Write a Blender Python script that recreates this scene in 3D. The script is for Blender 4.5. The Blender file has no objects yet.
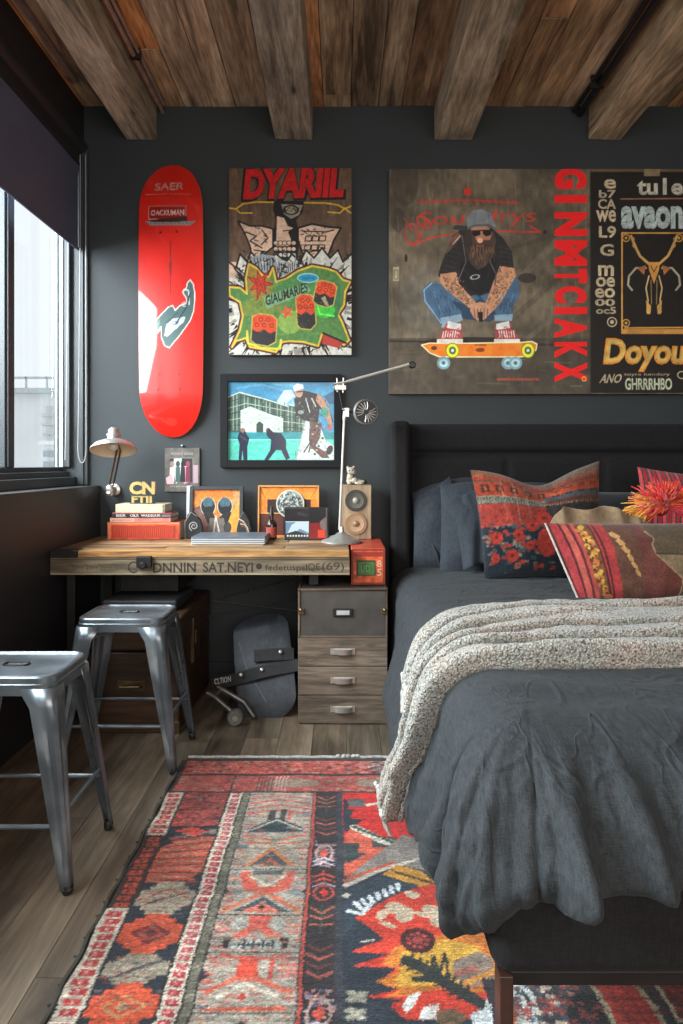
import bpy, bmesh, math, random
import numpy as np
from mathutils import Vector, Matrix, noise

# ------------------------------------------------------------------ camera, world, light
sc = bpy.context.scene
C = sc.collection
cam = bpy.data.objects.new('camera', bpy.data.cameras.new('camera'))
C.objects.link(cam)
cam.location = (0, 0, 1.1)
cam.rotation_euler = (math.pi / 2, 0, 0)
cam.data.sensor_fit = 'VERTICAL'
cam.data.sensor_height = 36
cam.data.sensor_width = 24
cam.data.lens = 36 * 660 / 1024
cam.data.shift_y = -48 / 1024
cam.data.clip_start = 0.02
sc.camera = cam

sc.view_settings.view_transform = 'Standard'
sc.view_settings.look = 'None'
sc.view_settings.gamma = 1
sc.view_settings.use_curve_mapping = False
sc.view_settings.exposure = 0.0

world = bpy.data.worlds.new('sky')
sc.world = world
world.use_nodes = True
bg = world.node_tree.nodes['Background']
bg.inputs[0].default_value = (0.93, 0.965, 1.0, 1)
bg.inputs[1].default_value = 1.1


def area(name, loc, direction, sx, sy, power, col):
    l = bpy.data.lights.new(name, 'AREA')
    l.shape = 'RECTANGLE'; l.size = sx; l.size_y = sy
    l.energy = power; l.color = col
    o = bpy.data.objects.new(name, l)
    o.location = loc
    o.rotation_euler = Vector(direction).to_track_quat('-Z', 'Y').to_euler()
    C.objects.link(o)
    return o


# daylight through the side window and through the large rear window behind the camera
area('side_window_daylight', (-2.45, 1.5, 2.75), (1, 0.25, -0.62), 4.0, 2.4, 780, (0.88, 0.95, 1.0))
area('rear_window_daylight', (0.75, -1.66, 1.6), (-0.05, 1, -0.05), 3.2, 1.5, 68, (1.0, 0.93, 0.84))

F, CX, HY, EYE, DB = 660.0, 341.5, 464.0, 1.1, 3.385


def PX(x, d=DB): return (x - CX) * d / F
def PZ(y, d=DB): return EYE - (y - HY) * d / F


# ------------------------------------------------------------------ scene helpers
def empty(name, label, cat, loc=(0, 0, 0), rot=(0, 0, 0), group=None):
    o = bpy.data.objects.new(name, None)
    o.empty_display_size = 0.05
    C.objects.link(o)
    o.location = loc; o.rotation_euler = rot
    o['label'] = label; o['category'] = cat
    if group: o['group'] = group
    return o


def tag(o, label, cat, group=None):
    o['label'] = label; o['category'] = cat
    if group: o['group'] = group
    return o


def struct(o):
    o['kind'] = 'structure'
    return o


class MB:
    """collects shapes for one mesh object"""
    def __init__(s):
        s.v, s.f, s.m, s.c, s.col = [], [], [], [], (1, 1, 1)
        s.mi = 0

    def add(s, vs, fs, M=None):
        n = len(s.v)
        for p in vs:
            p = Vector(p)
            if M is not None: p = M @ p
            s.v.append(p)
        for f in fs:
            s.f.append([n + i for i in f]); s.m.append(s.mi); s.c.append(s.col)

    def box(s, a, b, M=None):
        x0, y0, z0 = a; x1, y1, z1 = b
        vs = [(x0, y0, z0), (x1, y0, z0), (x1, y1, z0), (x0, y1, z0), (x0, y0, z1), (x1, y0, z1), (x1, y1, z1), (x0, y1, z1)]
        s.add(vs, [(3, 2, 1, 0), (4, 5, 6, 7), (0, 1, 5, 4), (1, 2, 6, 5), (2, 3, 7, 6), (3, 0, 4, 7)], M)

    def prism(s, pts, y0, y1, M=None):
        """polygon in x,z extruded along y"""
        n = len(pts)
        vs = [(p[0], y0, p[1]) for p in pts] + [(p[0], y1, p[1]) for p in pts]
        fs = [tuple(range(n)), tuple(range(2 * n - 1, n - 1, -1))]
        fs += [(i, i + n, (i + 1) % n + n, (i + 1) % n) for i in range(n)]
        s.add(vs, fs, M)

    def lathe(s, prof, seg=24, M=None, cap=True):
        """profile [(r,z)] about z"""
        vs, fs = [], []
        for r, z in prof:
            for k in range(seg):
                a = 2 * math.pi * k / seg
                vs.append((r * math.cos(a), r * math.sin(a), z))
        for i in range(len(prof) - 1):
            for k in range(seg):
                k2 = (k + 1) % seg
                fs.append((i * seg + k, i * seg + k2, (i + 1) * seg + k2, (i + 1) * seg + k))
        if cap:
            fs.append(tuple(range(seg - 1, -1, -1)))
            fs.append(tuple((len(prof) - 1) * seg + k for k in range(seg)))
        s.add(vs, fs, M)

    def tube(s, pts, r, seg=8, M=None, rs=None):
        pts = [Vector(p) for p in pts]
        vs, fs = [], []
        n = len(pts)
        up = None
        for i, p in enumerate(pts):
            t = (pts[min(i + 1, n - 1)] - pts[max(i - 1, 0)]).normalized()
            if up is None:
                up = Vector((0, 0, 1)) if abs(t.z) < 0.9 else Vector((1, 0, 0))
            a = t.cross(up).normalized(); b = a.cross(t).normalized(); up = b
            rr = rs[i] if rs else r
            for k in range(seg):
                an = 2 * math.pi * k / seg
                vs.append(p + a * math.cos(an) * rr + b * math.sin(an) * rr)
        for i in range(n - 1):
            for k in range(seg):
                k2 = (k + 1) % seg
                fs.append((i * seg + k, i * seg + k2, (i + 1) * seg + k2, (i + 1) * seg + k))
        fs.append(tuple(range(seg - 1, -1, -1)))
        fs.append(tuple((n - 1) * seg + k for k in range(seg)))
        s.add(vs, fs, M)

    def cyl(s, p0, p1, r, seg=16, M=None): s.tube([p0, p1], r, seg, M)

    def ball(s, c, r, seg=16, ring=10, M=None):
        if not hasattr(r, '__len__'): r = (r, r, r)
        vs, fs = [], []
        for i in range(ring + 1):
            th = math.pi * i / ring
            for k in range(seg):
                a = 2 * math.pi * k / seg
                vs.append((c[0] + r[0] * math.sin(th) * math.cos(a), c[1] + r[1] * math.sin(th) * math.sin(a), c[2] + r[2] * math.cos(th)))
        for i in range(ring):
            for k in range(seg):
                k2 = (k + 1) % seg
                fs.append((i * seg + k, (i + 1) * seg + k, (i + 1) * seg + k2, i * seg + k2))
        s.add(vs, fs, M)

    def build(s, name, mats, parent=None, bevel=0, smooth=False, seg=2, autosmooth=True):
        me = bpy.data.meshes.new(name)
        me.from_pydata(s.v, [], s.f)
        if not isinstance(mats, (list, tuple)): mats = [mats]
        for m in mats: me.materials.append(m)
        me.polygons.foreach_set('material_index', s.m)
        if any(c != (1, 1, 1) for c in s.c):
            at = me.color_attributes.new('Col', 'FLOAT_COLOR', 'CORNER')
            buf = np.ones((len(me.loops), 4), np.float32)
            k = 0
            for f, c in zip(s.f, s.c):
                buf[k:k + len(f), :3] = c; k += len(f)
            at.data.foreach_set('color', buf.ravel())
        bm = bmesh.new(); bm.from_mesh(me)
        bmesh.ops.remove_doubles(bm, verts=bm.verts, dist=1e-6)
        bmesh.ops.recalc_face_normals(bm, faces=bm.faces)
        bm.to_mesh(me); bm.free()
        if smooth or bevel:
            me.polygons.foreach_set('use_smooth', [True] * len(me.polygons))
        o = bpy.data.objects.new(name, me)
        C.objects.link(o)
        if parent is not None: o.parent = parent
        if bevel:
            b = o.modifiers.new('bevel', 'BEVEL'); b.width = bevel; b.segments = seg; b.limit_method = 'ANGLE'; b.harden_normals = True
        if smooth:
            mark_sharp(me, 38)
        return o


def mark_sharp(me, deg):
    bm = bmesh.new(); bm.from_mesh(me)
    lim = math.radians(deg)
    for e in bm.edges:
        if len(e.link_faces) == 2 and e.calc_face_angle(0) > lim: e.smooth = False
    bm.to_mesh(me); bm.free()


def grid_obj(name, P, mats, parent=None, col=None, thick=0, smooth=True, wrap=False, merge=0):
    """P: (rows, cols, 3) array of points"""
    r, c = P.shape[:2]
    me = bpy.data.meshes.new(name)
    idx = np.arange(r * c).reshape(r, c)
    if wrap: idx = np.concatenate([idx, idx[:, :1]], 1)
    q = np.stack([idx[:-1, :-1], idx[:-1, 1:], idx[1:, 1:], idx[1:, :-1]], -1).reshape(-1, 4)
    nf = len(q)
    me.vertices.add(r * c); me.vertices.foreach_set('co', np.ascontiguousarray(P, np.float32).ravel())
    me.loops.add(nf * 4); me.loops.foreach_set('vertex_index', q.astype(np.int32).ravel())
    me.polygons.add(nf)
    me.polygons.foreach_set('loop_start', np.arange(0, nf * 4, 4, dtype=np.int32))
    me.update(calc_edges=True)
    if smooth: me.polygons.foreach_set('use_smooth', np.ones(nf, bool))
    if col is not None:
        at = me.color_attributes.new('Col', 'FLOAT_COLOR', 'POINT')
        b = np.ones((r * c, 4), np.float32); b[:, :3] = col.reshape(-1, 3)
        at.data.foreach_set('color', b.ravel())
    if not isinstance(mats, (list, tuple)): mats = [mats]
    for m in mats: me.materials.append(m)
    o = bpy.data.objects.new(name, me)
    C.objects.link(o)
    if parent is not None: o.parent = parent
    if merge:
        bm = bmesh.new(); bm.from_mesh(me); bmesh.ops.remove_doubles(bm, verts=bm.verts, dist=merge); bm.to_mesh(me); bm.free()
    if thick:
        m = o.modifiers.new('thick', 'SOLIDIFY'); m.thickness = thick; m.offset = -1
    return o


def copy_tree(o, parent=None):
    c = o.copy(); C.objects.link(c)
    if parent is not None: c.parent = parent
    for ch in list(o.children): copy_tree(ch, c)
    return c


# ------------------------------------------------------------------ materials
def lin(c):
    c = np.asarray(c, float) / 255.0
    return np.where(c <= 0.04045, c / 12.92, ((c + 0.055) / 1.055) ** 2.4)


def L(r, g, b): return tuple(float(x) for x in lin((r, g, b)))


def newmat(name):
    m = bpy.data.materials.new(name); m.use_nodes = True
    nt = m.node_tree
    return m, nt, nt.nodes['Principled BSDF']


def mat(name, col, rough=0.6, metal=0.0, var=0.15, scale=20, bump=0.15, bscale=80, coat=0, stretch=(1, 1, 1), sheen=0, spec=0.5, rvar=0.0):
    """plain surface with noise colour variation and bump"""
    m, nt, b = newmat(name)
    N = nt.nodes.new; K = nt.links.new
    tc = N('ShaderNodeTexCoord'); mp = N('ShaderNodeMapping'); K(tc.outputs['Object'], mp.inputs[0])
    mp.inputs['Scale'].default_value = stretch
    n = N('ShaderNodeTexNoise'); n.inputs['Scale'].default_value = scale; n.inputs['Detail'].default_value = 5
    K(mp.outputs[0], n.inputs['Vector'])
    mr = N('ShaderNodeMapRange'); mr.inputs[1].default_value = 0.3; mr.inputs[2].default_value = 0.7
    mr.inputs[3].default_value = 1 - var; mr.inputs[4].default_value = 1 + var
    K(n.outputs[0], mr.inputs[0])
    mx = N('ShaderNodeMix'); mx.data_type = 'RGBA'; mx.blend_type = 'MULTIPLY'; mx.inputs[0].default_value = 1
    mx.inputs[6].default_value = (*col, 1); K(mr.outputs[0], mx.inputs[7])
    K(mx.outputs[2], b.inputs['Base Color'])
    b.inputs['Roughness'].default_value = rough; b.inputs['Metallic'].default_value = metal
    b.inputs['Coat Weight'].default_value = coat; b.inputs['Coat Roughness'].default_value = 0.08
    b.inputs['Specular IOR Level'].default_value = spec
    if rvar:
        r2 = N('ShaderNodeMapRange'); r2.inputs[1].default_value = 0.3; r2.inputs[2].default_value = 0.7
        r2.inputs[3].default_value = max(0.02, rough - rvar); r2.inputs[4].default_value = rough + rvar
        K(n.outputs[0], r2.inputs[0]); K(r2.outputs[0], b.inputs['Roughness'])
    if sheen: b.inputs['Sheen Weight'].default_value = sheen; b.inputs['Sheen Roughness'].default_value = 0.5
    if bump:
        n2 = N('ShaderNodeTexNoise'); n2.inputs['Scale'].default_value = bscale; n2.inputs['Detail'].default_value = 3
        K(mp.outputs[0], n2.inputs['Vector'])
        bp = N('ShaderNodeBump'); bp.inputs['Strength'].default_value = bump; bp.inputs['Distance'].default_value = 0.003
        K(n2.outputs[0], bp.inputs['Height']); K(bp.outputs[0], b.inputs['Normal'])
    return m


def wood(name, c1, c2, axis='Y', rough=0.7, grain=1.0, usecol=False, scale=6.0, dark=0.35, bump=0.5, knots=True):
    """weathered timber; grain runs along axis; optional per-plank tint from attribute Col"""
    m, nt, b = newmat(name)
    N = nt.nodes.new; K = nt.links.new
    tc = N('ShaderNodeTexCoord'); mp = N('ShaderNodeMapping')
    st = {'X': (0.09, 1, 1), 'Y': (1, 0.09, 1), 'Z': (1, 1, 0.09)}[axis]
    mp.inputs['Scale'].default_value = st
    vec = tc.outputs['Object']
    if usecol:
        at = N('ShaderNodeVertexColor'); at.layer_name = 'Col'
        ad = N('ShaderNodeVectorMath'); ad.operation = 'MULTIPLY_ADD'
        K(at.outputs[0], ad.inputs[0]); ad.inputs[1].default_value = (37, 53, 71); K(vec, ad.inputs[2])
        vec = ad.outputs[0]
    K(vec, mp.inputs[0])
    n = N('ShaderNodeTexNoise'); n.inputs['Scale'].default_value = scale * 3; n.inputs['Detail'].default_value = 8; n.inputs['Roughness'].default_value = 0.65; n.inputs['Distortion'].default_value = 0.8
    K(mp.outputs[0], n.inputs['Vector'])
    n2 = N('ShaderNodeTexNoise'); n2.inputs['Scale'].default_value = scale * 22; n2.inputs['Detail'].default_value = 4
    K(mp.outputs[0], n2.inputs['Vector'])
    n3 = N('ShaderNodeTexNoise'); n3.inputs['Scale'].default_value = scale * 0.7; n3.inputs['Detail'].default_value = 3
    K(vec, n3.inputs['Vector'])
    cr = N('ShaderNodeValToRGB'); e = cr.color_ramp.elements
    e[0].position = 0.36; e[0].color = (*[x * dark for x in c1], 1)
    e[1].position = 0.66; e[1].color = (*c2, 1)
    e2 = e.new(0.47); e2.color = (*c1, 1)
    K(n.outputs[0], cr.inputs[0])
    mr = N('ShaderNodeMapRange'); mr.inputs[1].default_value = 0.25; mr.inputs[2].default_value = 0.75
    mr.inputs[3].default_value = 0.55; mr.inputs[4].default_value = 1.4; K(n2.outputs[0], mr.inputs[0])
    mx = N('ShaderNodeMix'); mx.data_type = 'RGBA'; mx.blend_type = 'MULTIPLY'; mx.inputs[0].default_value = grain
    K(cr.outputs[0], mx.inputs[6]); K(mr.outputs[0], mx.inputs[7])
    mr3 = N('ShaderNodeMapRange'); mr3.inputs[1].default_value = 0.3; mr3.inputs[2].default_value = 0.7
    mr3.inputs[3].default_value = 0.7; mr3.inputs[4].default_value = 1.25; K(n3.outputs[0], mr3.inputs[0])
    mx2 = N('ShaderNodeMix'); mx2.data_type = 'RGBA'; mx2.blend_type = 'MULTIPLY'; mx2.inputs[0].default_value = 1
    K(mx.outputs[2], mx2.inputs[6]); K(mr3.outputs[0], mx2.inputs[7])
    out = mx2.outputs[2]
    if usecol:
        mx3 = N('ShaderNodeMix'); mx3.data_type = 'RGBA'; mx3.blend_type = 'MULTIPLY'; mx3.inputs[0].default_value = 1
        K(out, mx3.inputs[6]); K(at.outputs[0], mx3.inputs[7]); out = mx3.outputs[2]
    if knots:
        mk = N('ShaderNodeMapping'); mk.inputs['Scale'].default_value = {'X': (0.5, 1.5, 1.5), 'Y': (1.5, 0.5, 1.5), 'Z': (1.5, 1.5, 0.5)}[axis]
        K(vec, mk.inputs[0])
        vo = N('ShaderNodeTexVoronoi'); vo.inputs['Scale'].default_value = 3.2; K(mk.outputs[0], vo.inputs['Vector'])
        r4 = N('ShaderNodeMapRange'); r4.inputs[1].default_value = 0.03; r4.inputs[2].default_value = 0.085
        r4.inputs[3].default_value = 0.2; r4.inputs[4].default_value = 1; K(vo.outputs['Distance'], r4.inputs[0])
        mx4 = N('ShaderNodeMix'); mx4.data_type = 'RGBA'; mx4.blend_type = 'MULTIPLY'; mx4.inputs[0].default_value = 1
        K(out, mx4.inputs[6]); K(r4.outputs[0], mx4.inputs[7]); out = mx4.outputs[2]
    K(out, b.inputs['Base Color'])
    b.inputs['Roughness'].default_value = rough
    bp = N('ShaderNodeBump'); bp.inputs['Strength'].default_value = bump; bp.inputs['Distance'].default_value = 0.004
    K(n.outputs[0], bp.inputs['Height']); K(bp.outputs[0], b.inputs['Normal'])
    return m


def vcol(name, rough=0.7, coat=0, bump=0.0, bscale=150, spec=0.4, sheen=0, grain=0.0, gscale=60, coatr=0.05, stretch=(1, 1, 1), dist=0.003):
    """surface whose own printed / woven colour is stored on the mesh"""
    m, nt, b = newmat(name)
    N = nt.nodes.new; K = nt.links.new
    at = N('ShaderNodeVertexColor'); at.layer_name = 'Col'
    out = at.outputs[0]
    tc = N('ShaderNodeTexCoord')
    mp = N('ShaderNodeMapping'); mp.inputs['Scale'].default_value = stretch; K(tc.outputs['Object'], mp.inputs[0])
    if grain:
        n = N('ShaderNodeTexNoise'); n.inputs['Scale'].default_value = gscale; n.inputs['Detail'].default_value = 4
        K(mp.outputs[0], n.inputs['Vector'])
        mr = N('ShaderNodeMapRange'); mr.inputs[1].default_value = 0.3; mr.inputs[2].default_value = 0.7
        mr.inputs[3].default_value = 1 - grain; mr.inputs[4].default_value = 1 + grain; K(n.outputs[0], mr.inputs[0])
        mx = N('ShaderNodeMix'); mx.data_type = 'RGBA'; mx.blend_type = 'MULTIPLY'; mx.inputs[0].default_value = 1
        K(out, mx.inputs[6]); K(mr.outputs[0], mx.inputs[7]); out = mx.outputs[2]
    K(out, b.inputs['Base Color'])
    b.inputs['Roughness'].default_value = rough; b.inputs['Coat Weight'].default_value = coat
    b.inputs['Coat Roughness'].default_value = coatr; b.inputs['Specular IOR Level'].default_value = spec
    if sheen: b.inputs['Sheen Weight'].default_value = sheen
    if bump:
        n2 = N('ShaderNodeTexNoise'); n2.inputs['Scale'].default_value = bscale; n2.inputs['Detail'].default_value = 2
        K(mp.outputs[0], n2.inputs['Vector'])
        bp = N('ShaderNodeBump'); bp.inputs['Strength'].default_value = bump; bp.inputs['Distance'].default_value = dist
        K(n2.outputs[0], bp.inputs['Height']); K(bp.outputs[0], b.inputs['Normal'])
    return m


def weave(name, col, col2, scale=500, rough=0.9, bump=0.4, sheen=0.3, var=0.25, crease=0.0):
    """woven cloth: crossing thread bands plus soft mottling"""
    m, nt, b = newmat(name)
    N = nt.nodes.new; K = nt.links.new
    tc = N('ShaderNodeTexCoord')
    n = N('ShaderNodeTexNoise'); n.inputs['Scale'].default_value = 60; n.inputs['Detail'].default_value = 6
    K(tc.outputs['Object'], n.inputs['Vector'])
    ms = N('ShaderNodeMapping'); ms.inputs['Scale'].default_value = (1, 0.12, 0.12); K(tc.outputs['Object'], ms.inputs[0])
    ns = N('ShaderNodeTexNoise'); ns.inputs['Scale'].default_value = scale; ns.inputs['Detail'].default_value = 1; K(ms.outputs[0], ns.inputs['Vector'])
    mt = N('ShaderNodeMapping'); mt.inputs['Scale'].default_value = (0.12, 1, 1); K(tc.outputs['Object'], mt.inputs[0])
    nt2 = N('ShaderNodeTexNoise'); nt2.inputs['Scale'].default_value = scale; nt2.inputs['Detail'].default_value = 1; K(mt.outputs[0], nt2.inputs['Vector'])
    a = N('ShaderNodeMath'); a.operation = 'ADD'; K(ns.outputs[0], a.inputs[0]); K(nt2.outputs[0], a.inputs[1])
    a2 = N('ShaderNodeMath'); a2.operation = 'MULTIPLY_ADD'; K(a.outputs[0], a2.inputs[0]); a2.inputs[1].default_value = 0.5
    nm = N('ShaderNodeMath'); nm.operation = 'MULTIPLY'; nm.inputs[1].default_value = 0.35; K(n.outputs[0], nm.inputs[0]); K(nm.outputs[0], a2.inputs[2])
    mr = N('ShaderNodeMapRange'); mr.inputs[1].default_value = 0.675 - var; mr.inputs[2].default_value = 0.675 + var
    K(a2.outputs[0], mr.inputs[0])
    mx = N('ShaderNodeMix'); mx.data_type = 'RGBA'; K(mr.outputs[0], mx.inputs[0])
    mx.inputs[6].default_value = (*col, 1); mx.inputs[7].default_value = (*col2, 1)
    K(mx.outputs[2], b.inputs['Base Color'])
    b.inputs['Roughness'].default_value = rough; b.inputs['Sheen Weight'].default_value = sheen
    b.inputs['Specular IOR Level'].default_value = 0.25
    bp = N('ShaderNodeBump'); bp.inputs['Strength'].default_value = bump; bp.inputs['Distance'].default_value = 0.0015
    K(a.outputs[0], bp.inputs['Height']); K(bp.outputs[0], b.inputs['Normal'])
    if crease:
        # fine pressed creases of slept-in linen
        prev = None
        for sc_, st_, dist in ((4.5, (1.0, 1.0, 0.45), 0.012), (11.0, (1.0, 0.5, 0.6), 0.005)):
            mc = N('ShaderNodeMapping'); mc.inputs['Scale'].default_value = st_; mc.inputs['Rotation'].default_value = (0.3, 0.2, 0.5); K(tc.outputs['Object'], mc.inputs[0])
            nc = N('ShaderNodeTexNoise'); nc.inputs['Scale'].default_value = sc_; nc.inputs['Detail'].default_value = 2; nc.inputs['Distortion'].default_value = 1.0; K(mc.outputs[0], nc.inputs[0])
            s1 = N('ShaderNodeMath'); s1.operation = 'SUBTRACT'; s1.inputs[1].default_value = 0.5; K(nc.outputs[0], s1.inputs[0])
            s2 = N('ShaderNodeMath'); s2.operation = 'ABSOLUTE'; K(s1.outputs[0], s2.inputs[0])
            s3 = N('ShaderNodeMapRange'); s3.inputs[1].default_value = 0; s3.inputs[2].default_value = 0.05; s3.interpolation_type = 'SMOOTHSTEP'; s3.inputs[3].default_value = 1; s3.inputs[4].default_value = 0; K(s2.outputs[0], s3.inputs[0])
            b2 = N('ShaderNodeBump'); b2.inputs['Strength'].default_value = crease; b2.inputs['Distance'].default_value = dist; K(s3.outputs[0], b2.inputs['Height'])
            if prev is None: K(bp.outputs[0], b2.inputs['Normal'])
            else: K(prev.outputs[0], b2.inputs['Normal'])
            prev = b2
        K(prev.outputs[0], b.inputs['Normal'])
    return m


# ------------------------------------------------------------------ flat colour designs
_tc = {}


def text_tris(s, bold=0.0):
    k = (s, bold)
    if k in _tc: return _tc[k]
    cu = bpy.data.curves.new('t', 'FONT'); cu.body = s; cu.offset = bold; cu.resolution_u = 3
    o = bpy.data.objects.new('t', cu); C.objects.link(o)
    bpy.context.view_layer.update()
    me = o.to_mesh()
    me.calc_loop_triangles()
    V = np.array([v.co[:2] for v in me.vertices]); T = np.array([t.vertices[:] for t in me.loop_triangles])
    tri = V[T]
    lo = tri.reshape(-1, 2).min(0); hi = tri.reshape(-1, 2).max(0)
    tri = (tri - lo) / (hi - lo)
    o.to_mesh_clear(); bpy.data.objects.remove(o); bpy.data.curves.remove(cu)
    _tc[k] = tri
    return tri


class Canvas:
    """colour design in its own x (right), y (down) units; n samples per unit"""
    def __init__(s, x0, y0, x1, y1, n, bg=(0, 0, 0)):
        s.x0, s.y0, s.x1, s.y1, s.n = x0, y0, x1, y1, n
        s.w = int(round((x1 - x0) * n)) + 1; s.h = int(round((y1 - y0) * n)) + 1
        s.nx = (s.w - 1) / (x1 - x0); s.ny = (s.h - 1) / (y1 - y0)
        s.a = np.empty((s.h, s.w, 3)); s.a[:] = bg
        s.rng = np.random.default_rng(5)

    def _box(s, x0, y0, x1, y1):
        i0 = max(0, int((x0 - s.x0) * s.nx) - 1); i1 = min(s.w, int((x1 - s.x0) * s.nx) + 3)
        j0 = max(0, int((y0 - s.y0) * s.ny) - 1); j1 = min(s.h, int((y1 - s.y0) * s.ny) + 3)
        if i1 <= i0 or j1 <= j0: return None
        X = s.x0 + np.arange(i0, i1) / s.nx; Y = s.y0 + np.arange(j0, j1) / s.ny
        X, Y = np.meshgrid(X, Y)
        return slice(j0, j1), slice(i0, i1), X, Y

    def _mix(s, b, m, col, al=1.0):
        R = s.a[b[0], b[1]]
        m = (np.clip(m, 0, 1) * al)[..., None]
        R[:] = R * (1 - m) + np.asarray(col, float) * m

    def poly(s, pts, col, al=1.0):
        pts = np.asarray(pts, float)
        b = s._box(*pts.min(0), *pts.max(0))
        if b is None: return
        acc = 0
        for ox, oy in ((-.25, -.25), (.25, -.25), (-.25, .25), (.25, .25)):
            X = b[2] + ox / s.nx; Y = b[3] + oy / s.ny
            ins = np.zeros(X.shape, bool)
            for i in range(len(pts)):
                xa, ya = pts[i]; xb, yb = pts[i - 1]
                if ya == yb: continue
                ins ^= ((ya > Y) != (yb > Y)) & (X < (xb - xa) * (Y - ya) / (yb - ya) + xa)
            acc = acc + ins * 0.25
        s._mix(b, acc, col, al)

    def rect(s, x0, y0, x1, y1, col, al=1.0): s.poly([(x0, y0), (x1, y0), (x1, y1), (x0, y1)], col, al)

    def line(s, pts, w, col, al=1.0, closed=False):
        pts = np.asarray(pts, float)
        if closed: pts = np.vstack([pts, pts[:1]])
        b = s._box(pts[:, 0].min() - w, pts[:, 1].min() - w, pts[:, 0].max() + w, pts[:, 1].max() + w)
        if b is None: return
        D = np.full(b[2].shape, 1e9)
        for p, q in zip(pts[:-1], pts[1:]):
            d = q - p; l2 = max(d @ d, 1e-12)
            t = np.clip(((b[2] - p[0]) * d[0] + (b[3] - p[1]) * d[1]) / l2, 0, 1)
            D = np.minimum(D, np.hypot(b[2] - p[0] - t * d[0], b[3] - p[1] - t * d[1]))
        s._mix(b, (w / 2 - D) * s.nx + 0.5, col, al)

    def ell(s, cx, cy, rx, ry, col, al=1.0, rot=0.0, ring=0):
        r = max(rx, ry)
        b = s._box(cx - r, cy - r, cx + r, cy + r)
        if b is None: return
        c, n = math.cos(rot), math.sin(rot)
        u = ((b[2] - cx) * c + (b[3] - cy) * n) / rx; v = (-(b[2] - cx) * n + (b[3] - cy) * c) / ry
        D = (1 - np.hypot(u, v)) * min(rx, ry)
        m = D * s.nx + 0.5
        if ring: m = np.minimum(m, (ring - D) * s.nx + 0.5)
        s._mix(b, m, col, al)

    def text(s, t, p0, pu, pv, col, bold=0.0, al=1.0):
        p0 = np.array(p0, float); pu = np.array(pu, float); pv = np.array(pv, float)
        for tri in text_tris(t, bold):
            s.poly([p0 + a * pu + b * pv for a, b in tri], col, al)

    def mottle(s, amt, cell, seed=1, tint=(1, 1, 1), sx=1.0, sy=1.0):
        """multiply by smooth value noise with features of `cell` units"""
        r = np.random.default_rng(seed)
        gx = max(2, int((s.x1 - s.x0) / (cell * sx)) + 2); gy = max(2, int((s.y1 - s.y0) / (cell * sy)) + 2)
        g = r.random((gy + 1, gx + 1))
        X = np.linspace(0, gx - 1e-6, s.w); Y = np.linspace(0, gy - 1e-6, s.h)
        xi = X.astype(int); yi = Y.astype(int); fx = X - xi; fy = (Y - yi)[:, None]
        fx = fx * fx * (3 - 2 * fx); fy = fy * fy * (3 - 2 * fy)
        v = (g[yi][:, xi] * (1 - fx) + g[yi][:, xi + 1] * fx) * (1 - fy) + (g[yi + 1][:, xi] * (1 - fx) + g[yi + 1][:, xi + 1] * fx) * fy
        s.a *= 1 + amt * (v[..., None] * 2 - 1) * np.asarray(tint)

    def lin(s): return lin(np.clip(s.a, 0, 255))


def panel(name, cv, O, du, dv, m, parent, normal_off=None):
    """flat sheet carrying the design; O = world/local point of the design's top-left corner; du, dv span the sheet"""
    O = np.array(O, float); du = np.array(du, float); dv = np.array(dv, float)
    u = np.linspace(0, 1, cv.w)[None, :, None]; v = np.linspace(0, 1, cv.h)[:, None, None]
    P = O + du * u + dv * v
    P = P[::-1]
    return grid_obj(name, P, m, parent, cv.lin()[::-1], smooth=False)

# ------------------------------------------------------------------ shared materials
M_wall = mat('wall_paint', (0.026, 0.0315, 0.034), rough=0.62, var=0.06, scale=3, bump=0.08, bscale=220)
M_wall_dark = mat('low_wall_paint', (0.024, 0.022, 0.024), rough=0.5, var=0.08, scale=4, bump=0.05, bscale=200)
M_winframe = mat('window_frame_coating', (0.045, 0.052, 0.058), rough=0.35, var=0.05, bump=0.02)
M_winlight = mat('window_gasket', (0.30, 0.36, 0.38), rough=0.4, var=0.05, bump=0.02)
M_blind = mat('blind_cloth', (0.10, 0.11, 0.165), rough=0.85, var=0.08, scale=5, bump=0.25, bscale=700)
M_steel = mat('brushed_steel', (0.22, 0.25, 0.275), rough=0.36, metal=0.75, var=0.25, scale=9, bump=0.05, rvar=0.1)
M_chrome = mat('satin_nickel', (0.60, 0.57, 0.53), rough=0.36, metal=0.8, var=0.1, scale=30, bump=0.03)
M_black = mat('black_plastic', (0.012, 0.012, 0.013), rough=0.45, var=0.1, bump=0.05)
M_iron = mat('dark_iron', (0.03, 0.028, 0.027), rough=0.5, metal=0.6, var=0.2, bump=0.1)
M_wire = mat('thin_wire', (0.22, 0.2, 0.17), rough=0.4, metal=0.8, var=0.1, bump=0.0)
M_cord = mat('pale_cord', (0.4, 0.38, 0.38), rough=0.6, var=0.1, bump=0.1)
M_beam = wood('beam_timber', (0.40, 0.30, 0.205), (0.60, 0.475, 0.345), 'Y', rough=0.75, scale=5, usecol=True, bump=0.7, dark=0.45)
M_plank = wood('ceiling_timber', (0.40, 0.25, 0.145), (0.62, 0.43, 0.27), 'Y', rough=0.75, scale=4, usecol=True, bump=0.8, dark=0.35)
M_floor = wood('floor_timber', (0.155, 0.113, 0.076), (0.245, 0.188, 0.133), 'Y', rough=0.5, scale=5, usecol=True, bump=0.2, grain=0.5, dark=0.6, knots=False)

XL, XR, YR, ZC = -1.32, 2.75, -1.75, 2.93

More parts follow.
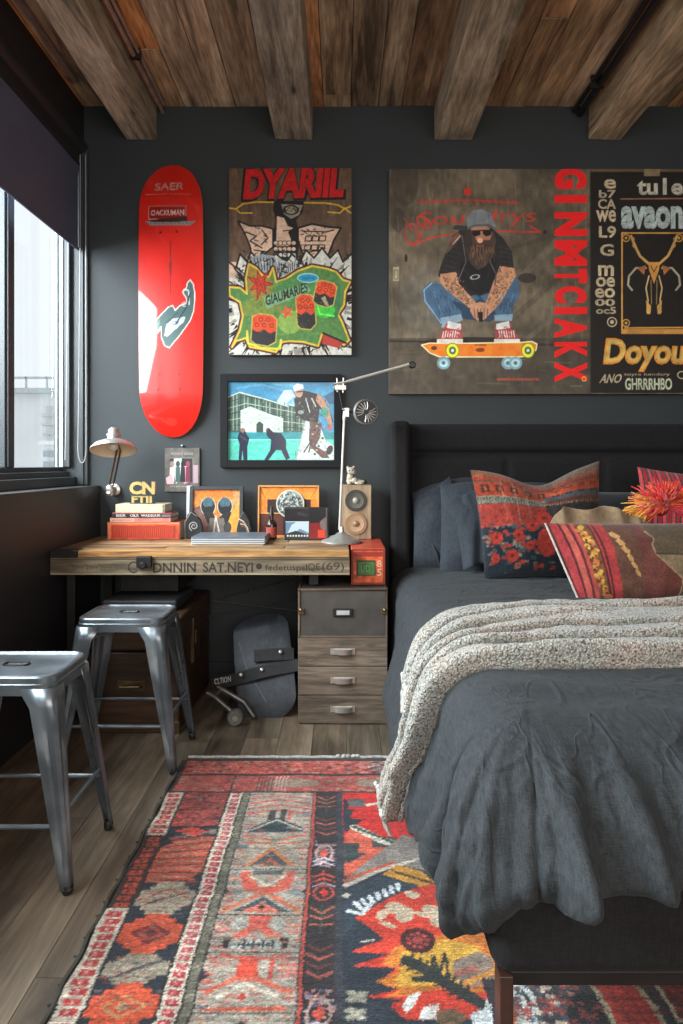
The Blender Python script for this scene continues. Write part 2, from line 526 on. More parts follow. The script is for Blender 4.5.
# ------------------------------------------------------------------ floor: one board after another, long way towards the back wall
rng = random.Random(4)
b = MB()
b.col = (0.12, 0.12, 0.12); b.box((-1.75, YR - 0.1, -0.06), (XR + 0.1, DB + 0.1, -0.012))
x = -1.60
while x < XR:
    w = 0.135
    y = YR - rng.random() * 1.0
    while y < DB:
        l = rng.choice((0.9, 1.2, 1.5, 1.8))
        y0, y1 = max(y, YR - 0.1), min(y + l, DB + 0.05)
        if y1 - y0 > 0.02:
            t = rng.uniform(0.72, 1.22); k = rng.uniform(-0.04, 0.05)
            b.col = (t * (1 + k), t, t * (1 - k)); b.box((x, y0 + 0.0008, -0.012), (x + w - 0.0018, y1 - 0.0008, 0))
        y += l
    x += w
struct(b.build('floor', M_floor))

# ------------------------------------------------------------------ ceiling boards
b = MB()
b.col = (0.3, 0.3, 0.3); b.box((-1.75, YR - 0.1, ZC + 0.02), (XR + 0.1, DB + 0.1, ZC + 0.1))
tints = [(0.62, 0.62, 0.62), (1.05, 0.85, 0.72), (0.9, 0.92, 0.95), (1.15, 0.82, 0.6), (0.6, 0.52, 0.48), (0.92, 0.95, 1.0), (0.8, 0.72, 0.62), (1.35, 0.85, 0.5), (0.75, 0.78, 0.8)]
x = XL - 0.3; k = 0
while x < XR:
    w = rng.choice((0.14, 0.17, 0.2, 0.12))
    y = YR - rng.random() * 2
    while y < DB:
        l = rng.uniform(1.4, 3.4)
        y0, y1 = max(y, YR - 0.1), min(y + l, DB)
        if y1 - y0 > 0.02:
            t = tints[rng.randrange(len(tints))]; s = rng.uniform(0.95, 1.4)
            b.col = tuple(c * s for c in t)
            dz = rng.uniform(0, 0.007)
            b.box((x, y0 + 0.002, ZC + dz), (x + w - 0.004, y1 - 0.002, ZC + 0.022))
        y += l
    x += w; k += 1
struct(b.build('ceiling', M_plank))

# ------------------------------------------------------------------ walls
b = MB(); b.box((-1.455, DB, -0.05), (XR + 0.1, DB + 0.12, ZC + 0.02)); struct(b.build('wall_back', M_wall))
b = MB(); b.box((XR, YR, -0.05), (XR + 0.12, DB, ZC + 0.02)); struct(b.build('wall_right', M_wall))
b = MB()   # rear wall with its wide window opening
b.box((-1.75, YR - 0.12, -0.05), (-0.95, YR, ZC)); b.box((2.45, YR - 0.12, -0.05), (XR, YR, ZC))
b.box((-0.95, YR - 0.12, -0.05), (2.45, YR, 0.85)); b.box((-0.95, YR - 0.12, 2.65), (2.45, YR, ZC))
struct(b.build('wall_rear', M_wall))
b = MB()   # window wall: low wall with a ledge, lintel above the glass, recess behind the blind
b.box((-1.75, YR, -0.05), (-1.235, DB, 0.99))
b.box((-1.75, YR, 2.62), (-1.32, DB, ZC))
b.box((-1.75, YR, 0.99), (-1.42, -1.0, 2.62))
struct(b.build('wall_left', M_wall_dark, bevel=0.003))

# baseboard along the back wall
b = MB(); b.box((-1.235, DB - 0.012, 0), (XR, DB, 0.09)); struct(b.build('baseboard_back', M_wall, bevel=0.003))

# ------------------------------------------------------------------ window in the left wall
GX = -1.46
win = bpy.data.objects.new('window_1', None); C.objects.link(win); win['kind'] = 'structure'
win.location = (GX, 1.2, 0.99)


def wbox(a, b_): return tuple(p - q for p, q in zip(a, win.location)), tuple(p - q for p, q in zip(b_, win.location))


b = MB()
y1 = DB - 0.002
b.box(*wbox((-1.56, -1.0, 0.99), (-1.35, y1, 1.035)))       # stepped bottom rails
b.box(*wbox((-1.54, -1.0, 1.035), (-1.39, y1, 1.062)))
b.box(*wbox((-1.50, -1.0, 1.062), (-1.42, y1, 1.085)))
b.box(*wbox((-1.56, -1.0, 2.58), (-1.36, y1, 2.64)))        # head
b.box(*wbox((-1.458, 3.366, 0.99), (-1.345, y1, 2.6)))       # jamb towards the back wall
b.box(*wbox((-1.455, 3.335, 1.085), (-1.375, 3.368, 2.58)))
b.build('window_frame', M_winframe, win, bevel=0.003)
b = MB()
b.box(*wbox((-1.443, 3.325, 1.085), (-1.432, 3.340, 2.58)))
b.box(*wbox((-1.425, 3.328, 1.085), (-1.405, 3.340, 2.58)))
b.build('window_gasket', M_winlight, win)
for yy in (2.795, 1.5, 0.2):
    b = MB(); b.box(*wbox((-1.50, yy, 1.085), (-1.425, yy + 0.075, 2.58)))
    b.box(*wbox((-1.43, yy + 0.012, 1.085), (-1.415, yy + 0.063, 2.58)))
    b.build('mullion', M_winframe, win, bevel=0.004)
mg, nt, bs = newmat('window_glass')
gl = nt.nodes.new('ShaderNodeBsdfGlass'); gl.inputs['IOR'].default_value = 1.0; gl.inputs['Roughness'].default_value = 0
gs = nt.nodes.new('ShaderNodeBsdfGlossy'); gs.inputs['Roughness'].default_value = 0.0
tr = nt.nodes.new('ShaderNodeBsdfTransparent'); tr.inputs[0].default_value = (0.96, 0.98, 0.98, 1)
mxs = nt.nodes.new('ShaderNodeMixShader'); lw = nt.nodes.new('ShaderNodeFresnel'); lw.inputs[0].default_value = 1.2
mxs.inputs[0].default_value = 0.05; nt.links.new(tr.outputs[0], mxs.inputs[1]); nt.links.new(gs.outputs[0], mxs.inputs[2])
nt.links.new(mxs.outputs[0], nt.nodes['Material Output'].inputs[0])
for ya, yb in ((-0.995, 0.2), (0.275, 1.5), (1.575, 2.795), (2.87, 3.335)):
    b = MB(); b.box(*wbox((-1.466, ya, 1.085), (-1.461, yb, 2.58))); b.build('window_pane', mg, win)

# ------------------------------------------------------------------ roller blind, half down
rb = empty('roller_blind', 'dark purple-grey roller blind pulled halfway down the side window', 'blind', (-1.34, 1.2, 2.19))
o0 = Vector((-1.34, 1.2, 2.19))


def rel(p, o): return tuple(Vector(p) - Vector(o))


b = MB(); b.box(rel((-1.3415, -0.9, 2.20), o0), rel((-1.3385, 3.352, 2.69), o0)); b.build('blind_cloth', M_blind, rb)
b = MB(); b.box(rel((-1.346, -0.9, 2.188), o0), rel((-1.335, 3.354, 2.202), o0)); b.build('bottom_bar', M_blind, rb, bevel=0.003)
b = MB(); b.cyl(rel((-1.33, -0.9, 2.715), o0), rel((-1.33, 3.36, 2.715), o0), 0.035, 20); b.build('roller', M_wall_dark, rb, smooth=True)
b = MB(); b.box(rel((-1.346, 3.357, 0.995), o0), rel((-1.314, 3.383, 2.70), o0)); b.box(rel((-1.302, 3.371, 0.995), o0), rel((-1.294, 3.383, 2.70), o0)); b.box(rel((-1.342, 3.366, 0.995), o0), rel((-1.296, 3.378, 2.70), o0))
b.build('guide_rail', M_winframe, rb, bevel=0.002)
# bead cord loop
pts = [(-1.318, 3.33, 2.66)]
for i in range(25):
    t = i / 24; pts.append((-1.318 - 0.012 * t ** 2, 3.33, 2.6 - t * 1.42))
for i in range(1, 12):
    a = math.pi * i / 12; pts.append((-1.330 + 0.021 * (1 - math.cos(a)), 3.33, 1.18 - 0.075 * math.sin(a)))
for i in range(25):
    t = i / 24; pts.append((-1.288 - 0.003 * t, 3.33, 1.18 + t * 1.48))
b = MB(); b.tube([rel(p, o0) for p in pts], 0.0022, 6); b.build('pull_cord', M_cord, rb, smooth=True)
pts = [(-1.366, 3.30, 2.60)] + [(-1.366 - 0.016 * (t / 20) ** 2, 3.30, 2.5 - 1.38 * t / 20) for t in range(21)]
b = MB(); b.tube([rel(p, o0) for p in pts], 0.002, 6); b.build('hanging_cord', M_cord, rb, smooth=True)

# ------------------------------------------------------------------ outside: pale buildings across the street
M_stucco = mat('pale_stucco', (0.86, 0.87, 0.88), rough=0.9, var=0.04, scale=1.2, bump=0.1)  # stucco's own even pale colour
M_facade2 = mat('grey_slats', (0.40, 0.43, 0.46), rough=0.8, var=0.1, bump=0.1)
M_rust = mat('rust_stain_metal', (0.45, 0.38, 0.36), rough=0.8, var=0.3, bump=0.1)
bl = empty('far_building', 'pale stucco building with a flat roof seen through the window pane', 'building', (-9.0, 16.0, -6))
b = MB(); b.box((-6, 0, 0), (6, 6, 8.8)); b.build('wall', M_stucco, bl)
b = MB(); b.box((-6.2, -0.25, 8.8), (6.2, 6.2, 8.92)); b.box((-6.1, -0.15, 9.15), (6.1, -0.08, 9.2))
for i in range(25): b.box((-6.1 + i * 0.5, -0.15, 8.9), (-6.07 + i * 0.5, -0.1, 9.2))
b.build('roof_railing', mat('railing_paint', (0.55, 0.60, 0.61), rough=0.7, bump=0), bl)
for i, (wx_, wz_) in enumerate(((2.2, 7.6), (0.2, 7.6), (-1.8, 7.6), (1.6, 5.9), (-0.6, 5.9), (3.6, 5.9))):
    b = MB(); b.box((wx_ - 0.35, -0.04, wz_), (wx_ + 0.35, 0.05, wz_ + 0.9))
    for k in range(4): b.box((wx_ - 0.45, -0.1, wz_ + 0.22 * k), (wx_ + 0.45, 0.0, wz_ + 0.04 + 0.22 * k))
    b.build('shuttered_window', mat('pale_shutter', (0.66, 0.67, 0.66), rough=0.8, bump=0) if i == 0 else bl.children[-1].data.materials[0], bl)
b = MB(); b.tube([(1.1 + 0.35 * math.sin(i / 6), -0.2, 6.9 - i * 0.13) for i in range(9)], 0.07, 6)
b.build('bent_pipe', M_rust, bl, smooth=True)
sh = empty('low_shed', 'small grey slatted rooftop shed outside in front of the pale building', 'shed', (-4.62, 10.3, -1.2))
b = MB(); b.box((0, 0, 0), (1.6, 1.2, 2.6)); b.build('wall', M_stucco, sh)
b = MB()
for k in range(14): b.box((-0.02, -0.04, 0.2 + k * 0.17), (0.9, 0.0, 0.3 + k * 0.17))
b.build('slat_panel', M_facade2, sh)
b = MB(); b.box((-0.08, -0.1, 2.6), (1.7, 1.3, 2.66)); b.build('roof', M_stucco, sh)
b = MB(); b.box((-30, 4.5, -6.3), (-2.2, 40, -6.0)); o = b.build('street_ground', mat('pale_asphalt', (0.5, 0.5, 0.5), var=0.1, bump=0.1)); struct(o)

# ------------------------------------------------------------------ ceiling beams, conduits
for x0, x1, c, lab in ((-1.10, -0.946, (0.95, 0.95, 0.95), 'rough timber ceiling beam nearest the window wall'),
                      (-0.34, -0.146, (0.72, 0.74, 0.78), 'greyest timber ceiling beam, running above the comic poster'),
                      (0.474, 0.669, (0.98, 0.97, 0.95), 'light timber ceiling beam above the left part of the bed'),
                      (1.264, 1.43, (1.12, 1.0, 0.85), 'timber ceiling beam farthest from the window, beside the twin black pipe')):
    b = MB()
    n = 30; hw = (x1 - x0) / 2
    ys = [YR + 0.005 + (DB - YR - 0.008) * i / n for i in range(n + 1)]
    b.col = c
    vs = []
    for i, y in enumerate(ys):
        for (sx, z) in ((-1, 2.76), (1, 2.76), (1, ZC + 0.01), (-1, ZC + 0.01)):
            j = rng.uniform(-0.0035, 0.0035) if i < n - 1 else 0
            vs.append((sx * hw + j, y, z + (rng.uniform(-0.003, 0.003) if z < 2.9 else 0)))
    fs = [(3, 2, 1, 0), tuple(4 * n + q for q in (0, 1, 2, 3))]
    for i in range(n):
        for k in range(4):
            fs.append((4 * i + k, 4 * i + (k + 1) % 4, 4 * i + 4 + (k + 1) % 4, 4 * i + 4 + k))
    b.add(vs, fs)
    o = b.build('ceiling_beam', M_beam, bevel=0.006)
    o.location = ((x0 + x1) / 2, 0, 0)
    tag(o, lab, 'beam', None)
M_cond = mat('old_copper_pipe', (0.42, 0.30, 0.25), rough=0.4, metal=0.5, var=0.2, bump=0.1)
o = empty('ceiling_conduit', 'thin brownish metal conduit running beside the ceiling beam nearest the window', 'conduit', (-0.915, 0, 2.9))
b = MB(); b.cyl((0, YR + 0.01, 0), (0, DB - 0.01, -0.0), 0.011, 10); b.cyl((0.02, YR + 0.01, 0.012), (0.02, DB - 0.06, 0.012), 0.008, 8); b.build('pipe', M_cond, o, smooth=True)
for y in (0.6, 1.8, 2.9):
    b = MB(); b.box((-0.016, y, -0.013), (0.03, y + 0.025, 0.03)); b.build('pipe_clip', M_iron, o, bevel=0.002)
M_cond2 = mat('black_metal_pipe', (0.05, 0.05, 0.055), rough=0.3, metal=0.8, var=0.2, bump=0.05)
o = empty('ceiling_conduit', 'twin black metal pipe running beside the right-hand ceiling beam', 'conduit', (1.215, 0, 2.885))
b = MB(); b.cyl((0, YR + 0.01, 0), (0, DB - 0.02, 0), 0.016, 12); b.cyl((-0.028, YR + 0.01, 0.018), (-0.028, DB - 0.02, 0.018), 0.012, 10); b.build('pipe', M_cond2, o, smooth=True)
for y in (0.6, 1.8, 3.1):
    b = MB(); b.box((-0.042, y, -0.017), (0.017, y + 0.012, 0.045)); b.build('pipe_clip', M_iron, o, bevel=0.002)
o = empty('ceiling_batten', 'narrow brown batten on the ceiling edge above the roller blind', 'batten', (-1.262, 0, 2.91))
b = MB(); b.box((-0.012, YR + 0.01, 0), (0.012, DB - 0.25, 0.022)); b.build('strip', M_cond, o, bevel=0.002)
for y in (0.4, 1.5, 2.4):
    b = MB(); b.box((-0.016, y, -0.004), (0.016, y + 0.03, 0.022)); b.build('joint_clip', M_iron, o)

# ------------------------------------------------------------------ woven rug
RX0, RX1, RY0, RY1 = -0.582, 1.42, 0.72, 2.455
cv = Canvas(RX0, -RY1, RX1, -RY0, 380, (40, 48, 58))
NAV = (38, 46, 56); RED = (186, 52, 42); ORA = (208, 76, 46); BEI = (150, 138, 118); CRM = (196, 184, 164); PNK = (176, 84, 80); DRK = (44, 38, 38); OLV = (104, 100, 84); MUS = (206, 140, 44); BR = (206, 34, 28); SLT = (110, 116, 118)


def R_(x, y):
    Y = 726.0 / (y - 464.0)
    return ((x - CX) * Y / F, -Y)


def RP(*pts): return [R_(*p) for p in pts]


rg = random.Random(11)


def speck(x0, y0, x1, y1, cols, n, s=0.007, al=.9):
    for i in range(n):
        x_ = rg.uniform(x0, x1); y_ = rg.uniform(y0, y1); w_ = rg.uniform(.5, 1.4) * s; h_ = rg.uniform(.4, .9) * s
        cv.rect(x_ - w_, y_ - h_, x_ + w_, y_ + h_, rg.choice(cols), al)


def diamond(cx_, cy_, rx, ry, col, steps=0):
    if not steps: cv.poly([(cx_ - rx, cy_), (cx_, cy_ - ry), (cx_ + rx, cy_), (cx_, cy_ + ry)], col); return
    pts = []
    for q in range(4):
        for k in range(steps + 1):
            t = k / steps
            ax, ay = ((1 - t), t) if q % 2 == 0 else (t, 1 - t)
            sx_, sy_ = ((1, -1), (-1, -1), (-1, 1), (1, 1))[q]
            a = (cx_ + sx_ * rx * ax, cy_ + sy_ * ry * ay)
            if pts: pts.append((a[0], pts[-1][1]))
            pts.append(a)
    cv.poly(pts, col)


def hexl(cx_, cy_, hw_, hh_, col, notch=0.35):
    cv.poly([(cx_ - hw_, cy_ - hh_ * .45), (cx_ - hw_ * .7, cy_ - hh_ * .5), (cx_ - hw_ * .7, cy_ - hh_ * .72), (cx_ - hw_ * notch, cy_ - hh_ * .75), (cx_ - hw_ * notch, cy_ - hh_), (cx_ + hw_ * notch, cy_ - hh_), (cx_ + hw_ * notch, cy_ - hh_ * .75), (cx_ + hw_ * .7, cy_ - hh_ * .72), (cx_ + hw_ * .7, cy_ - hh_ * .5), (cx_ + hw_, cy_ - hh_ * .45),
             (cx_ + hw_, cy_ + hh_ * .45), (cx_ + hw_ * .7, cy_ + hh_ * .5), (cx_ + hw_ * .7, cy_ + hh_ * .72), (cx_ + hw_ * notch, cy_ + hh_ * .75), (cx_ + hw_ * notch, cy_ + hh_), (cx_ - hw_ * notch, cy_ + hh_), (cx_ - hw_ * notch, cy_ + hh_ * .75), (cx_ - hw_ * .7, cy_ + hh_ * .72), (cx_ - hw_ * .7, cy_ + hh_ * .5), (cx_ - hw_, cy_ + hh_ * .45)], col)


# outer edge strip, alternating cream ladders and dark red ladders
Ys = [2.46, 2.19, 1.94, 1.62, 1.30, 1.0, .7]
for i in range(len(Ys) - 1):
    ya, yb = -Ys[i], -Ys[i + 1]
    if i % 2 == 1 or i in (3, 5):
        pass
    cream = i in (1, 3, 4)
    cv.rect(-.570, ya, -.516, yb, CRM if cream else (58, 40, 40))
    k = 0
    y_ = ya + .012
    while y_ < yb - .01:
        cv.rect(-.561 + .004 * (k % 2), y_, -.527 + .004 * (k % 2), y_ + .019, (186, 54, 52) if cream else (170, 62, 40)); cv.rect(-.549, y_ + .004, -.540, y_ + .014, (216, 150, 140) if cream else (60, 44, 44)); y_ += .026; k += 1
# main left band
seq = [(2.19, 1.99, 'mix'), (1.99, 1.93, 'navy'), (1.93, 1.72, 'stripes'), (1.72, 1.60, 'beige'), (1.60, 1.47, 'orange'), (1.47, 1.385, 'beige2'), (1.385, 1.27, 'orange2'), (1.27, 1.16, 'beige'), (1.16, 1.0, 'orange'), (1.0, .9, 'beige2'), (.9, .72, 'stripes')]
xc, hb = -.439, .071
for ya, yb, kd in seq:
    yc = -(ya + yb) / 2; hh_ = (ya - yb) / 2
    if kd == 'mix':
        cv.rect(-.51, -ya, -.367, -yb, (166, 62, 56)); speck(-.51, -ya, -.367, -yb, [NAV, (200, 84, 70), PNK, (140, 50, 48)], 160); 
        for k in range(6): cv.line([(-.51, -ya + .03 * k + .01), (-.44, -ya + .03 * k + .004), (-.37, -ya + .03 * k + .014)], .006, (120, 50, 50), .8)
    elif kd == 'navy':
        diamond(xc, yc, .05, .028, (216, 60, 46), 3); cv.rect(-.39, yc - .01, -.367, yc + .014, (120, 110, 100))
    elif kd == 'stripes':
        cv.rect(-.51, -ya, -.367, -yb, (190, 76, 54))
        for k in range(14): cv.line([(-.50, -ya + .004 + k * .015), (-.375, -ya - .03 + k * .018)], .0048, (52, 54, 54) if k % 2 else (130, 120, 100))
        cv.poly([(-.51, -ya - .005), (-.48, -ya + .03), (-.51, -ya + .05)], NAV); cv.poly([(-.367, -yb - .05), (-.39, -yb - .02), (-.367, -yb)], NAV)
    elif kd.startswith('beige'):
        hexl(xc, yc, hb, hh_ * 1.02, BEI, .5)
        for k in range(6): cv.line([(xc - .045 + k * .008, yc + .026 - k * .004), (xc + .01 + k * .007, yc - .018 - k * .002 + .01)], .0045, (60, 74, 66) if k % 2 else ((150, 60, 60) if kd == 'beige' else (110, 60, 84)))
        cv.line([(xc - .06, yc + .01), (xc, yc - .035), (xc + .06, yc + .004)], .005, (170, 74, 60)) if kd == 'beige' else None
    else:
        hexl(xc, yc, hb, hh_ * 1.04, ORA, .4)
        diamond(xc, yc, .048, hh_ * .55, (112, 44, 42) if kd == 'orange' else (190, 132, 84)); diamond(xc, yc, .036, hh_ * .4, (160, 60, 52) if kd == 'orange' else ORA); diamond(xc, yc, .02, hh_ * .22, (96, 44, 44) if kd == 'orange' else (170, 140, 100))
cv.line([(-.366, -2.19), (-.366, -.72)], .006, DRK); cv.line([(-.512, -2.3), (-.512, -.72)], .005, DRK)
# cream / rose ladder strip and olive strip
cv.rect(-.362, -2.31, -.321, -.72, CRM)
y_ = -2.30; k = 0
while y_ < -.73:
    c_ = (186, 84, 88) if (k // 9) % 2 else (176, 54, 62)
    cv.rect(-.354, y_, -.338, y_ + .017, c_); cv.rect(-.342, y_ + .002, -.328, y_ + .019, tuple(int(v * .93) for v in c_)); cv.rect(-.346, y_ + .006, -.340, y_ + .012, (210, 150, 140)); y_ += .0245; k += 1
cv.rect(-.321, -2.31, -.297, -.72, OLV); cv.line([(-.320, -2.31), (-.320, -.72)], .004, DRK); cv.line([(-.297, -2.31), (-.297, -.72)], .003, (60, 54, 50)); speck(-.319, -2.3, -.299, -.72, [(90, 88, 72), (120, 116, 100), (150, 140, 120)], 150, .004)
# panel column
PXa, PXb = -.294, -.088
cells = [(2.19, 1.775), (1.775, 1.596), (1.596, 1.473), (1.473, 1.31), (1.31, 1.1), (1.1, .9), (.9, .72)]
pc = (PXa + PXb) / 2
LG = (156, 146, 130)
for i, (ya, yb) in enumerate(cells):
    cv.rect(PXa, -ya, PXb, -yb, LG); speck(PXa, -ya, PXb, -yb, [(168, 158, 144), (140, 132, 118), (176, 110, 96)], int(600 * (ya - yb)), .005, .7)
    cv.line([(PXa, -yb), (PXb, -yb)], .005, DRK)
    H = ya - yb
    f = lambda t: -ya + H * t
    if i == 0:
        for k, (t, c_) in enumerate(((.05, (190, 92, 80)), (.12, (180, 70, 64)), (.2, (190, 92, 80)), (.27, (200, 84, 60)))):
            cv.line([(PXa + .01, f(t + .05)), (pc, f(t - .01)), (PXb - .01, f(t + .04))], .009, c_)
        cv.rect(pc - .03, f(.27), pc - .008, f(.42), (60, 56, 56)); cv.rect(pc + .006, f(.25), pc + .024, f(.42), (60, 56, 56)); cv.rect(pc + .028, f(.28), pc + .042, f(.40), (190, 84, 70))
        cv.poly([(PXa + .02, f(.56)), (PXa + .03, f(.50)), (pc - .02, f(.40)), (pc, f(.37)), (pc + .02, f(.40)), (PXb - .03, f(.50)), (PXb - .02, f(.56))], (46, 60, 64))
        cv.line([(PXa + .03, f(.53)), (pc, f(.40)), (PXb - .03, f(.53))], .007, (180, 176, 160)); cv.rect(PXa + .008, f(.33), PXa + .035, f(.38), (90, 96, 110)); cv.rect(PXb - .03, f(.28), PXb - .006, f(.35), (110, 118, 122))
        for s in (-1, 1):
            for k in range(4): cv.line([(pc + s * .01, f(.66 + k * .02)), (pc + s * .085, f(.60 + k * .045))], .007, (204, 84, 64) if k % 2 == 0 else (186, 168, 130))
        cv.rect(PXa, f(.72), PXa + .03, f(.77), (84, 100, 106))
        cv.poly([(pc - .07, f(.96)), (pc, f(.74)), (pc + .07, f(.96))], (206, 110, 60)); cv.poly([(pc - .055, f(.96)), (pc, f(.79)), (pc + .055, f(.96))], (66, 76, 76)); cv.poly([(pc - .032, f(.96)), (pc, f(.87)), (pc + .032, f(.96))], (190, 84, 66)); cv.poly([(pc - .018, f(.96)), (pc, f(.91)), (pc + .018, f(.96))], (90, 80, 60))
    elif i == 1:
        cv.rect(pc - .04, f(0.02), pc + .04, f(.12), (84, 84, 82)); cv.poly([(pc - .075, f(.04)), (pc - .05, f(.04)), (pc - .02, f(.4)), (pc + .02, f(.4)), (pc + .05, f(.04)), (pc + .075, f(.04)), (pc + .06, f(.45)), (pc + .02, f(.55)), (pc - .02, f(.55)), (pc - .06, f(.45))], (206, 84, 66))
        cv.line([(pc - .05, f(.14)), (pc, f(.38)), (pc + .05, f(.14))], .008, CRM)
        for s in (-1, 1): cv.ell(pc + s * .075, f(.5), .016, .013, (126, 134, 134)); cv.poly([(pc + s * .108, f(.40)), (pc + s * .09, f(.52)), (pc + s * .108, f(.60))], NAV)
        cv.line([(pc - .09, f(.9)), (pc, f(.52)), (pc + .09, f(.9))], .012, (204, 96, 66)); cv.poly([(pc - .07, f(.93)), (pc, f(.63)), (pc + .07, f(.93))], (66, 74, 80)); cv.poly([(pc - .05, f(.94)), (pc, f(.74)), (pc + .05, f(.94))], (206, 100, 80)); diamond(pc, f(.84), .01, .01, DRK)
    elif i == 2:
        cv.poly([(pc - .028, f(.0)), (pc + .028, f(.0)), (pc + .022, f(.3)), (pc + .06, f(.6)), (pc + .03, f(.6)), (pc, f(.4)), (pc - .03, f(.6)), (pc - .06, f(.6)), (pc - .022, f(.3))], (206, 84, 70))
        for s in (-1, 1):
            cv.ell(pc + s * .045, f(.24), .017, .019, (176, 172, 160))
            for k in range(3): cv.line([(pc + s * .066, f(.12 + .14 * k)), (pc + s * .098, f(.12 + .14 * k))], .006, (206, 120, 106))
        cv.rect(pc - .075, f(.62), pc - .055, f(.88), DRK); cv.rect(pc + .055, f(.62), pc + .075, f(.88), DRK); cv.rect(pc - .06, f(.72), pc + .06, f(.88), (156, 160, 156))
        for k in range(8): cv.rect(pc - .04 + k * .011, f(.66 if k % 2 else .74), pc - .034 + k * .011, f(.9 if k % 2 else .84), (50, 58, 60))
        cv.rect(pc - .04, f(.78), pc + .04, f(.81), (50, 58, 60))
    elif i == 3:
        cv.poly([(pc - .03, f(.06)), (pc + .01, f(.06)), (pc + .018, f(.42)), (pc - .03, f(.42))], (214, 66, 46)); cv.ell(pc + .03, f(.26), .011, .028, CRM); cv.line([(pc + .045, f(.08)), (pc + .045, f(.44))], .01, (206, 74, 60))
        cv.line([(pc - .07, f(.03)), (pc - .03, f(.1)), (pc + .03, f(.1)), (pc + .08, f(.03))], .008, (206, 84, 70))
        for k in range(4): cv.line([(pc + .06, f(.12 + k * .1)), (pc + .1, f(.11 + k * .1))], .007, (206, 110, 100))
        cv.ell(PXa + .035, f(.14), .022, .012, (190, 120, 104), ring=.004); cv.poly([(PXa, f(.3)), (PXa + .02, f(.38)), (PXa, f(.5))], NAV)
        cv.line([(pc - .085, f(.68)), (pc - .03, f(.44)), (pc + .02, f(.46)), (pc + .085, f(.68))], .012, (208, 90, 66)); cv.line([(pc - .06, f(.74)), (pc - .01, f(.52)), (pc + .06, f(.74))], .009, CRM); diamond(pc - .01, f(.74), .01, .012, RED)
        cv.rect(PXa + .012, f(.9), PXb - .02, f(.96), (206, 84, 60))
    else:
        cv.poly([(pc - .07, f(.35)), (pc, f(.08)), (pc + .07, f(.35))], NAV); cv.line([(pc - .08, f(.45)), (pc, f(.15)), (pc + .08, f(.45))], .01, (208, 90, 66)); cv.line([(pc - .08, f(.9)), (pc, f(.55)), (pc + .08, f(.9))], .012, RED)
# small woven fillers: short bars, steps and outlines between the main figures
for ya, yb in cells:
    H = ya - yb
    for s in (-1, 1):
        for k in range(int(H / .022)):
            y_ = -ya + .012 + k * .022; l_ = .012 + .018 * rg.random()
            x_ = pc + s * (.100 - l_ * .5)
            cv.rect(x_ - l_ / 2, y_, x_ + l_ / 2, y_ + .007, rg.choice(((196, 84, 70), (206, 110, 90), (176, 66, 60), (120, 116, 106), (90, 96, 104))), .85)
    for k in range(int(H * 190)):
        x_ = rg.uniform(PXa + .01, PXb - .01); y_ = rg.uniform(-ya + .01, -yb - .01); w_ = rg.uniform(.004, .013)
        cv.rect(x_ - w_, y_ - .003, x_ + w_, y_ + .003, rg.choice(((198, 88, 70), (186, 74, 66), (206, 120, 100), (176, 168, 150), (84, 84, 86), (180, 140, 90))), .55)
for k in range(330):
    x_ = rg.uniform(-.505, -.372); y_ = rg.uniform(-2.18, -.74); w_ = rg.uniform(.004, .012)
    cv.rect(x_ - w_, y_ - .0028, x_ + w_, y_ + .0028, rg.choice(((150, 52, 44), (216, 92, 60), (60, 60, 66), (150, 130, 108), (120, 50, 50))), .5)
for k in range(420):
    x_ = rg.uniform(.01, 1.3); y_ = rg.uniform(-2.18, -1.0); w_ = rg.uniform(.004, .014)
    cv.rect(x_ - w_, y_ - .0028, x_ + w_, y_ + .0028, rg.choice(((170, 40, 34), (60, 72, 84), (216, 96, 50), (40, 44, 52))), .35)
cv.rect(-.088, -2.19, -.078, -.72, (176, 66, 56)); cv.line([(-.088, -2.19), (-.088, -.72)], .003, DRK)
# dark chain column
cv.rect(-.076, -2.19, -.010, -.72, (46, 40, 42)); cc = -.043
y_ = 2.19; k = 0
while y_ > .75:
    t = k % 4; yc = -(y_ - .07)
    if t == 0:
        for s in (-1, 1):
            for j in range(3): cv.line([(cc, yc - .02 + j * .02), (cc + s * .028, yc - .045 + j * .03)], .006, (170, 84, 60))
        cv.line([(cc, yc - .05), (cc, yc + .05)], .004, (50, 74, 70))
    elif t == 1:
        for j in range(4): cv.line([(cc - .028, yc - .05 + j * .026), (cc, yc - .034 + j * .026), (cc + .028, yc - .05 + j * .026)], .007, (166, 74, 62) if j % 2 else (104, 52, 50))
    elif t == 2:
        speck(-.074, yc - .06, -.012, yc + .06, [(150, 130, 140), (90, 96, 130), (180, 110, 90)], 60, .005); diamond(cc, yc, .014, .022, (196, 70, 54)); cv.ell(cc, yc, .026, .042, (176, 140, 130), ring=.006)
        for j in range(2): cv.line([(cc - .028, yc + .055 - j * .02), (cc, yc + .04 - j * .02), (cc + .028, yc + .055 - j * .02)], .006, (186, 176, 190))
    else:
        for j in range(3): cv.line([(cc - .028, yc - .03 + j * .02), (cc, yc - .045 + j * .02), (cc + .028, yc - .03 + j * .02)], .006, (206, 66, 50) if j < 2 else (160, 150, 160))
        cv.ell(cc, yc + .035, .027, .032, (190, 66, 56), ring=.006); diamond(cc, yc + .035, .013, .018, (206, 44, 36)); cv.line([(cc, yc - .06), (cc, yc + .02)], .004, RED)
    y_ -= .135; k += 1
cv.line([(-.076, -2.19), (-.076, -.72)], .003, (30, 28, 30)); cv.rect(-.010, -2.19, .008, -.72, (52, 54, 62))
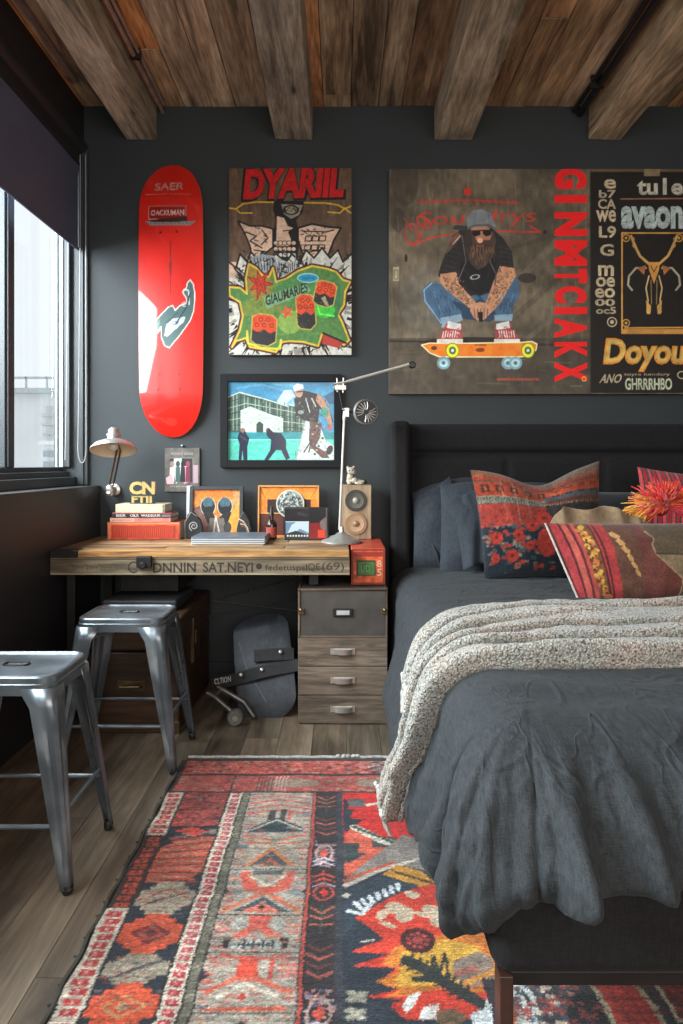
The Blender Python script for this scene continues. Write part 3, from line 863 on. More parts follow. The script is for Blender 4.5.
# right field
cv.poly(RP((345, 795), (700, 795), (700, 1030), (345, 1030)), NAV)
cv.rect(.008, -2.19, RX1, -1.9, BR); cv.poly(RP((346, 800), (430, 800), (470, 880), (400, 842), (346, 838)), BR)
cv.poly(RP((345, 800), (352, 808), (346, 816), (355, 822), (345, 832)), NAV); cv.poly(RP((345, 812), (356, 813), (350, 822), (366, 822), (345, 836)), (44, 50, 58)); cv.rect(.03, -2.15, .08, -2.10, (92, 90, 90)); cv.line(RP((369, 808), (378, 806)), .014, CRM)
cv.poly(RP((346, 838), (356, 828), (412, 852), (425, 858), (346, 880)), (206, 84, 60)); cv.poly(RP((346, 846), (360, 846), (360, 856), (370, 856), (352, 866), (346, 866)), (50, 62, 64)); cv.rect(.09, -1.93, .16, -1.88, (60, 70, 66))
cv.line(RP((356, 830), (382, 843), (412, 852), (440, 866)), .030, CRM); 
for i in range(16):
    t = i / 15; p = R_(356 + 70 * t, 830 + 29 * t); cv.rect(p[0] - .008, p[1] - .008, p[0] + .008, p[1] + .006, (60, 74, 70))
cv.poly(RP((404, 838), (440, 850), (440, 876), (400, 868), (346, 892), (346, 883)), (128, 118, 110)); cv.line(RP((346, 889), (388, 872), (420, 862)), .012, (190, 176, 160)); cv.line(RP((346, 884), (396, 866)), .010, ORA)
cv.poly(RP((384, 878), (400, 868), (424, 874), (440, 890), (426, 892)), MUS)
for i in range(8):
    p = R_(393 + i * 5.4, 873 + i * 1.6); cv.line([p, (p[0] + .02, p[1] + .02)], .005, (90, 60, 30))
# flames on navy
cv.poly(RP((346, 895), (376, 880), (420, 888), (380, 912), (356, 930), (346, 940)), (48, 60, 72))
fl = RP((357, 922), (376, 910), (398, 898), (420, 890), (440, 886), (520, 900), (520, 1024), (440, 1024), (408, 1024), (390, 1010), (404, 1004), (366, 1001), (402, 993), (380, 986), (400, 972), (353, 970), (393, 958), (353, 956), (386, 943), (370, 930))
cv.poly(fl, (212, 52, 34))
cv.poly(RP((398, 950), (424, 942), (470, 935), (520, 940), (520, 985), (470, 1000), (440, 994), (412, 1000), (384, 1002), (402, 994), (378, 986), (402, 974), (384, 968)), (214, 112, 36))
cv.poly(RP((402, 958), (420, 948), (450, 944), (480, 950), (500, 975), (476, 990), (446, 988), (420, 992), (396, 990), (404, 972)), (214, 156, 48))
cv.poly(RP((455, 965), (480, 955), (495, 962), (497, 985), (468, 992), (456, 980)), (136, 116, 100)); cv.line(RP((460, 978), (478, 972)), .016, (170, 96, 84)); cv.line(RP((462, 990), (496, 975)), .014, (206, 130, 50))
cv.line(RP((410, 965), (425, 972), (445, 985), (462, 996), (486, 1010)), .030, (42, 46, 44)); cv.line(RP((418, 984), (440, 984), (462, 996)), .016, (42, 46, 44))
for i in range(9):
    p = R_(412 + i * 7, 968 + i * 4.2); cv.line([p, (p[0] + .012, p[1] - .03)], .007, (42, 46, 44)); cv.line([p, (p[0] - .02, p[1] + .004)], .006, (42, 46, 44))
cv.line(RP((432, 984), (436, 960), (442, 980), (447, 958), (452, 982)), .007, (42, 46, 44))
c = R_(420, 944); cv.ell(c[0], c[1], .040, .040, (60, 26, 28))
for i in range(9): a = i * .698; cv.ell(c[0] + .028 * math.cos(a), c[1] + .028 * math.sin(a), .013, .013, (70, 30, 30)); cv.ell(c[0] + .022 * math.cos(a), c[1] + .022 * math.sin(a), .006, .006, (186, 60, 56))
cv.ell(c[0], c[1], .012, .012, (180, 66, 60))
for (x_, y_, w_, h_) in ((399, 912, .03, .022), (407, 918, .022, .028), (384, 918, .012, .02), (390, 928, .022, .008), (413, 898, .02, .014), (436, 915, .03, .02), (440, 925, .02, .02), (424, 918, .02, .008)):
    p = R_(x_, y_); cv.ell(p[0], p[1], w_, h_, (196, 178, 146), .95, rot=.5)
for i in range(7): cv.line([R_(363 + i * 6, 912 - i * 3.2), R_(357 + i * 7, 906 - i * 3)], .012, (206, 212, 214))
cv.line(RP((350, 915), (364, 918), (372, 908)), .012, (206, 212, 214)); cv.ell(*R_(347, 899), .01, .008, CRM)
cv.poly(RP((402, 1012), (410, 1000), (424, 996), (416, 1008), (408, 1018)), (214, 210, 204)); cv.poly(RP((420, 1024), (424, 1012), (440, 1008), (436, 1024)), (214, 210, 204)); cv.poly(RP((470, 1020), (484, 1012), (490, 1000), (500, 1006), (496, 1030), (478, 1030)), (200, 206, 206)); cv.ell(*R_(452, 1022), .03, .02, (110, 84, 60))
for (x_, y_) in ((358, 1000), (357, 1018)):
    p = R_(x_, y_)
    for dx_, dy_ in ((-.012, -.008), (.012, -.006), (0, 0), (-.012, .010), (.010, .010)): cv.ell(p[0] + dx_, p[1] + dy_, .011, .007, (156, 150, 130))
cv.line(RP((364, 946), (376, 944)), .005, CRM)
# part under the bed and towards the camera
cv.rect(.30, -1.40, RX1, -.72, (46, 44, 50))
cv.poly(RP((511, 1040), (511, 992), (524, 1040)), (206, 92, 40)); cv.line(RP((509, 985), (520, 1004), (532, 1045)), .03, (190, 190, 186)); cv.line(RP((520, 985), (534, 1002), (540, 1045)), .014, (170, 172, 170))
speck(.34, -1.4, .50, -.8, [(150, 56, 48), (60, 70, 80), (170, 150, 130), (90, 60, 60)], 500, .008)
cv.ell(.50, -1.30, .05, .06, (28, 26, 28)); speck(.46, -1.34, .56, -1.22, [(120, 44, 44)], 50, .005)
cv.poly([(.53, -1.40), (.62, -1.40), (.70, -.72), (.56, -.72)], (160, 44, 34)); cv.line([(.53, -1.4), (.56, -.72)], .012, (150, 140, 110)); cv.line([(.62, -1.4), (.70, -.72)], .012, (150, 140, 110))
for i in range(20): cv.line([(.53, -1.38 + i * .033), (.66, -1.38 + i * .033)], .004, (120, 34, 30))
for i in range(2): cv.line([(.56 + i * .03, -1.4), (.60 + i * .035, -.72)], .004, (120, 34, 30))
for (xa, xb) in ((.66, .80), (.86, 1.0), (1.06, 1.2)):
    for k in range(4): y_ = -1.39 + k * .15; cv.rect(xa, y_, xb, y_ + .10, (170, 160, 130)); cv.rect(xa + .008, y_ + .008, xb - .008, y_ + .092, (110, 44, 40)); speck(xa + .01, y_ + .01, xb - .01, y_ + .09, [(150, 60, 54), (70, 44, 48)], 50, .006)
# end borders at the far edge
cv.rect(RX0, -RY1, RX1, -2.19, DRK)
cv.rect(-.56, -2.425, .12, -2.325, (176, 66, 54)); cv.rect(.12, -2.425, RX1, -2.325, (128, 88, 84)); speck(-.55, -2.42, .12, -2.33, [(90, 46, 50), (196, 100, 84), (150, 120, 100)], 260, .007); speck(.1, -2.42, RX1, -2.33, [(66, 50, 58), (176, 160, 140), (150, 84, 80), (90, 80, 90)], 420, .008)
for k in range(5):
    for i in range(26): cv.rect(.02 + i * .03, -2.415 + k * .02, .036 + i * .03, -2.406 + k * .02, (70, 48, 56) if (i + k) % 2 else (160, 110, 100))
cv.rect(-.56, -2.31, RX1, -2.20, (170, 70, 60)); speck(-.55, -2.31, RX1, -2.2, [(150, 130, 112), (190, 84, 72), (140, 56, 52), (150, 100, 88)], 500, .009)
for x_ in (-.16, .14, .5, .8): cv.ell(x_, -2.255, .09, .028, (140, 124, 104), .9)
for i in range(9): cv.line([(-.28 + i * .012, -2.305), (-.28 + i * .012, -2.205)], .004, (60, 50, 48) if i < 5 else (190, 150, 140))
for y_ in (-2.32, -2.315, -2.195): cv.line([(RX0, y_), (RX1, y_)], .006, DRK)
cv.line([(-.366, -2.31), (-.366, -2.2)], .006, DRK)
cv.rect(RX0, -RY1, -.572, -.72, (46, 42, 38)); cv.rect(RX0, -RY1, RX1, -2.437, (60, 56, 52))
# woven irregularity: jitter rows and columns, thread noise
rr = np.random.default_rng(3)
A = cv.a
jx = np.cumsum(rr.normal(0, .22, cv.h)); jx = np.clip(jx - np.linspace(0, jx[-1], cv.h), -2, 2).round().astype(int)
for j in range(cv.h): A[j] = np.roll(A[j], jx[j], axis=0)
blk = rr.normal(0, 1.0, (cv.h, cv.w)); ox_ = np.clip((np.arange(cv.w)[None, :] + np.round(blk * .55)).astype(int), 0, cv.w - 1); oy_ = np.clip((np.arange(cv.h)[:, None] + np.round(rr.normal(0, .5, (cv.h, cv.w)))).astype(int), 0, cv.h - 1)
cv.a = A[oy_, ox_]
# flatwoven rows: darker furrow between weft rows, alternating thread tone
rowt = 1 + rr.normal(0, .045, (cv.h, 1))
colt = rr.normal(0, .12, (cv.h, cv.w)); colt = 1 + (colt + np.roll(colt, 1, 1) + np.roll(colt, 2, 1)) / 2
cv.a *= (rowt * colt)[..., None]
cv.a *= 1 + rr.normal(0, .09, (cv.h, cv.w))[..., None]
cv.mottle(.10, .12, 9); cv.mottle(.12, .02, 10, sx=2); g_ = cv.a.mean(2, keepdims=True); cv.a = (cv.a * .86 + g_ * .14) * .93 + 4
u = np.linspace(0, 1, cv.w); v = np.linspace(0, 1, cv.h)
X, Yv = np.meshgrid(RX0 + (RX1 - RX0) * u, RY1 - (RY1 - RY0) * v)
Z = 0.0085 + 0.0012 * np.sin(X * 23 + Yv * 5) * np.sin(Yv * 17) + rr.normal(0, .0003, X.shape)
edge = np.minimum(np.minimum(X - RX0, RX1 - X), np.minimum(RY1 - Yv, Yv - RY0))
Z *= np.clip(edge / .006, .15, 1)
X = X + .0035 * np.sin(Yv * 31) * (X < RX0 + .02)
rug = empty('kilim_rug', 'large red, navy and cream patterned kilim rug spread on the floor under the bed', 'rug', (0, 0, 0.0005))
grid_obj('woven_field', np.stack([X, Yv, Z], -1)[::-1], vcol('rug_wool', rough=0.95, bump=0.6, bscale=260, spec=0.15, sheen=0.15, dist=0.004), rug, cv.lin()[::-1])
M_fr = mat('rug_edge_yarn', (0.45, 0.43, 0.40), rough=0.9, var=0.3, scale=80, bump=0.6)
b = MB(); pts = [(RX0 + .012 + i * .02, RY1 + .003 + .002 * math.sin(i * 1.3), 0.008) for i in range(int((RX1 - RX0) / .02))]; b.tube(pts, 0.0055, 8)
b.build('end_cord', M_fr, rug, smooth=True)
M_fr2 = mat('rug_edge_dark', (0.06, 0.055, 0.045), rough=0.9, var=0.3, scale=80, bump=0.6)
b = MB(); pts = [(RX0 - .002 + .003 * math.sin(i * .9), RY0 + .01 + i * .02, 0.006) for i in range(int((RY1 - RY0) / .02))]; b.tube(pts, 0.0055, 8)
for i in range(26):
    y_ = RY0 + .03 + i * .065 + rg.uniform(-.02, .02); b.tube([(RX0, y_, .005), (RX0 - .014, y_ + rg.uniform(-.006, .006), .003)], .0022, 5)
b.build('side_binding', M_fr2, rug, smooth=True)
b = MB()
for k in range(5): b.ball((RX0 + .57 + k * .018 + .004 * (k % 2), RY1 + .002, .012), (.011, .008, .007), 8, 6)
b.build('yarn_knot', M_fr, rug, smooth=True)

# ------------------------------------------------------------------ desk
M_top = wood('desk_plank', (0.27, 0.165, 0.085), (0.45, 0.31, 0.18), 'X', rough=0.55, scale=5, usecol=True, bump=0.4, dark=0.3)
M_apron_v = vcol('desk_apron_paint', rough=0.7, grain=0.35, gscale=40, stretch=(0.1, 1, 1.5), bump=0.3, bscale=60)
TZ = 0.735
desk = empty('desk', 'timber plank desk with a lettered grey apron along the back wall', 'desk', (-0.6, 3.08, 0))
ox, oy = -0.6, 3.08
b = MB()
ydv = [2.785, 2.86, 2.96, 3.08, 3.20, 3.37]
cols = [(1.25, 1.0, 0.62), (0.72, 0.72, 0.72), (1.05, 0.9, 0.75), (0.85, 0.82, 0.8), (1.1, 0.95, 0.78)]
for i in range(5):
    xs = [-1.228, -0.9 + 0.13 * (i % 3), -0.35 + 0.1 * (i % 2), 0.034]
    if i == 0: xs = [-1.115, 0.034]
    for k in range(len(xs) - 1):
        s = 0.9 + 0.2 * rng.random()
        b.col = tuple(c * s for c in cols[i])
        b.box((xs[k] + 0.001 - ox, ydv[i] + 0.001 - oy, TZ - 0.03), (xs[k + 1] - 0.001 - ox, ydv[i + 1] - 0.001 - oy, TZ - rng.random() * 0.0012))
b.build('tabletop', M_top, desk, bevel=0.003)
b = MB(); b.box((-1.23 - ox, 2.783 - oy, TZ - 0.031), (-1.117 - ox, 2.858 - oy, TZ - 0.0005)); b.build('corner_plate', M_iron, desk, bevel=0.003)
cv = Canvas(50.5, 555.5, 349.5, 572.5, 3, (112, 98, 78))
cv.mottle(0.25, 14, 3, sx=3); cv.mottle(0.18, 2.5, 4, sx=6)
cv.line([(50, 557), (350, 557)], 1.2, (70, 58, 46)); cv.line([(50, 571.6), (350, 571.6)], 1.6, (150, 136, 110))
ink = (44, 38, 34)
cv.text('C', (128, 571), (9, 0), (0, -12), ink); cv.text('DNNIN', (153, 570.5), (43, -0.5), (0, -10), ink, 0.02)
cv.text('SAT.NEYI', (203, 570), (50, 0), (0, -10), ink, 0.02)
cv.ell(259, 564, 3, 3, ink); cv.text('fedetuspsl', (265, 570), (42, 0), (0, -8), ink, 0.01); cv.text('QE', (308, 569), (12, 0), (0, -8), ink); cv.text('(69)', (322, 570), (22, 0), (0, -10), ink)
for i in range(24): cv.line([(70 + i * 2.4, 561 + (i * 7) % 6), (71 + i * 2.4, 563 + (i * 5) % 6)], 0.6, (70, 60, 50))
b = MB(); b.box((-1.23 - ox, 2.79 - oy, 0.632), (0.034 - ox, 2.815 - oy, TZ - 0.031)); ap = b.build('apron', wood('apron_wood', (0.12, 0.1, 0.08), (0.2, 0.17, 0.13), 'X', rough=0.7, scale=4), desk, bevel=0.001)
ps = panel('painted_lettering', cv, (-1.23 - ox, 2.7885 - oy, TZ - 0.0315), (1.264, 0, 0), (0, 0, -0.072), M_apron_v, ap)
b = MB(); b.box((PX(137, 2.78) - ox, 2.765 - oy, 0.665), (PX(152, 2.78) - ox, 2.79 - oy, 0.712)); b.cyl((PX(144, 2.78) - ox, 2.755 - oy, 0.675), (PX(144, 2.78) - ox, 2.79 - oy, 0.675), 0.014, 14)
b.build('clasp', M_iron, desk, bevel=0.004)
for lx, ly in ((-1.17, 2.87), (-1.17, 3.33), (-0.21, 3.345)):
    if True:
        b = MB(); b.box((lx - 0.018 - ox, ly - 0.018 - oy, 0), (lx + 0.018 - ox, ly + 0.018 - oy, 0.70)); b.build('leg', M_iron, desk, bevel=0.002)
b = MB(); b.box((-0.99 - ox, 2.95 - oy, 0.53), (-0.73 - ox, 3.3 - oy, 0.635)); b.box((-0.96 - ox, 2.95 - oy, 0.635), (-0.93 - ox, 3.3 - oy, 0.70)); b.box((-0.79 - ox, 2.95 - oy, 0.635), (-0.76 - ox, 3.3 - oy, 0.70))
dr = b.build('drawer', M_iron, desk, bevel=0.004)
b = MB(); b.box((-0.14 - ox, 2.84 - oy, 0.5806), (-0.10 - ox, 3.1 - oy, 0.705)); b.build('support_block', M_iron, desk, bevel=0.002)
wy = 3.32
for p, q in (((190, 620), (345, 589)), ((178, 597), (345, 616)), ((190, 606), (312, 574)), ((225, 560), (225, 592)), ((252, 560), (251, 596))):
    b = MB(); b.cyl((PX(p[0], wy) - ox, wy - oy, PZ(p[1], wy)), (PX(q[0], wy) - ox, wy - oy, PZ(q[1], wy)), 0.0022, 6); b.build('tension_wire', M_wire, desk, smooth=True)

# ------------------------------------------------------------------ metal stools
def stool(loc, rz, label):
    st = empty('metal_stool', label, 'stool', loc, (0, 0, rz), 'grey metal stools beside the desk')
    HX, HY_, H = 0.155, 0.122, 0.545

    def rrect(hx, hy, r, z, n=6):
        out = []
        for cx_, cy_, a0 in ((hx - r, hy - r, 0), (-hx + r, hy - r, 90), (-hx + r, -hy + r, 180), (hx - r, -hy + r, 270)):
            for k in range(n + 1):
                a = math.radians(a0 + 90 * k / n); out.append((cx_ + r * math.cos(a), cy_ + r * math.sin(a), z))
        return out
    b = MB()
    prof = [(-0.004, -0.050, 0), (0.004, -0.048, 0), (0.0035, -0.020, 0), (0.001, -0.018, 0), (0.0, -0.004, 0), (-0.004, 0.0, 0), (-0.013, 0.001, 0), (-0.019, -0.004, 0), (-0.024, -0.0055, 0)]
    rings = [rrect(HX + d, HY_ + d, 0.045 + d if d > -0.03 else 0.02, H + z) for d, z, _ in prof]
    n = len(rings[0])
    inner = rrect(HX - 0.12, HY_ - 0.115, 0.018, H - 0.0035)           # edge around the hand slot
    sl = rrect(0.034, 0.013, 0.010, H - 0.0035)
    sl2 = rrect(0.030, 0.009, 0.008, H - 0.014)
    rings += [sl, sl2]
    vs = [p for r in rings for p in r]; fs = []
    for i in range(len(rings) - 1):
        for k in range(n):
            fs.append((i * n + k, i * n + (k + 1) % n, (i + 1) * n + (k + 1) % n, (i + 1) * n + k))
    b.add(vs, fs)
    se = b.build('seat', M_steel, st, smooth=True)
    # slot rim (sub-part)
    b = MB(); pts = [Vector(p) + Vector((0, 0, 0.002)) for p in rrect(0.035, 0.014, 0.011, H - 0.0035)]; b.tube(pts + pts[:1], 0.0022, 6); b.build('hand_slot_rim', M_black, se, smooth=True)
    FX, FY = 0.212, 0.158
    for sx in (-1, 1):
        for sy in (-1, 1):
            b = MB(); vs, fs = [], []
            N = 10
            for i in range(N + 1):
                t = i / N
                z = (H - 0.030) * (1 - t) + 0.012 * t
                hx = HX + 0.003 + (FX - HX) * t; hy = HY_ + 0.003 + (FY - HY_) * t
                w = 0.072 * (1 - t) + 0.024 * t if t > 0.08 else 0.072 + 0.02 * (1 - t / 0.08)
                w2 = w * 0.8
                r = 0.024 * (1 - t) + 0.008 * t
                g = 0.006 if 0.15 < t < 0.9 else 0.0
                prof = [(-w, 0.006), (-w, 0), (-r * 1.9, 0), (-r * 1.5, -g), (-r * 1.1, -g * .6), (-r * 0.55, -r * 0.12), (-r * 0.12, -r * 0.55), (-g * .6, -r * 1.1), (-g, -r * 1.5), (0, -r * 1.9), (0, -w2), (0.0, -w2)]
                prof = [(p[0], (p[1] if p[1] <= 0 else -0.007)) for p in prof]
                prof[-1] = (-0.007, -w2)
                for px_, py_ in prof: vs.append((sx * (hx + px_), sy * (hy + py_), z))
            m = 12
            for i in range(N):
                for k in range(m - 1): fs.append((i * m + k, i * m + k + 1, (i + 1) * m + k + 1, (i + 1) * m + k))
            b.add(vs, fs)
            lg = b.build('leg', M_steel, st, smooth=True)
            md = lg.modifiers.new('t', 'SOLIDIFY'); md.thickness = 0.0025; md.offset = 0
            b = MB(); b.lathe([(0.0115, 0), (0.0135, 0.006), (0.0135, 0.022), (0.011, 0.026)], 14, Matrix.Translation((sx * (FX - 0.009), sy * (FY - 0.009), 0)))
            b.build('rubber_foot', M_black, lg, smooth=True)
    zb = 0.165; t = 1 - zb / H
    hx = HX + (FX - HX) * t - 0.008; hy = HY_ + (FY - HY_) * t - 0.008
    for (p, q, z) in (((-hx, -hy), (hx, -hy), zb), ((-hx, hy), (hx, hy), zb), ((-hx, -hy), (-hx, hy), zb + 0.03), ((hx, -hy), (hx, hy), zb + 0.03)):
        b = MB(); p = Vector((*p, z)); q = Vector((*q, z)); d = (q - p).normalized()
        b.tube([p, p + d * 0.05, q - d * 0.05, q], 0.0065, 8, rs=[0.004, 0.0065, 0.0065, 0.004]); b.build('footrest_bar', M_steel, st, smooth=True)
    for s in (-1, 1):
        b = MB(); b.tube([(-HX * s, -HY_, H - 0.085), (0, 0, H - 0.055 - 0.006 * s), (HX * s, HY_, H - 0.085)], 0.005, 6); b.build('cross_brace', M_steel, st, smooth=True)
    return st


stool((-0.905, 1.84, 0), 0, 'grey metal stool standing nearer the camera, cut off by the left edge')
stool((-0.80, 2.49, 0), 0, 'grey metal stool standing under the desk edge, behind the nearer stool')

# ------------------------------------------------------------------ old trunk and case below the desk
M_trunk = wood('trunk_leather', (0.045, 0.022, 0.012), (0.075, 0.038, 0.020), 'X', rough=0.5, scale=3, bump=0.3, knots=False, dark=0.6)
M_brass = mat('aged_brass', (0.16, 0.11, 0.06), rough=0.4, metal=0.8, var=0.3, bump=0.1)
tk = empty('wooden_trunk', 'old brown wooden trunk with metal corners under the desk behind the stool', 'trunk', (-0.865, 2.995, 0))
b = MB(); b.box((-0.20, -0.30, 0.0), (0.20, 0.32, 0.33)); b.build('body', M_trunk, tk, bevel=0.008)
b = MB(); b.box((-0.207, -0.307, 0.335), (0.207, 0.325, 0.47)); b.build('lid', M_trunk, tk, bevel=0.015)
for sx in (-1, 1):
    for z0, z1 in ((0.0, 0.05), (0.27, 0.33)):
        b = MB(); xa, xb_ = sorted((sx * 0.17, sx * 0.2045)); b.box((xa, -0.306, z0), (xb_, -0.27, z1)); b.build('corner_bracket', M_brass, tk, bevel=0.003)
b = MB()
b.box((-0.165, -0.302, 0.02), (0.165, -0.299, 0.04))
for k in range(10): b.ball((-0.155 + k * 0.0345, -0.302, 0.03), 0.007, 8, 6)
b.build('stud_row', M_brass, tk, smooth=True)
b = MB(); b.box((-0.05, -0.306, 0.175), (0.065, -0.299, 0.215)); b.tube([(-0.038, -0.303, 0.195), (-0.034, -0.325, 0.195), (0.047, -0.325, 0.195), (0.051, -0.303, 0.195)], 0.006, 8)
b.build('handle', M_brass, tk, bevel=0.001)
b = MB(); b.box((0.199, -0.08, 0.22), (0.213, 0.04, 0.42)); b.box((0.208, -0.05, 0.30), (0.218, 0.01, 0.36)); b.build('side_latch', M_brass, tk, bevel=0.002)
cs = empty('flat_case', 'flat dark grey case lying on top of the brown trunk under the desk', 'case', (-0.865, 2.99, 0.4705))
b = MB(); b.box((-0.16, -0.17, 0), (0.16, 0.17, 0.046)); b.build('shell', mat('case_fibre', (0.03, 0.03, 0.032), rough=0.6), cs, bevel=0.01)
b = MB(); b.tube([(-0.04, -0.17, 0.022), (-0.035, -0.19, 0.022), (0.035, -0.19, 0.022), (0.04, -0.17, 0.022)], 0.005, 8); b.build('handle', M_iron, cs, smooth=True)

# ------------------------------------------------------------------ drawer unit with a vintage case on it
M_dr = wood('drawer_oak', (0.17, 0.125, 0.09), (0.26, 0.20, 0.15), 'X', rough=0.65, scale=5, bump=0.25, knots=False, dark=0.5)
M_drd = wood('drawer_side', (0.10, 0.07, 0.05), (0.16, 0.12, 0.09), 'Z', rough=0.65, scale=5, bump=0.25, knots=False)
dx = (PX(298, 2.785) + PX(387.5, 2.785)) / 2; hw = (PX(387.5, 2.785) - PX(298, 2.785)) / 2
du = empty('drawer_unit', 'grey-brown oak unit of three drawers standing between desk and bed', 'drawers', (dx, 2.785, 0))
b = MB(); b.box((-hw, 0.012, 0.0), (hw, 0.40, 0.366)); b.build('carcass', M_drd, du, bevel=0.003)
for i in range(3):
    z0 = 0.004 + i * 0.1215
    b = MB(); b.box((-hw, 0, z0), (hw, 0.0115, z0 + 0.118)); d = b.build('drawer', M_dr, du, bevel=0.0025)
    b = MB(); zc = z0 + 0.062
    b.box((-0.052, -0.004, zc - 0.012), (0.052, 0, zc + 0.013))
    n = 12
    pr = []
    for k in range(n + 1):
        a = math.pi * k / n; pr.append((-0.04 * math.cos(a), -0.004 - 0.020 * math.sin(a)))
    vs = []; fs = []
    for k, (hx_, hy_) in enumerate(pr):
        vs += [(hx_, hy_, zc + 0.011), (hx_ * 0.98, hy_ * 0.95, zc - 0.010)]
    for k in range(n): fs.append((2 * k, 2 * k + 1, 2 * k + 3, 2 * k + 2))
    fs.append(tuple(2 * k for k in range(n, -1, -1)))
    b.add(vs, fs)
    h = b.build('cup_handle', M_chrome, d, smooth=False)
    md = h.modifiers.new('t', 'SOLIDIFY'); md.thickness = 0.002
M_case = mat('case_canvas', (0.062, 0.052, 0.045), rough=0.65, var=0.25, scale=14, bump=0.4, bscale=300)
M_caseedge = mat('case_leather_edge', (0.14, 0.095, 0.065), rough=0.5, var=0.25, scale=30, bump=0.3)
vc = empty('vintage_case', 'dark grey vintage travel case with tan edges on top of the drawer unit', 'suitcase', (dx, 2.785, 0.3665))
ch = 0.2065
b = MB(); b.box((-hw + 0.004, 0.004, 0.003), (hw - 0.004, 0.37, ch - 0.003)); b.build('body', M_case, vc, bevel=0.008)
b = MB()
e = 0.008
for (a_, c_) in (((-hw, 0, 0), (hw, e, e)), ((-hw, 0, ch - e), (hw, e, ch)), ((-hw, 0, 0), (-hw + e, e, ch)), ((hw - e, 0, 0), (hw, e, ch)),
                 ((-hw, 0, ch - e), (-hw + e, 0.372, ch)), ((hw - e, 0, ch - e), (hw, 0.372, ch)), ((-hw, 0.364, 0), (-hw + e, 0.372, ch)), ((hw - e, 0.364, 0), (hw, 0.372, ch))): b.box(a_, c_)
b.build('edge_trim', M_caseedge, vc, bevel=0.002)
for sx in (-1, 1):
    b = MB(); b.box((sx * (hw - 0.012) - 0.013, -0.004, 0.10), (sx * (hw - 0.012) + 0.013, 0.003, 0.125)); b.ball((sx * (hw - 0.012), -0.004, 0.118), 0.009, 10, 8); b.build('latch', M_brass, vc, bevel=0.002)
b = MB(); b.box((-0.042, -0.004, 0.088), (0.042, 0.004, 0.124)); lp = b.build('label_plate', M_iron, vc, bevel=0.003)
b = MB(); b.box((-0.026, -0.0065, 0.098), (0.028, -0.003, 0.116)); b.build('paper_label', mat('label_paper', (0.45, 0.44, 0.42), rough=0.6), lp)

# red metal box on the case
M_redbox = mat('red_lacquer_wood', (0.42, 0.055, 0.025), rough=0.4, var=0.3, scale=12, bump=0.15)
rx0, rx1 = PX(351, 2.87), PX(385.5, 2.87)
rb_ = empty('red_radio_box', 'small red wooden box with a green square dial, on the vintage case', 'box', ((rx0 + rx1) / 2, 2.87, 0.5735))
rw = (rx1 - rx0) / 2; rh = TZ - 0.5740
b = MB(); b.box((-rw, 0, 0), (rw, 0.40, rh)); b.build('body', M_redbox, rb_, bevel=0.005)
cv = Canvas(0, 0, 34.5, 37, 4, (196, 84, 44))
cv.mottle(0.25, 5, 2); cv.line([(1, 1), (33.5, 1), (33.5, 36), (1, 36)], 1.6, (120, 40, 28), closed=True)
cv.rect(2, 3, 32.5, 8, (150, 44, 30)); cv.rect(5, 12, 25, 28, (40, 50, 36)); cv.rect(6.5, 13.5, 24, 27, (72, 118, 62)); cv.ell(15, 20, 5, 5, (56, 96, 50)); cv.text('UD', (10, 24), (9, 0), (0, -7), (120, 160, 90))
cv.text('8', (26.5, 19), (4.5, 0), (0, -7), (225, 200, 170)); cv.text('5', (26.5, 28), (4.5, 0), (0, -7), (225, 200, 170))
panel('dial_panel', cv, (-rw + 0.003, -0.0012, rh - 0.004), (2 * rw - 0.006, 0, 0), (0, 0, -(rh - 0.008)), vcol('printed_front', rough=0.5, grain=0.15), rb_)

# ------------------------------------------------------------------ skateboard leaning under the desk
def board_outline(W, Lg, n=40, sq=2.6):
    """half widths along the length"""
    out = []
    for i in range(n + 1):
        s = -1 + 2 * i / n
        e_ = 0.62
        if abs(s) <= e_: w = 1 - 0.02 * (s / e_) ** 2
        else:
            q = (abs(s) - e_) / (1 - e_); w = 0.98 * (1 - q ** 2.2) ** (1 / 2.0)
        out.append((s * Lg / 2, max(w, 0.0) * W / 2))
    return out


def deck_mesh(name, W, Lg, thick, mats, parent, canvas=None, kick=0.05, n=330, m=110, conc=0.006):
    """deck whose printed side faces -y; long way is z"""
    ol = board_outline(W, Lg, n)
    rows = []
    for (z, w) in ol:
        s = z / (Lg / 2)
        k = max(0, (abs(s) - 0.68) / 0.32)
        row = []
        for j in range(m + 1):
            u = -1 + 2 * j / m
            row.append((u * max(w, 1e-4), kick * k ** 1.6 - conc * (1 - u * u) * (1 - k * .7), z))
        rows.append(row)
    P = np.array(rows)
    Q = P.copy(); Q[..., 1] += thick
    col = None
    if canvas is not None:
        lc = canvas.lin()
        ix = np.clip(((P[..., 0] / W + 0.5) * (canvas.w - 1)).round().astype(int), 0, canvas.w - 1)
        iy = np.clip(((0.5 - P[..., 2] / Lg) * (canvas.h - 1)).round().astype(int), 0, canvas.h - 1)
        col = lc[iy, ix]
    front = grid_obj(name, P, mats[0], parent, col)
    # wooden core: back face plus rim
    loop = [tuple(P[i, 0]) for i in range(n + 1)] + [tuple(P[i, m]) for i in range(n, -1, -1)]
    loop2 = [tuple(Q[i, 0]) for i in range(n + 1)] + [tuple(Q[i, m]) for i in range(n, -1, -1)]
    bb = MB(); k = len(loop)
    bb.add(loop + loop2, [(i, (i + 1) % k, (i + 1) % k + k, i + k) for i in range(k)])
    vs = [tuple(p) for r in Q for p in r]
    bb.add(vs, [(i * (m + 1) + j, i * (m + 1) + j + 1, (i + 1) * (m + 1) + j + 1, (i + 1) * (m + 1) + j) for i in range(n) for j in range(m)])
    core = bb.build('wood_ply', mats[1], parent, smooth=True)
    return front


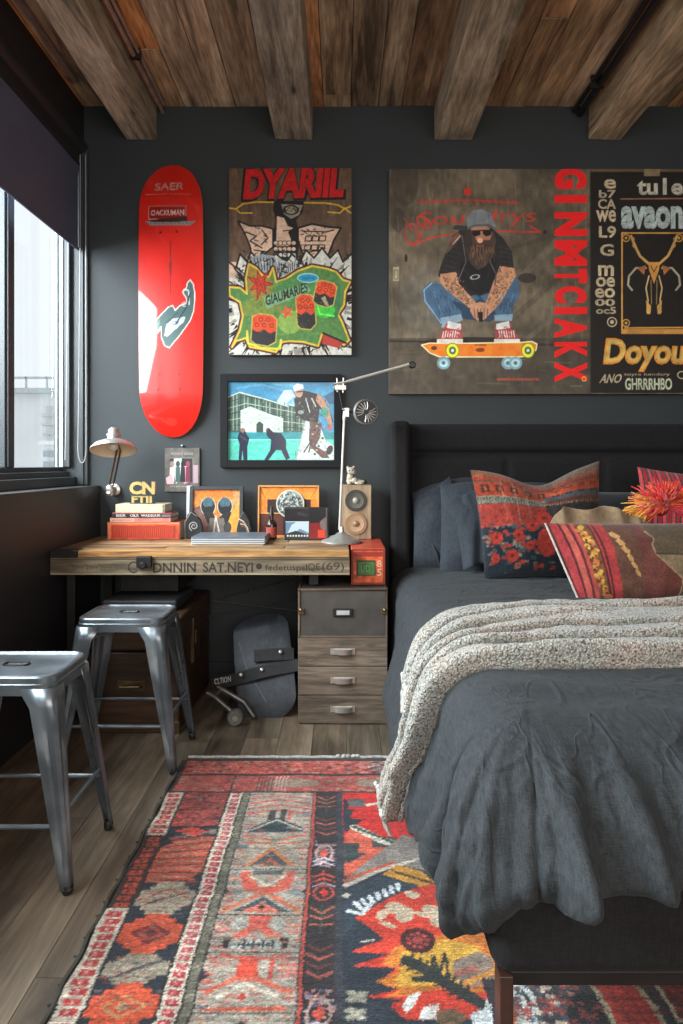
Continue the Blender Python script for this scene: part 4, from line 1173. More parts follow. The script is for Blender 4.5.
sk = empty('skateboard', 'dark grey worn skateboard leaning under the desk with black straps', 'skateboard', (PX(264, 3.0), 2.985, 0.20), (0, 0, 0))
sk.rotation_euler = (math.radians(-36), math.radians(-11), 0)
cv = Canvas(0, 0, 60, 116, 3, (50, 52, 58))
cv.mottle(0.25, 12, 8); cv.mottle(0.12, 2, 9, sy=4)
for (x_, y_) in ((23, 80), (33, 79), (25, 90), (35, 89)): cv.ell(x_, y_, 1.0, 1.0, (25, 25, 28))
cv.line([(6, 30), (12, 60), (30, 100)], 0.5, (110, 112, 120)); cv.line([(40, 90), (50, 70)], 0.5, (60, 62, 70))
deck_mesh('deck', 0.265, 0.50, 0.010, (vcol('worn_deck', rough=0.5, grain=0.2), mat('ply_edge', (0.18, 0.15, 0.12), rough=0.6)), sk, cv, kick=0.03)
M_strap = mat('black_webbing', (0.02, 0.019, 0.02), rough=0.75, var=0.3, scale=40, bump=0.5, bscale=300)
def strap(z0, z1, x0, x1, tilt, nm='strap', w=0.045):
    b = MB(); R = Matrix.Rotation(math.radians(tilt), 4, 'Y')
    n = 16; vs = []
    for i in range(n + 1):
        x_ = x0 + (x1 - x0) * i / n
        yv = -0.016 - 0.010 * math.cos((x_) / 0.19 * math.pi) if abs(x_) < 0.15 else -0.012
        for (dz, dy) in ((z0, 0), (z1, 0), (z1, 0.006), (z0, 0.006)): vs.append((x_, yv + dy, dz))
    fs = [(0, 1, 2, 3), tuple(4 * n + q for q in (3, 2, 1, 0))]
    for i in range(n):
        for k in range(4): fs.append((4 * i + k, 4 * i + 4 + k, 4 * i + 4 + (k + 1) % 4, 4 * i + (k + 1) % 4))
    b.add(vs, fs, R)
    return b.build(nm, M_strap, sk, smooth=True)
s1 = strap(-0.075, -0.02, -0.235, 0.155, -2)
s2 = strap(0.0, 0.055, -0.04, 0.14, 6)
for (x_, z_) in ((-0.10, -0.045), (-0.005, -0.04)):
    b = MB(); b.ball((x_, -0.033, z_), (0.009, 0.005, 0.009), 12, 8); b.build('rivet', M_chrome, s1, smooth=True)
b = MB()
for tri in text_tris('CLTION', 0.02):
    b.add([(-0.225 + 0.075 * p[0], -0.0135, -0.060 + 0.026 * p[1]) for p in tri], [(0, 1, 2)])
b.build('strap_lettering', mat('white_print', (0.5, 0.5, 0.5), rough=0.6), s1)
b = MB(); b.ball((0.085, -0.031, 0.025), (0.009, 0.005, 0.009), 12, 8); b.build('rivet', M_chrome, s2, smooth=True)
# truck and wheel lying beside it
tr_ = empty('skateboard_truck', 'loose grey skateboard truck with a wheel lying left of the skateboard', 'truck', (PX(228, 2.8), 2.80, 0.0))
b = MB(); b.tube([(-0.095, 0.03, 0.12), (-0.06, 0.02, 0.105), (0.01, 0, 0.055), (0.03, 0, 0.036)], 0.011, 10); b.tube([(-0.055, 0.06, 0.135), (-0.02, 0.05, 0.12), (0.06, 0.045, 0.075), (0.105, 0.04, 0.012)], 0.012, 10)
b.cyl((-0.06, 0.02, 0.105), (-0.04, 0.055, 0.128), 0.008, 8); b.build('hanger', mat('dull_steel', (0.2, 0.19, 0.18), rough=0.4, metal=0.8, var=0.3), tr_, smooth=True)
wh = Matrix.Translation((0.035, -0.02, 0.034)) @ Matrix.Rotation(math.pi / 2, 4, 'X')
b = MB(); b.lathe([(0.012, -0.02), (0.028, -0.02), (0.034, -0.012), (0.034, 0.012), (0.028, 0.02), (0.012, 0.02), (0.012, -0.02)], 24, wh, cap=False); b.build('wheel', mat('grey_urethane', (0.16, 0.15, 0.14), rough=0.5), tr_, smooth=True)
b = MB(); b.lathe([(0.0115, -0.018), (0.0115, 0.018)], 16, wh); b.build('bearing', M_chrome, tr_, smooth=True)

# ------------------------------------------------------------------ bed
M_uph = weave('charcoal_upholstery', L(20, 19, 20), L(38, 37, 38), scale=420, rough=0.9, sheen=0.03)
M_duv = weave('slate_linen', L(30, 33, 35), L(60, 64, 67), scale=520, rough=0.8, bump=0.5, sheen=0.04, crease=0.30)
M_legw = mat('dark_red_wood_leg', (0.05, 0.022, 0.016), rough=0.4, var=0.2, bump=0.05)
bed = empty('bed', 'wide bed with charcoal upholstered frame and tall padded headboard against the back wall', 'bed', (1.2, 2.1, 0))
bx, by = 1.2, 2.1
BX0, BX1, BY0 = 0.243, 2.17, 1.055
b = MB(); b.box((BX0 - bx, BY0 - by, 0.272), (BX1 - bx, 3.27 - by, 0.46)); b.build('bed_base', M_uph, bed, bevel=0.032, seg=4)
b = MB(); b.box((BX0 + .03 - bx, BY0 + 0.02 - by, 0.250), (BX1 - .03 - bx, 3.25 - by, 0.273)); b.build('under_rail', M_iron, bed, bevel=0.002)
for x_ in (BX0 + 0.013, BX1 - 0.033):
    for y_ in (BY0 + 0.01, 3.2):
        z_ = 0.0115 if y_ < 2.4 and x_ < 1.4 else 0.0
        b = MB(); vs = [(x_ - bx - .009 + .009, y_ - by, z_)]; b.box((x_ - bx, y_ - by, z_), (x_ + .022 - bx, y_ + .04 - by, 0.272)); b.build('leg', M_legw, bed, bevel=0.002)
# mattress
b = MB(); b.box((BX0 + .09 - bx, BY0 + .21 - by, 0.461), (BX1 - .09 - bx, 3.26 - by, 0.555)); b.build('mattress', mat('mattress_ticking', (0.1, 0.1, 0.11), rough=0.9), bed, bevel=0.03, seg=3)
# headboard: side wings, padded top band, padded main field with seams
hb = MB(); hb.box((0.268 - bx, 3.325 - by, 0.1), (BX1 - .03 - bx, 3.382 - by, 1.29)); hbo = hb.build('headboard', M_uph, bed, bevel=0.01)


def pad(name, x0, x1, z0, z1, yf, puff, parent, seams=()):
    nx_, nz_ = max(8, int((x1 - x0) / .02)), max(8, int((z1 - z0) / .02))
    u = np.linspace(0, 1, nx_ + 1); v = np.linspace(0, 1, nz_ + 1); U, V = np.meshgrid(u, v)
    X = x0 + (x1 - x0) * U; Z = z0 + (z1 - z0) * V
    e = np.minimum(np.minimum(X - x0, x1 - X), np.minimum(Z - z0, z1 - Z))
    prof = np.sqrt(np.clip(1 - (1 - np.clip(e / .03, 0, 1)) ** 2, 0, 1))
    for sx_ in seams: prof = prof * (1 - .30 * np.exp(-((X - sx_) / .010) ** 2))
    Y = yf + puff * (1 - prof)
    return grid_obj(name, np.stack([X - bx, Y - by, Z], -1), M_uph, parent)


pad('top_band', 0.325, BX1 - .06, 1.155, 1.302, 3.288, .045, hbo)
pad('padded_field', 0.325, BX1 - .06, 0.50, 1.150, 3.288, .045, hbo, (0.83, 1.30, 1.80))
for xa in (BX0, BX1 - .092):
    b = MB(); b.box((xa - bx, 3.20 - by, 0.06), (xa + .092 - bx, 3.382 - by, 1.312)); b.build('side_wing', M_uph, hbo, bevel=0.028, seg=4)

# cloth surface that rounds over the bed's edges
CXL, CXR, CYF, CYH, ZT = 0.350, 2.06, 1.255, 3.17, 0.615


def n3(x, y, z, s): return noise.noise(Vector((x * s, y * s, z * s)))


def cloth(a, b_, lift=0.0, wr=1.0):
    """a,b_: cloth coordinates; inside the rectangle = on top, outside = hanging"""
    da = a - CXR if a > CXR else (a - CXL if a < CXL else 0.0)
    db = b_ - CYF if b_ < CYF else 0.0
    ax, ay = min(max(a, CXL), CXR), max(b_, CYF)
    D = math.hypot(da, db)
    foot = min(1.0, max(0.0, (1.9 - ay) / .8)); foot = foot * foot * (3 - 2 * foot)
    mid = 1 - abs((ax - (CXL + CXR) / 2) / ((CXR - CXL) / 2)) ** 4
    top = ZT - .018 + .032 * math.sin(max(0, min(1, (3.2 - ay) / 2.0)) * math.pi / 2) + .012 * mid
    top += wr * (.010 * n3(ax, ay, 1, 3.2) + .006 * n3(ax * 1, ay * 3, 4, 5.0) + .0035 * (n3(ax * 2.5 + ay, ay * 1.2 - ax, 2, 9)))
    top += .030 * foot * n3(ax, ay, 9, 2.4)
    if D < 1e-6: return Vector((ax, ay, top + lift))
    nx_, ny_ = da / D, db / D
    w = ny_ * ny_
    r = .115 * (1 - w) + .25 * w
    q = r * math.pi / 2
    if D < q: out = r * math.sin(D / r); down = r * (1 - math.cos(D / r))
    else: out = r; down = r + (D - q)
    # position round the bed for the hanging folds
    if ny_ < -1e-3 and nx_ < -1e-3 or (ny_ < -1e-3 and nx_ > 1e-3): ang = math.atan2(-ny_, abs(nx_)); s = ang * .34
    elif ny_ < -1e-3: s = .34 * math.pi / 2 + (ax - CXL)
    else: s = -(ay - CYF)
    amp = max(0, min(1, (D - .05) / .25)); am = (.012 + .043 * max(w, 0) + .016 * (1 - w) * foot) * amp * wr
    fold = n3(s * 1.0 + 7, down * .5, 6.0, 12) * .35
    if w > .02 or foot > .3:
        for (s_i, dr, wd, am_i, st) in FOLDS:
            q_ = (s - s_i - dr * down) / wd
            if abs(q_) < 3:
                rp = max(0.0, min(1.0, (D - st) / .16)); fold += am_i * math.exp(-q_ * q_) * rp * rp * (3 - 2 * rp)
    fold *= 1 - .45 * math.sin(math.pi * min(1, max(0, nx_ * nx_)))
    out += am * fold
    out += .028 * math.sin(math.pi * w) * min(1, D / .2)
    fl = max(0, min(1, (down - .08) / .34))
    hf = max(0.0, min(1.0, (ay - 2.42) / .33)); hf = 1 - .9 * hf * hf * (3 - 2 * hf)
    out += (.085 * hf * (1 - w) * (1 - .50 * foot) + .030 * w) * fl * fl * (3 - 2 * fl)      # the hanging part flares outwards
    out += (.004 * n3(a * 3, b_ * 1.2, 5, 12) + .007 * (foot * .6 + .2) * (.25 - abs(n3(s * 1.4 + down * .9, down * 1.5, 8, 7))) * 2.2 + .004 * (.25 - abs(n3(s * 2 - down, down * 1.2 + s, 18, 13))) * 2) * amp * wr
    out += lift * math.sin(min(1, D / q) * math.pi / 2)
    zz = top - down + lift * math.cos(min(1, D / q) * math.pi / 2)
    return Vector((ax + nx_ * out, ay + ny_ * out, zz))


rgf = random.Random(12)
FOLDS = []
s_ = -.45
while s_ < 2.4:
    FOLDS.append((s_, rgf.uniform(-.22, .28), rgf.uniform(.012, .024), rgf.choice((.9, .7, 1.2, .5)) * (1 if rgf.random() < .8 else -.4), rgf.uniform(-.06, .12)))
    s_ += rgf.uniform(.035, .085)


def hem_len(a, b_):
    """cloth length beyond the edge, by direction"""
    da = min(a - CXL, 0) if a < (CXL + CXR) / 2 else max(a - CXR, 0); db = min(b_ - CYF, 0)
    return da, db


# grid in polar-like layout: rings of constant overhang round the rectangle, plus the top
def hem(s_ang, w, ay, s=0.0):
    k_ = min(1, max(0, (1.75 - ay) / .55)); k_ = k_ * k_ * (3 - 2 * k_)
    side = (.50 + .02 * math.sin(ay * 5)) * (1 - k_) + .385 * k_
    ft = .376 + .006 * math.sin(s * 6 + 1)
    return side * (1 - w) + ft * w


top_n = 64
duv = []
# perimeter points: left side from head to foot, corner, foot edge, corner, right side
per = []
for i in range(110): per.append((CXL, CYH - (CYH - CYF) * i / 110, -1, 0))
for i in range(64): t = math.pi / 2 * i / 64; per.append((CXL, CYF, -math.cos(t), -math.sin(t)))
for i in range(280): per.append((CXL + (CXR - CXL) * i / 280, CYF, 0, -1))
for i in range(30): t = math.pi / 2 * i / 30; per.append((CXR, CYF, math.sin(t), -math.cos(t)))
for i in range(61): per.append((CXR, CYF + (CYH - CYF) * i / 60, 1, 0))
rows = []
NR = 76
sarc = 0
for k in range(NR + 1):
    row = []
    for j, (px_, py_, nx_, ny_) in enumerate(per):
        w = ny_ * ny_
        Lh = hem(0, w, py_, px_)
        if 0 < w < 1: Lh += .050 * math.sin(w * math.pi)
        D = Lh * k / NR
        p = cloth(px_ + nx_ * D, py_ + ny_ * D)
        if 0 < w < 1 or w == 1 or True:
            # hem tucks back under in soft bulges
            t = max(0, (k / NR - .80) / .20)
            tuck = (.018 + .035 * w) * t * t
            p = p - Vector((nx_, ny_, 0)) * tuck
            p.z += (.022 * w + .004) * t * t * (1 + .8 * n3(px_ * 1, py_, .3, 8))
        row.append(p)
    rows.append(row)
# centre fan: blend the perimeter to the bed's centre line
inner = []
NI = 60
for k in range(NI):
    t = k / NI
    row = []
    for j, (px_, py_, nx_, ny_) in enumerate(per):
        cy_ = min(max(py_, CYF + .55), CYH)
        c0 = ((CXL + CXR) / 2, cy_) if True else None
        x_ = c0[0] + (px_ - c0[0]) * t; y_ = c0[1] + (py_ - c0[1]) * t
        row.append(cloth(x_, y_))
    inner.append(row)
P = np.array([[tuple(p) for p in r] for r in inner + rows])
lo_ = Vector((1.2, 2.1, 0.6))
duvet = empty('duvet', 'slate grey linen duvet puffed over the whole bed and hanging in folds at the foot', 'duvet', lo_)
o = grid_obj('duvet_cover', P - np.array(lo_), M_duv, duvet, thick=.006, merge=.0012)
# ------------------------------------------------------------------ knitted throw
def M_knit():
    m, nt, bb = newmat('boucle_knit')
    N = nt.nodes.new; K = nt.links.new
    tc = N('ShaderNodeTexCoord')
    n = N('ShaderNodeTexNoise'); n.inputs['Scale'].default_value = 170; n.inputs['Detail'].default_value = 4; K(tc.outputs['Object'], n.inputs[0])
    n2 = N('ShaderNodeTexNoise'); n2.inputs['Scale'].default_value = 9; n2.inputs['Detail'].default_value = 3; K(tc.outputs['Object'], n2.inputs[0])
    vo = N('ShaderNodeTexVoronoi'); vo.inputs['Scale'].default_value = 190; K(tc.outputs['Object'], vo.inputs['Vector'])
    cr = N('ShaderNodeValToRGB'); e = cr.color_ramp.elements
    e[0].position = .34; e[0].color = (*L(100, 96, 93), 1); e[1].position = .52; e[1].color = (*L(192, 187, 178), 1)
    x_ = e.new(.43); x_.color = (*L(152, 147, 141), 1)
    K(n.outputs[0], cr.inputs[0])
    cr2 = N('ShaderNodeValToRGB'); e = cr2.color_ramp.elements
    e[0].position = .40; e[0].color = (.93, .96, .95, 1); e[1].position = .66; e[1].color = (1.08, .97, .91, 1)
    K(n2.outputs[0], cr2.inputs[0])
    mx = N('ShaderNodeMix'); mx.data_type = 'RGBA'; mx.blend_type = 'MULTIPLY'; mx.inputs[0].default_value = 1; K(cr.outputs[0], mx.inputs[6]); K(cr2.outputs[0], mx.inputs[7])
    mr = N('ShaderNodeMapRange'); mr.inputs[1].default_value = 0; mr.inputs[2].default_value = .8; mr.inputs[3].default_value = 1.1; mr.inputs[4].default_value = .55; K(vo.outputs['Distance'], mr.inputs[0])
    mx2 = N('ShaderNodeMix'); mx2.data_type = 'RGBA'; mx2.blend_type = 'MULTIPLY'; mx2.inputs[0].default_value = 1; K(mx.outputs[2], mx2.inputs[6]); K(mr.outputs[0], mx2.inputs[7])
    K(mx2.outputs[2], bb.inputs['Base Color']); bb.inputs['Roughness'].default_value = .95; bb.inputs['Sheen Weight'].default_value = .3; bb.inputs['Specular IOR Level'].default_value = .1
    bp = N('ShaderNodeBump'); bp.inputs['Strength'].default_value = 1; bp.inputs['Distance'].default_value = .004; bp.invert = True
    K(vo.outputs['Distance'], bp.inputs['Height']); K(bp.outputs[0], bb.inputs['Normal'])
    return m


MK = M_knit()
th = empty('knitted_throw', 'chunky pale grey bouclé throw laid across the bed and falling over its left side', 'throw', (0.9, 1.8, 0.66))
tv = np.array((0.9, 1.8, 0.66))


def ip(x, xs, ys): return float(np.interp(x, xs, ys))


def smooth_interp(x, xs, ys):
    v = 0
    for d_ in (-.04, -.02, 0, .02, .04): v += ip(x + d_, xs, ys)
    return v / 5


def strip(name, a0, a1, footc, headc, lift0, ridges, amp, na=150, nb=130, seed=0, parent=th, rnd=.014):
    rows = []
    for i in range(na + 1):
        a = a0 + (a1 - a0) * i / na
        bf = smooth_interp(a, *footc); bh = smooth_interp(a, *headc)
        row = []
        for j in range(nb + 1):
            t = j / nb
            b_ = bf + (bh - bf) * t
            tight = min(2.0, .7 / max(.12, abs(bh - bf)))
            ph = t * ridges + .30 * n3(a, seed, 0, 1.6)
            fr = ph % 1.0; period = abs(bh - bf) / ridges; sc_f = min(1, period / .10)
            if fr < .22: u_ = math.sin(fr / .22 * math.pi / 2); b_ -= .030 * u_ * sc_f; fr = u_
            else: u_ = (fr - .22) / .78; b_ -= .030 * (1 - u_) * sc_f; fr = (1 - u_) ** .6
            rd = fr * amp * (.9 + .7 * n3(a * 1.5, t * 3, seed, 2))
            edge = min(1, min(t, 1 - t) / .05); edge = math.sqrt(max(0, 1 - (1 - edge) ** 2))
            lift = lift0 * edge + rd * edge + .003 + .0025 * n3(a * 20, b_ * 20, seed, 1)
            row.append(tuple(cloth(a, b_, lift)))
        rows.append(row)
    P = np.array(rows)
    # rolled edges: first and last column drop to the cloth
    return grid_obj(name, P - tv, MK, parent, thick=.010)


footA = ([-.16, -.05, .10, .20, .30, .40, .60, 1.0, 2.0], [1.66, 1.63, 1.57, 1.53, 1.50, 1.485, 1.47, 1.46, 1.45])
headA = ([-.16, -.05, .10, .20, .30, .40, .60, 1.0, 2.0], [1.83, 1.80, 1.70, 1.68, 1.74, 1.82, 1.88, 1.9, 1.9])
strip('throw_cloth', -.125, 1.95, footA, headA, .016, 2.9, .036, seed=2)
footB = ([.10, .18, .25, .32, .40, .60, 1.0, 2.0], [1.66, 1.68, 1.72, 1.76, 1.80, 1.83, 1.84, 1.84])
headB = ([.10, .18, .25, .32, .40, .50, .60, 1.0, 2.0], [1.80, 1.82, 1.88, 1.93, 1.97, 2.0, 2.02, 2.02, 2.02])
strip('throw_fold', .165, 1.95, footB, headB, .024, 2.0, .034, na=130, nb=70, seed=7)
M_fringe = mat('throw_fringe_yarn', (0.52, 0.50, 0.46), rough=0.95, var=0.25, scale=120, bump=0.5)
rg = random.Random(21)


def fringe(name, a_of, b_of, n, ln, da, db, lf0=.045):
    b = MB()
    for i in range(n):
        t = i / (n - 1)
        a = a_of(t); b_ = b_of(t); l = ln * rg.uniform(.7, 1.15); sk_ = rg.uniform(-.25, .25)
        pts = []
        for k in range(6):
            u = k / 5
            p = cloth(a + da * l * u, b_ + (db + sk_) * l * u, lf0 * (1 - .35 * u) + .008 + rg.uniform(-.003, .003)); pts.append(p - Vector(tv))
        b.tube(pts, .0035, 5, rs=[.0055, .005, .005, .0045, .005, .003])
    return b.build(name, M_fringe, th, smooth=True)


fringe('upper_fringe', lambda t: .44 - .26 * t, lambda t: ip(.44 - .26 * t, *headB) - .012, 34, .07, -.75, .75, .022)
fringe('upper_fringe', lambda t: .18, lambda t: 1.695 + .12 * t, 22, .085, -1.0, .0, .058)
fringe('hem_fringe', lambda t: -.12, lambda t: 1.655 + .17 * t, 22, .055, -1.0, .0)


# ------------------------------------------------------------------ pillows
def pillow(name, label, cat, W, H, T, loc, rot, m, cvs=None, chop=0.0, nx_=70, nz_=60, pin=.06, group=None, wrinkle=.006, seedp=0, back=None, sag=0.0, dist=None):
    o = empty(name, label, cat, loc, rot, group)
    u = np.linspace(-1, 1, nx_ + 1); v = np.linspace(-1, 1, nz_ + 1)
    U, V = np.meshgrid(u, v)
    sx_ = 1 - pin * (1 - V ** 2); sz_ = 1 - pin * (1 - U ** 2)
    X = U * W / 2 * sx_; Z = V * H / 2 * sz_
    if chop: Z = Z - chop * np.exp(-(U / .45) ** 2) * np.clip((V + .2) / 1.2, 0, 1) ** 1.5
    if dist is not None: X, Z = dist(U, V, X, Z)
    th_ = T / 2 * (np.clip(1 - U ** 2, 0, 1) ** .55) * (np.clip(1 - V ** 2, 0, 1) ** .55)
    if chop: th_ = th_ * (1 - .30 * np.exp(-(U / .3) ** 2) * np.clip(V + .3, 0, 1))
    nz = np.array([[noise.noise(Vector((a_ * 1.7 + seedp, b_ * 1.7, seedp))) + .5 * noise.noise(Vector((a_ * 4, b_ * 4 + seedp, 3))) for a_ in u] for b_ in v])
    th_ = th_ + wrinkle * nz * (1 - np.maximum(np.abs(U), np.abs(V)) ** 4) * 1.5
    Z = Z + H / 2
    if sag: Z = Z
    col = None
    if cvs is not None:
        lc = cvs.lin(); ix = np.clip(((U + 1) / 2 * (cvs.w - 1)).round().astype(int), 0, cvs.w - 1); iy = np.clip(((1 - V) / 2 * (cvs.h - 1)).round().astype(int), 0, cvs.h - 1); col = lc[iy, ix]
    fr = grid_obj('front_panel', np.stack([X, -th_, Z], -1), m, o, col)
    bk = grid_obj('back_panel', np.stack([X, th_, Z], -1)[:, ::-1], back or m, o, col[:, ::-1] if (col is not None and back is None) else None)
    return o


M_sham = weave('charcoal_linen_sham', L(32, 36, 42), L(60, 65, 72), scale=480, rough=.85, bump=.4, sheen=.06)
M_sham_d = weave('black_linen_sham', L(24, 25, 28), L(44, 46, 50), scale=480, rough=.85, bump=.4, sheen=.2)
M_kil = vcol('kilim_wool', rough=.95, bump=.7, bscale=330, spec=.15, sheen=.2, grain=.2, gscale=220, dist=.003)
ZB = .60


def slump(k):
    def f(U, V, X, Z):
        Z = Z - k * np.clip(-U, 0, 1) ** 1.5 * np.clip(V + .4, 0, 1.4)
        return X, Z
    return f


rx = math.radians
pillow('pillow', 'charcoal linen pillow leaning on the headboard at the far left of the bed', 'pillow', .56, .50, .17, (.62, 3.165, .565), (rx(-17), rx(2), rx(3)), M_sham, group='charcoal linen pillows', seedp=1, wrinkle=.012, pin=.03, dist=slump(.07), nx_=60)
pillow('pillow', 'charcoal linen pillow directly behind the square kilim cushion', 'pillow', .52, .48, .17, (.70, 2.97, .575), (rx(-20), rx(3), rx(-2)), M_sham, group='charcoal linen pillows', seedp=4, wrinkle=.014, pin=.03, dist=slump(.03))
pillow('pillow', 'nearly black pillow leaning on the headboard behind the tasselled cushions', 'pillow', .60, .42, .16, (1.36, 3.12, .575), (rx(-22), 0, 0), M_sham_d, seedp=6, wrinkle=.012, pin=.03)


# open hanging ends of the pillowcases
def flap(parent_name, pts_top, fall, m, label=None, seedf=0):
    pass


def case_flap(par, P0, P1, length, out_, seedf):
    """loose pillowcase end: cloth hanging from line P0-P1 (local to pillow)"""
    rows = []
    P0 = Vector(P0); P1 = Vector(P1)
    for i in range(25):
        t = i / 24; row = []
        for j in range(31):
            s = j / 30
            p = P0.lerp(P1, s)
            w = .016 * math.sin(s * 9 + seedf + t * 2) * t + .010 * n3(s * 4, t * 3, seedf, 1)
            p = p + Vector((out_[0] * t * length, out_[1] * t * length - w, out_[2] * t * length))
            row.append(tuple(p))
        rows.append(row)
    return grid_obj('open_case_end', np.array(rows), M_sham, par, thick=.003)


pls = [o_ for o_ in C.objects if o_.name.startswith('pillow') and o_.type == 'EMPTY']
case_flap(pls[0], (-.262, -.012, .355), (-.10, -.05, .475), .36, (.28, -.13, -.92), 1)
case_flap(pls[1], (-.20, -.035, .36), (-.06, -.075, .425), .37, (.10, -.18, -.93), 4)

# square kilim cushion
cv = Canvas(0, 0, 140, 120, 1.6, (34, 44, 54))
cv.rect(0, 0, 140, 10, (150, 84, 54)); cv.rect(0, 8, 140, 32, (176, 60, 34)); cv.rect(0, 12, 140, 15, (110, 70, 54)); cv.rect(0, 31, 140, 36, (140, 130, 104)); cv.rect(0, 36, 140, 40, (84, 100, 104))
cv.rect(0, 40, 140, 66, (176, 56, 42)); cv.rect(70, 0, 140, 9, (118, 94, 76)); cv.rect(72, 26, 140, 31, (70, 90, 100)); cv.rect(72, 31, 140, 38, (124, 60, 46)); cv.rect(72, 38, 140, 62, (60, 50, 50))
rg = random.Random(2)
for i in range(9): cv.rect(6 + i * 15, 18, 14 + i * 15, 27, (70, 44, 38)); cv.rect(8.5 + i * 15, 20, 11.5 + i * 15, 25, (190, 76, 40))
for i in range(30): cv.poly([(74 + i * 2.4, 24), (76 + i * 2.4, 17), (78 + i * 2.4, 24)], (200, 80, 44))
for i in range(46): cv.rect(i * 3, 32.5, i * 3 + 1.4, 35, (60, 60, 56)); cv.rect(i * 3 + 1, 37, i * 3 + 2.2, 39, (170, 150, 110))
for x_ in (27, 40, 52): cv.line([(x_, 12), (x_ + 1, 60)], .9, (190, 160, 130), .7)
for x_ in range(4, 70, 6): cv.line([(x_, 40), (x_, 64)], .8, (120, 40, 36), .6)
for i in range(210):
    x_ = rg.uniform(2, 78); y_ = 62 + rg.random() ** 1.2 * 54; p = 1 - (y_ - 62) / 60 * .6
    if rg.random() < p: s = rg.uniform(1.2, 3.2); cv.rect(x_ - s, y_ - s * .7, x_ + s, y_ + s * .7, rg.choice(((186, 56, 40), (168, 50, 44), (150, 60, 56), (60, 84, 84), (140, 120, 96))))
for (x_, y_, s) in ((14, 78, 7), (38, 76, 6), (30, 98, 7), (12, 100, 5), (50, 88, 5), (68, 56, 9), (70, 86, 12), (54, 66, 7)): cv.ell(x_, y_, s, s * .95, (196, 52, 36)); cv.ell(x_, y_, s * .3, s * .3, (120, 36, 32))
cv.poly([(60, 74), (66, 70), (80, 74), (84, 84), (76, 98), (66, 100), (60, 90)], (200, 54, 38))
cv.mottle(.12, 8, 3); cv.mottle(.14, 2, 4); cv.a *= .84; cv.a = cv.a * .86 + cv.a.mean(2, keepdims=True) * .14
rr = np.random.default_rng(1); cv.a = cv.a[np.clip(np.arange(cv.h)[:, None] + rr.normal(0, .7, (cv.h, cv.w)).round().astype(int), 0, cv.h - 1), np.clip(np.arange(cv.w)[None] + rr.normal(0, .7, (cv.h, cv.w)).round().astype(int), 0, cv.w - 1)] * (1 + rr.normal(0, .1, (cv.h, cv.w, 1)))


def kdist(U, V, X, Z):
    X = X - .018 * np.clip(-U, 0, 1) * V
    X = X + .015 * np.clip(U, 0, 1) * V
    Z = Z + .040 * np.clip(U, 0, 1) ** 2 * np.clip(V, 0, 1) ** 2
    return X, Z


kc = pillow('cushion', 'square kilim cushion in orange, red and navy with a dented top', 'cushion', .53, .47, .19, (.838, 2.73, .622), (rx(-15), rx(0), rx(0)), M_kil, cv, chop=.060, nx_=200, nz_=180, pin=.05, seedp=9, dist=kdist)

# red striped cushion at the back right
cv = Canvas(0, 0, 120, 110, 1.5, (90, 82, 74))
for i in range(11): cv.poly([(i * 4.6, 0), (i * 4.6 + 2.9, 0), (i * 4.4 + 3.9, 110), (i * 4.4 + .8, 110)], (166, 40, 50) if i % 2 else (196, 70, 76)); cv.line([(i * 4.6 + 3.4, 0), (i * 4.4 + 4.2, 110)], .9, (50, 44, 50))
cv.ell(72, 26, 14, 12, (120, 74, 70), ring=3); cv.ell(72, 26, 7, 6, (110, 60, 60)); cv.ell(102, 30, 14, 12, (60, 66, 66), ring=3); cv.ell(88, 60, 16, 14, (120, 74, 70), ring=3)
for i in range(260):
    x_ = rg.uniform(53, 120); y_ = rg.uniform(0, 110); cv.rect(x_, y_, x_ + 2, y_ + 1.2, rg.choice(((60, 58, 56), (120, 108, 90), (110, 66, 62))), .8)
cv.mottle(.1, 2, 4)
pillow('cushion', 'red striped kilim cushion half hidden behind the tassel pompom', 'cushion', .50, .44, .15, (1.545, 2.86, .645), (rx(-18), rx(6), rx(-3)), M_kil, cv, nx_=150, nz_=130, pin=.06, seedp=12)

# long front cushion with stripes and brown linen
cv = Canvas(0, 0, 200, 82, 1.5, (112, 56, 44))
cols_ = [(0, 8, (176, 52, 56)), (8, 10, (90, 34, 40)), (10, 16, (200, 84, 70)), (16, 19, (110, 40, 44)), (19, 23, (196, 76, 66)), (23, 35, (128, 76, 48)), (35, 37, (90, 40, 40)), (37, 39, (186, 60, 56)), (39, 41, (100, 36, 40)), (41, 50, (190, 58, 58)), (50, 76, (110, 70, 54)), (76, 100, (120, 62, 54))]
for a_, b_, c_ in cols_: cv.poly([(a_ + 2, 0), (b_ + 2, 0), (b_ - 1, 82), (a_ - 1, 82)], c_)
for i in range(34):
    x_ = 29 + rg.uniform(-4.5, 4.5); y_ = 4 + i * 2.3; s = rg.uniform(1.4, 3.6); cv.ell(x_, y_, s, s * .8, (222, 168, 60) if rg.random() < .7 else (216, 120, 60))
    cv.ell(29 + rg.uniform(-5, 5), y_ + 1, 1.4, 1.2, (96, 50, 34))
for i in range(6):
    xx = 57 + i * 2.5; y0_ = 12 + i * 7.6; cv.poly([(xx - 5 + i * .5, y0_), (xx, y0_ - 2), (xx + 5 - i * .4, y0_ + 3), (xx + 3, y0_ + 6.6), (xx - 2 + i * .3, y0_ + 5)], (216, 160, 92))
br = [(86, 0), (200, 0), (200, 82), (112, 82), (116, 70), (118, 58), (108, 50), (100, 42), (92, 34), (90, 24), (94, 18), (88, 10)]
cv.poly(br, (104, 86, 62)); cv.poly([(92, 34), (122, 38), (140, 34), (200, 36), (200, 0), (88, 0), (94, 18)], (98, 80, 58)); cv.poly([(94, 34), (124, 36), (118, 58), (104, 46)], (140, 116, 84))
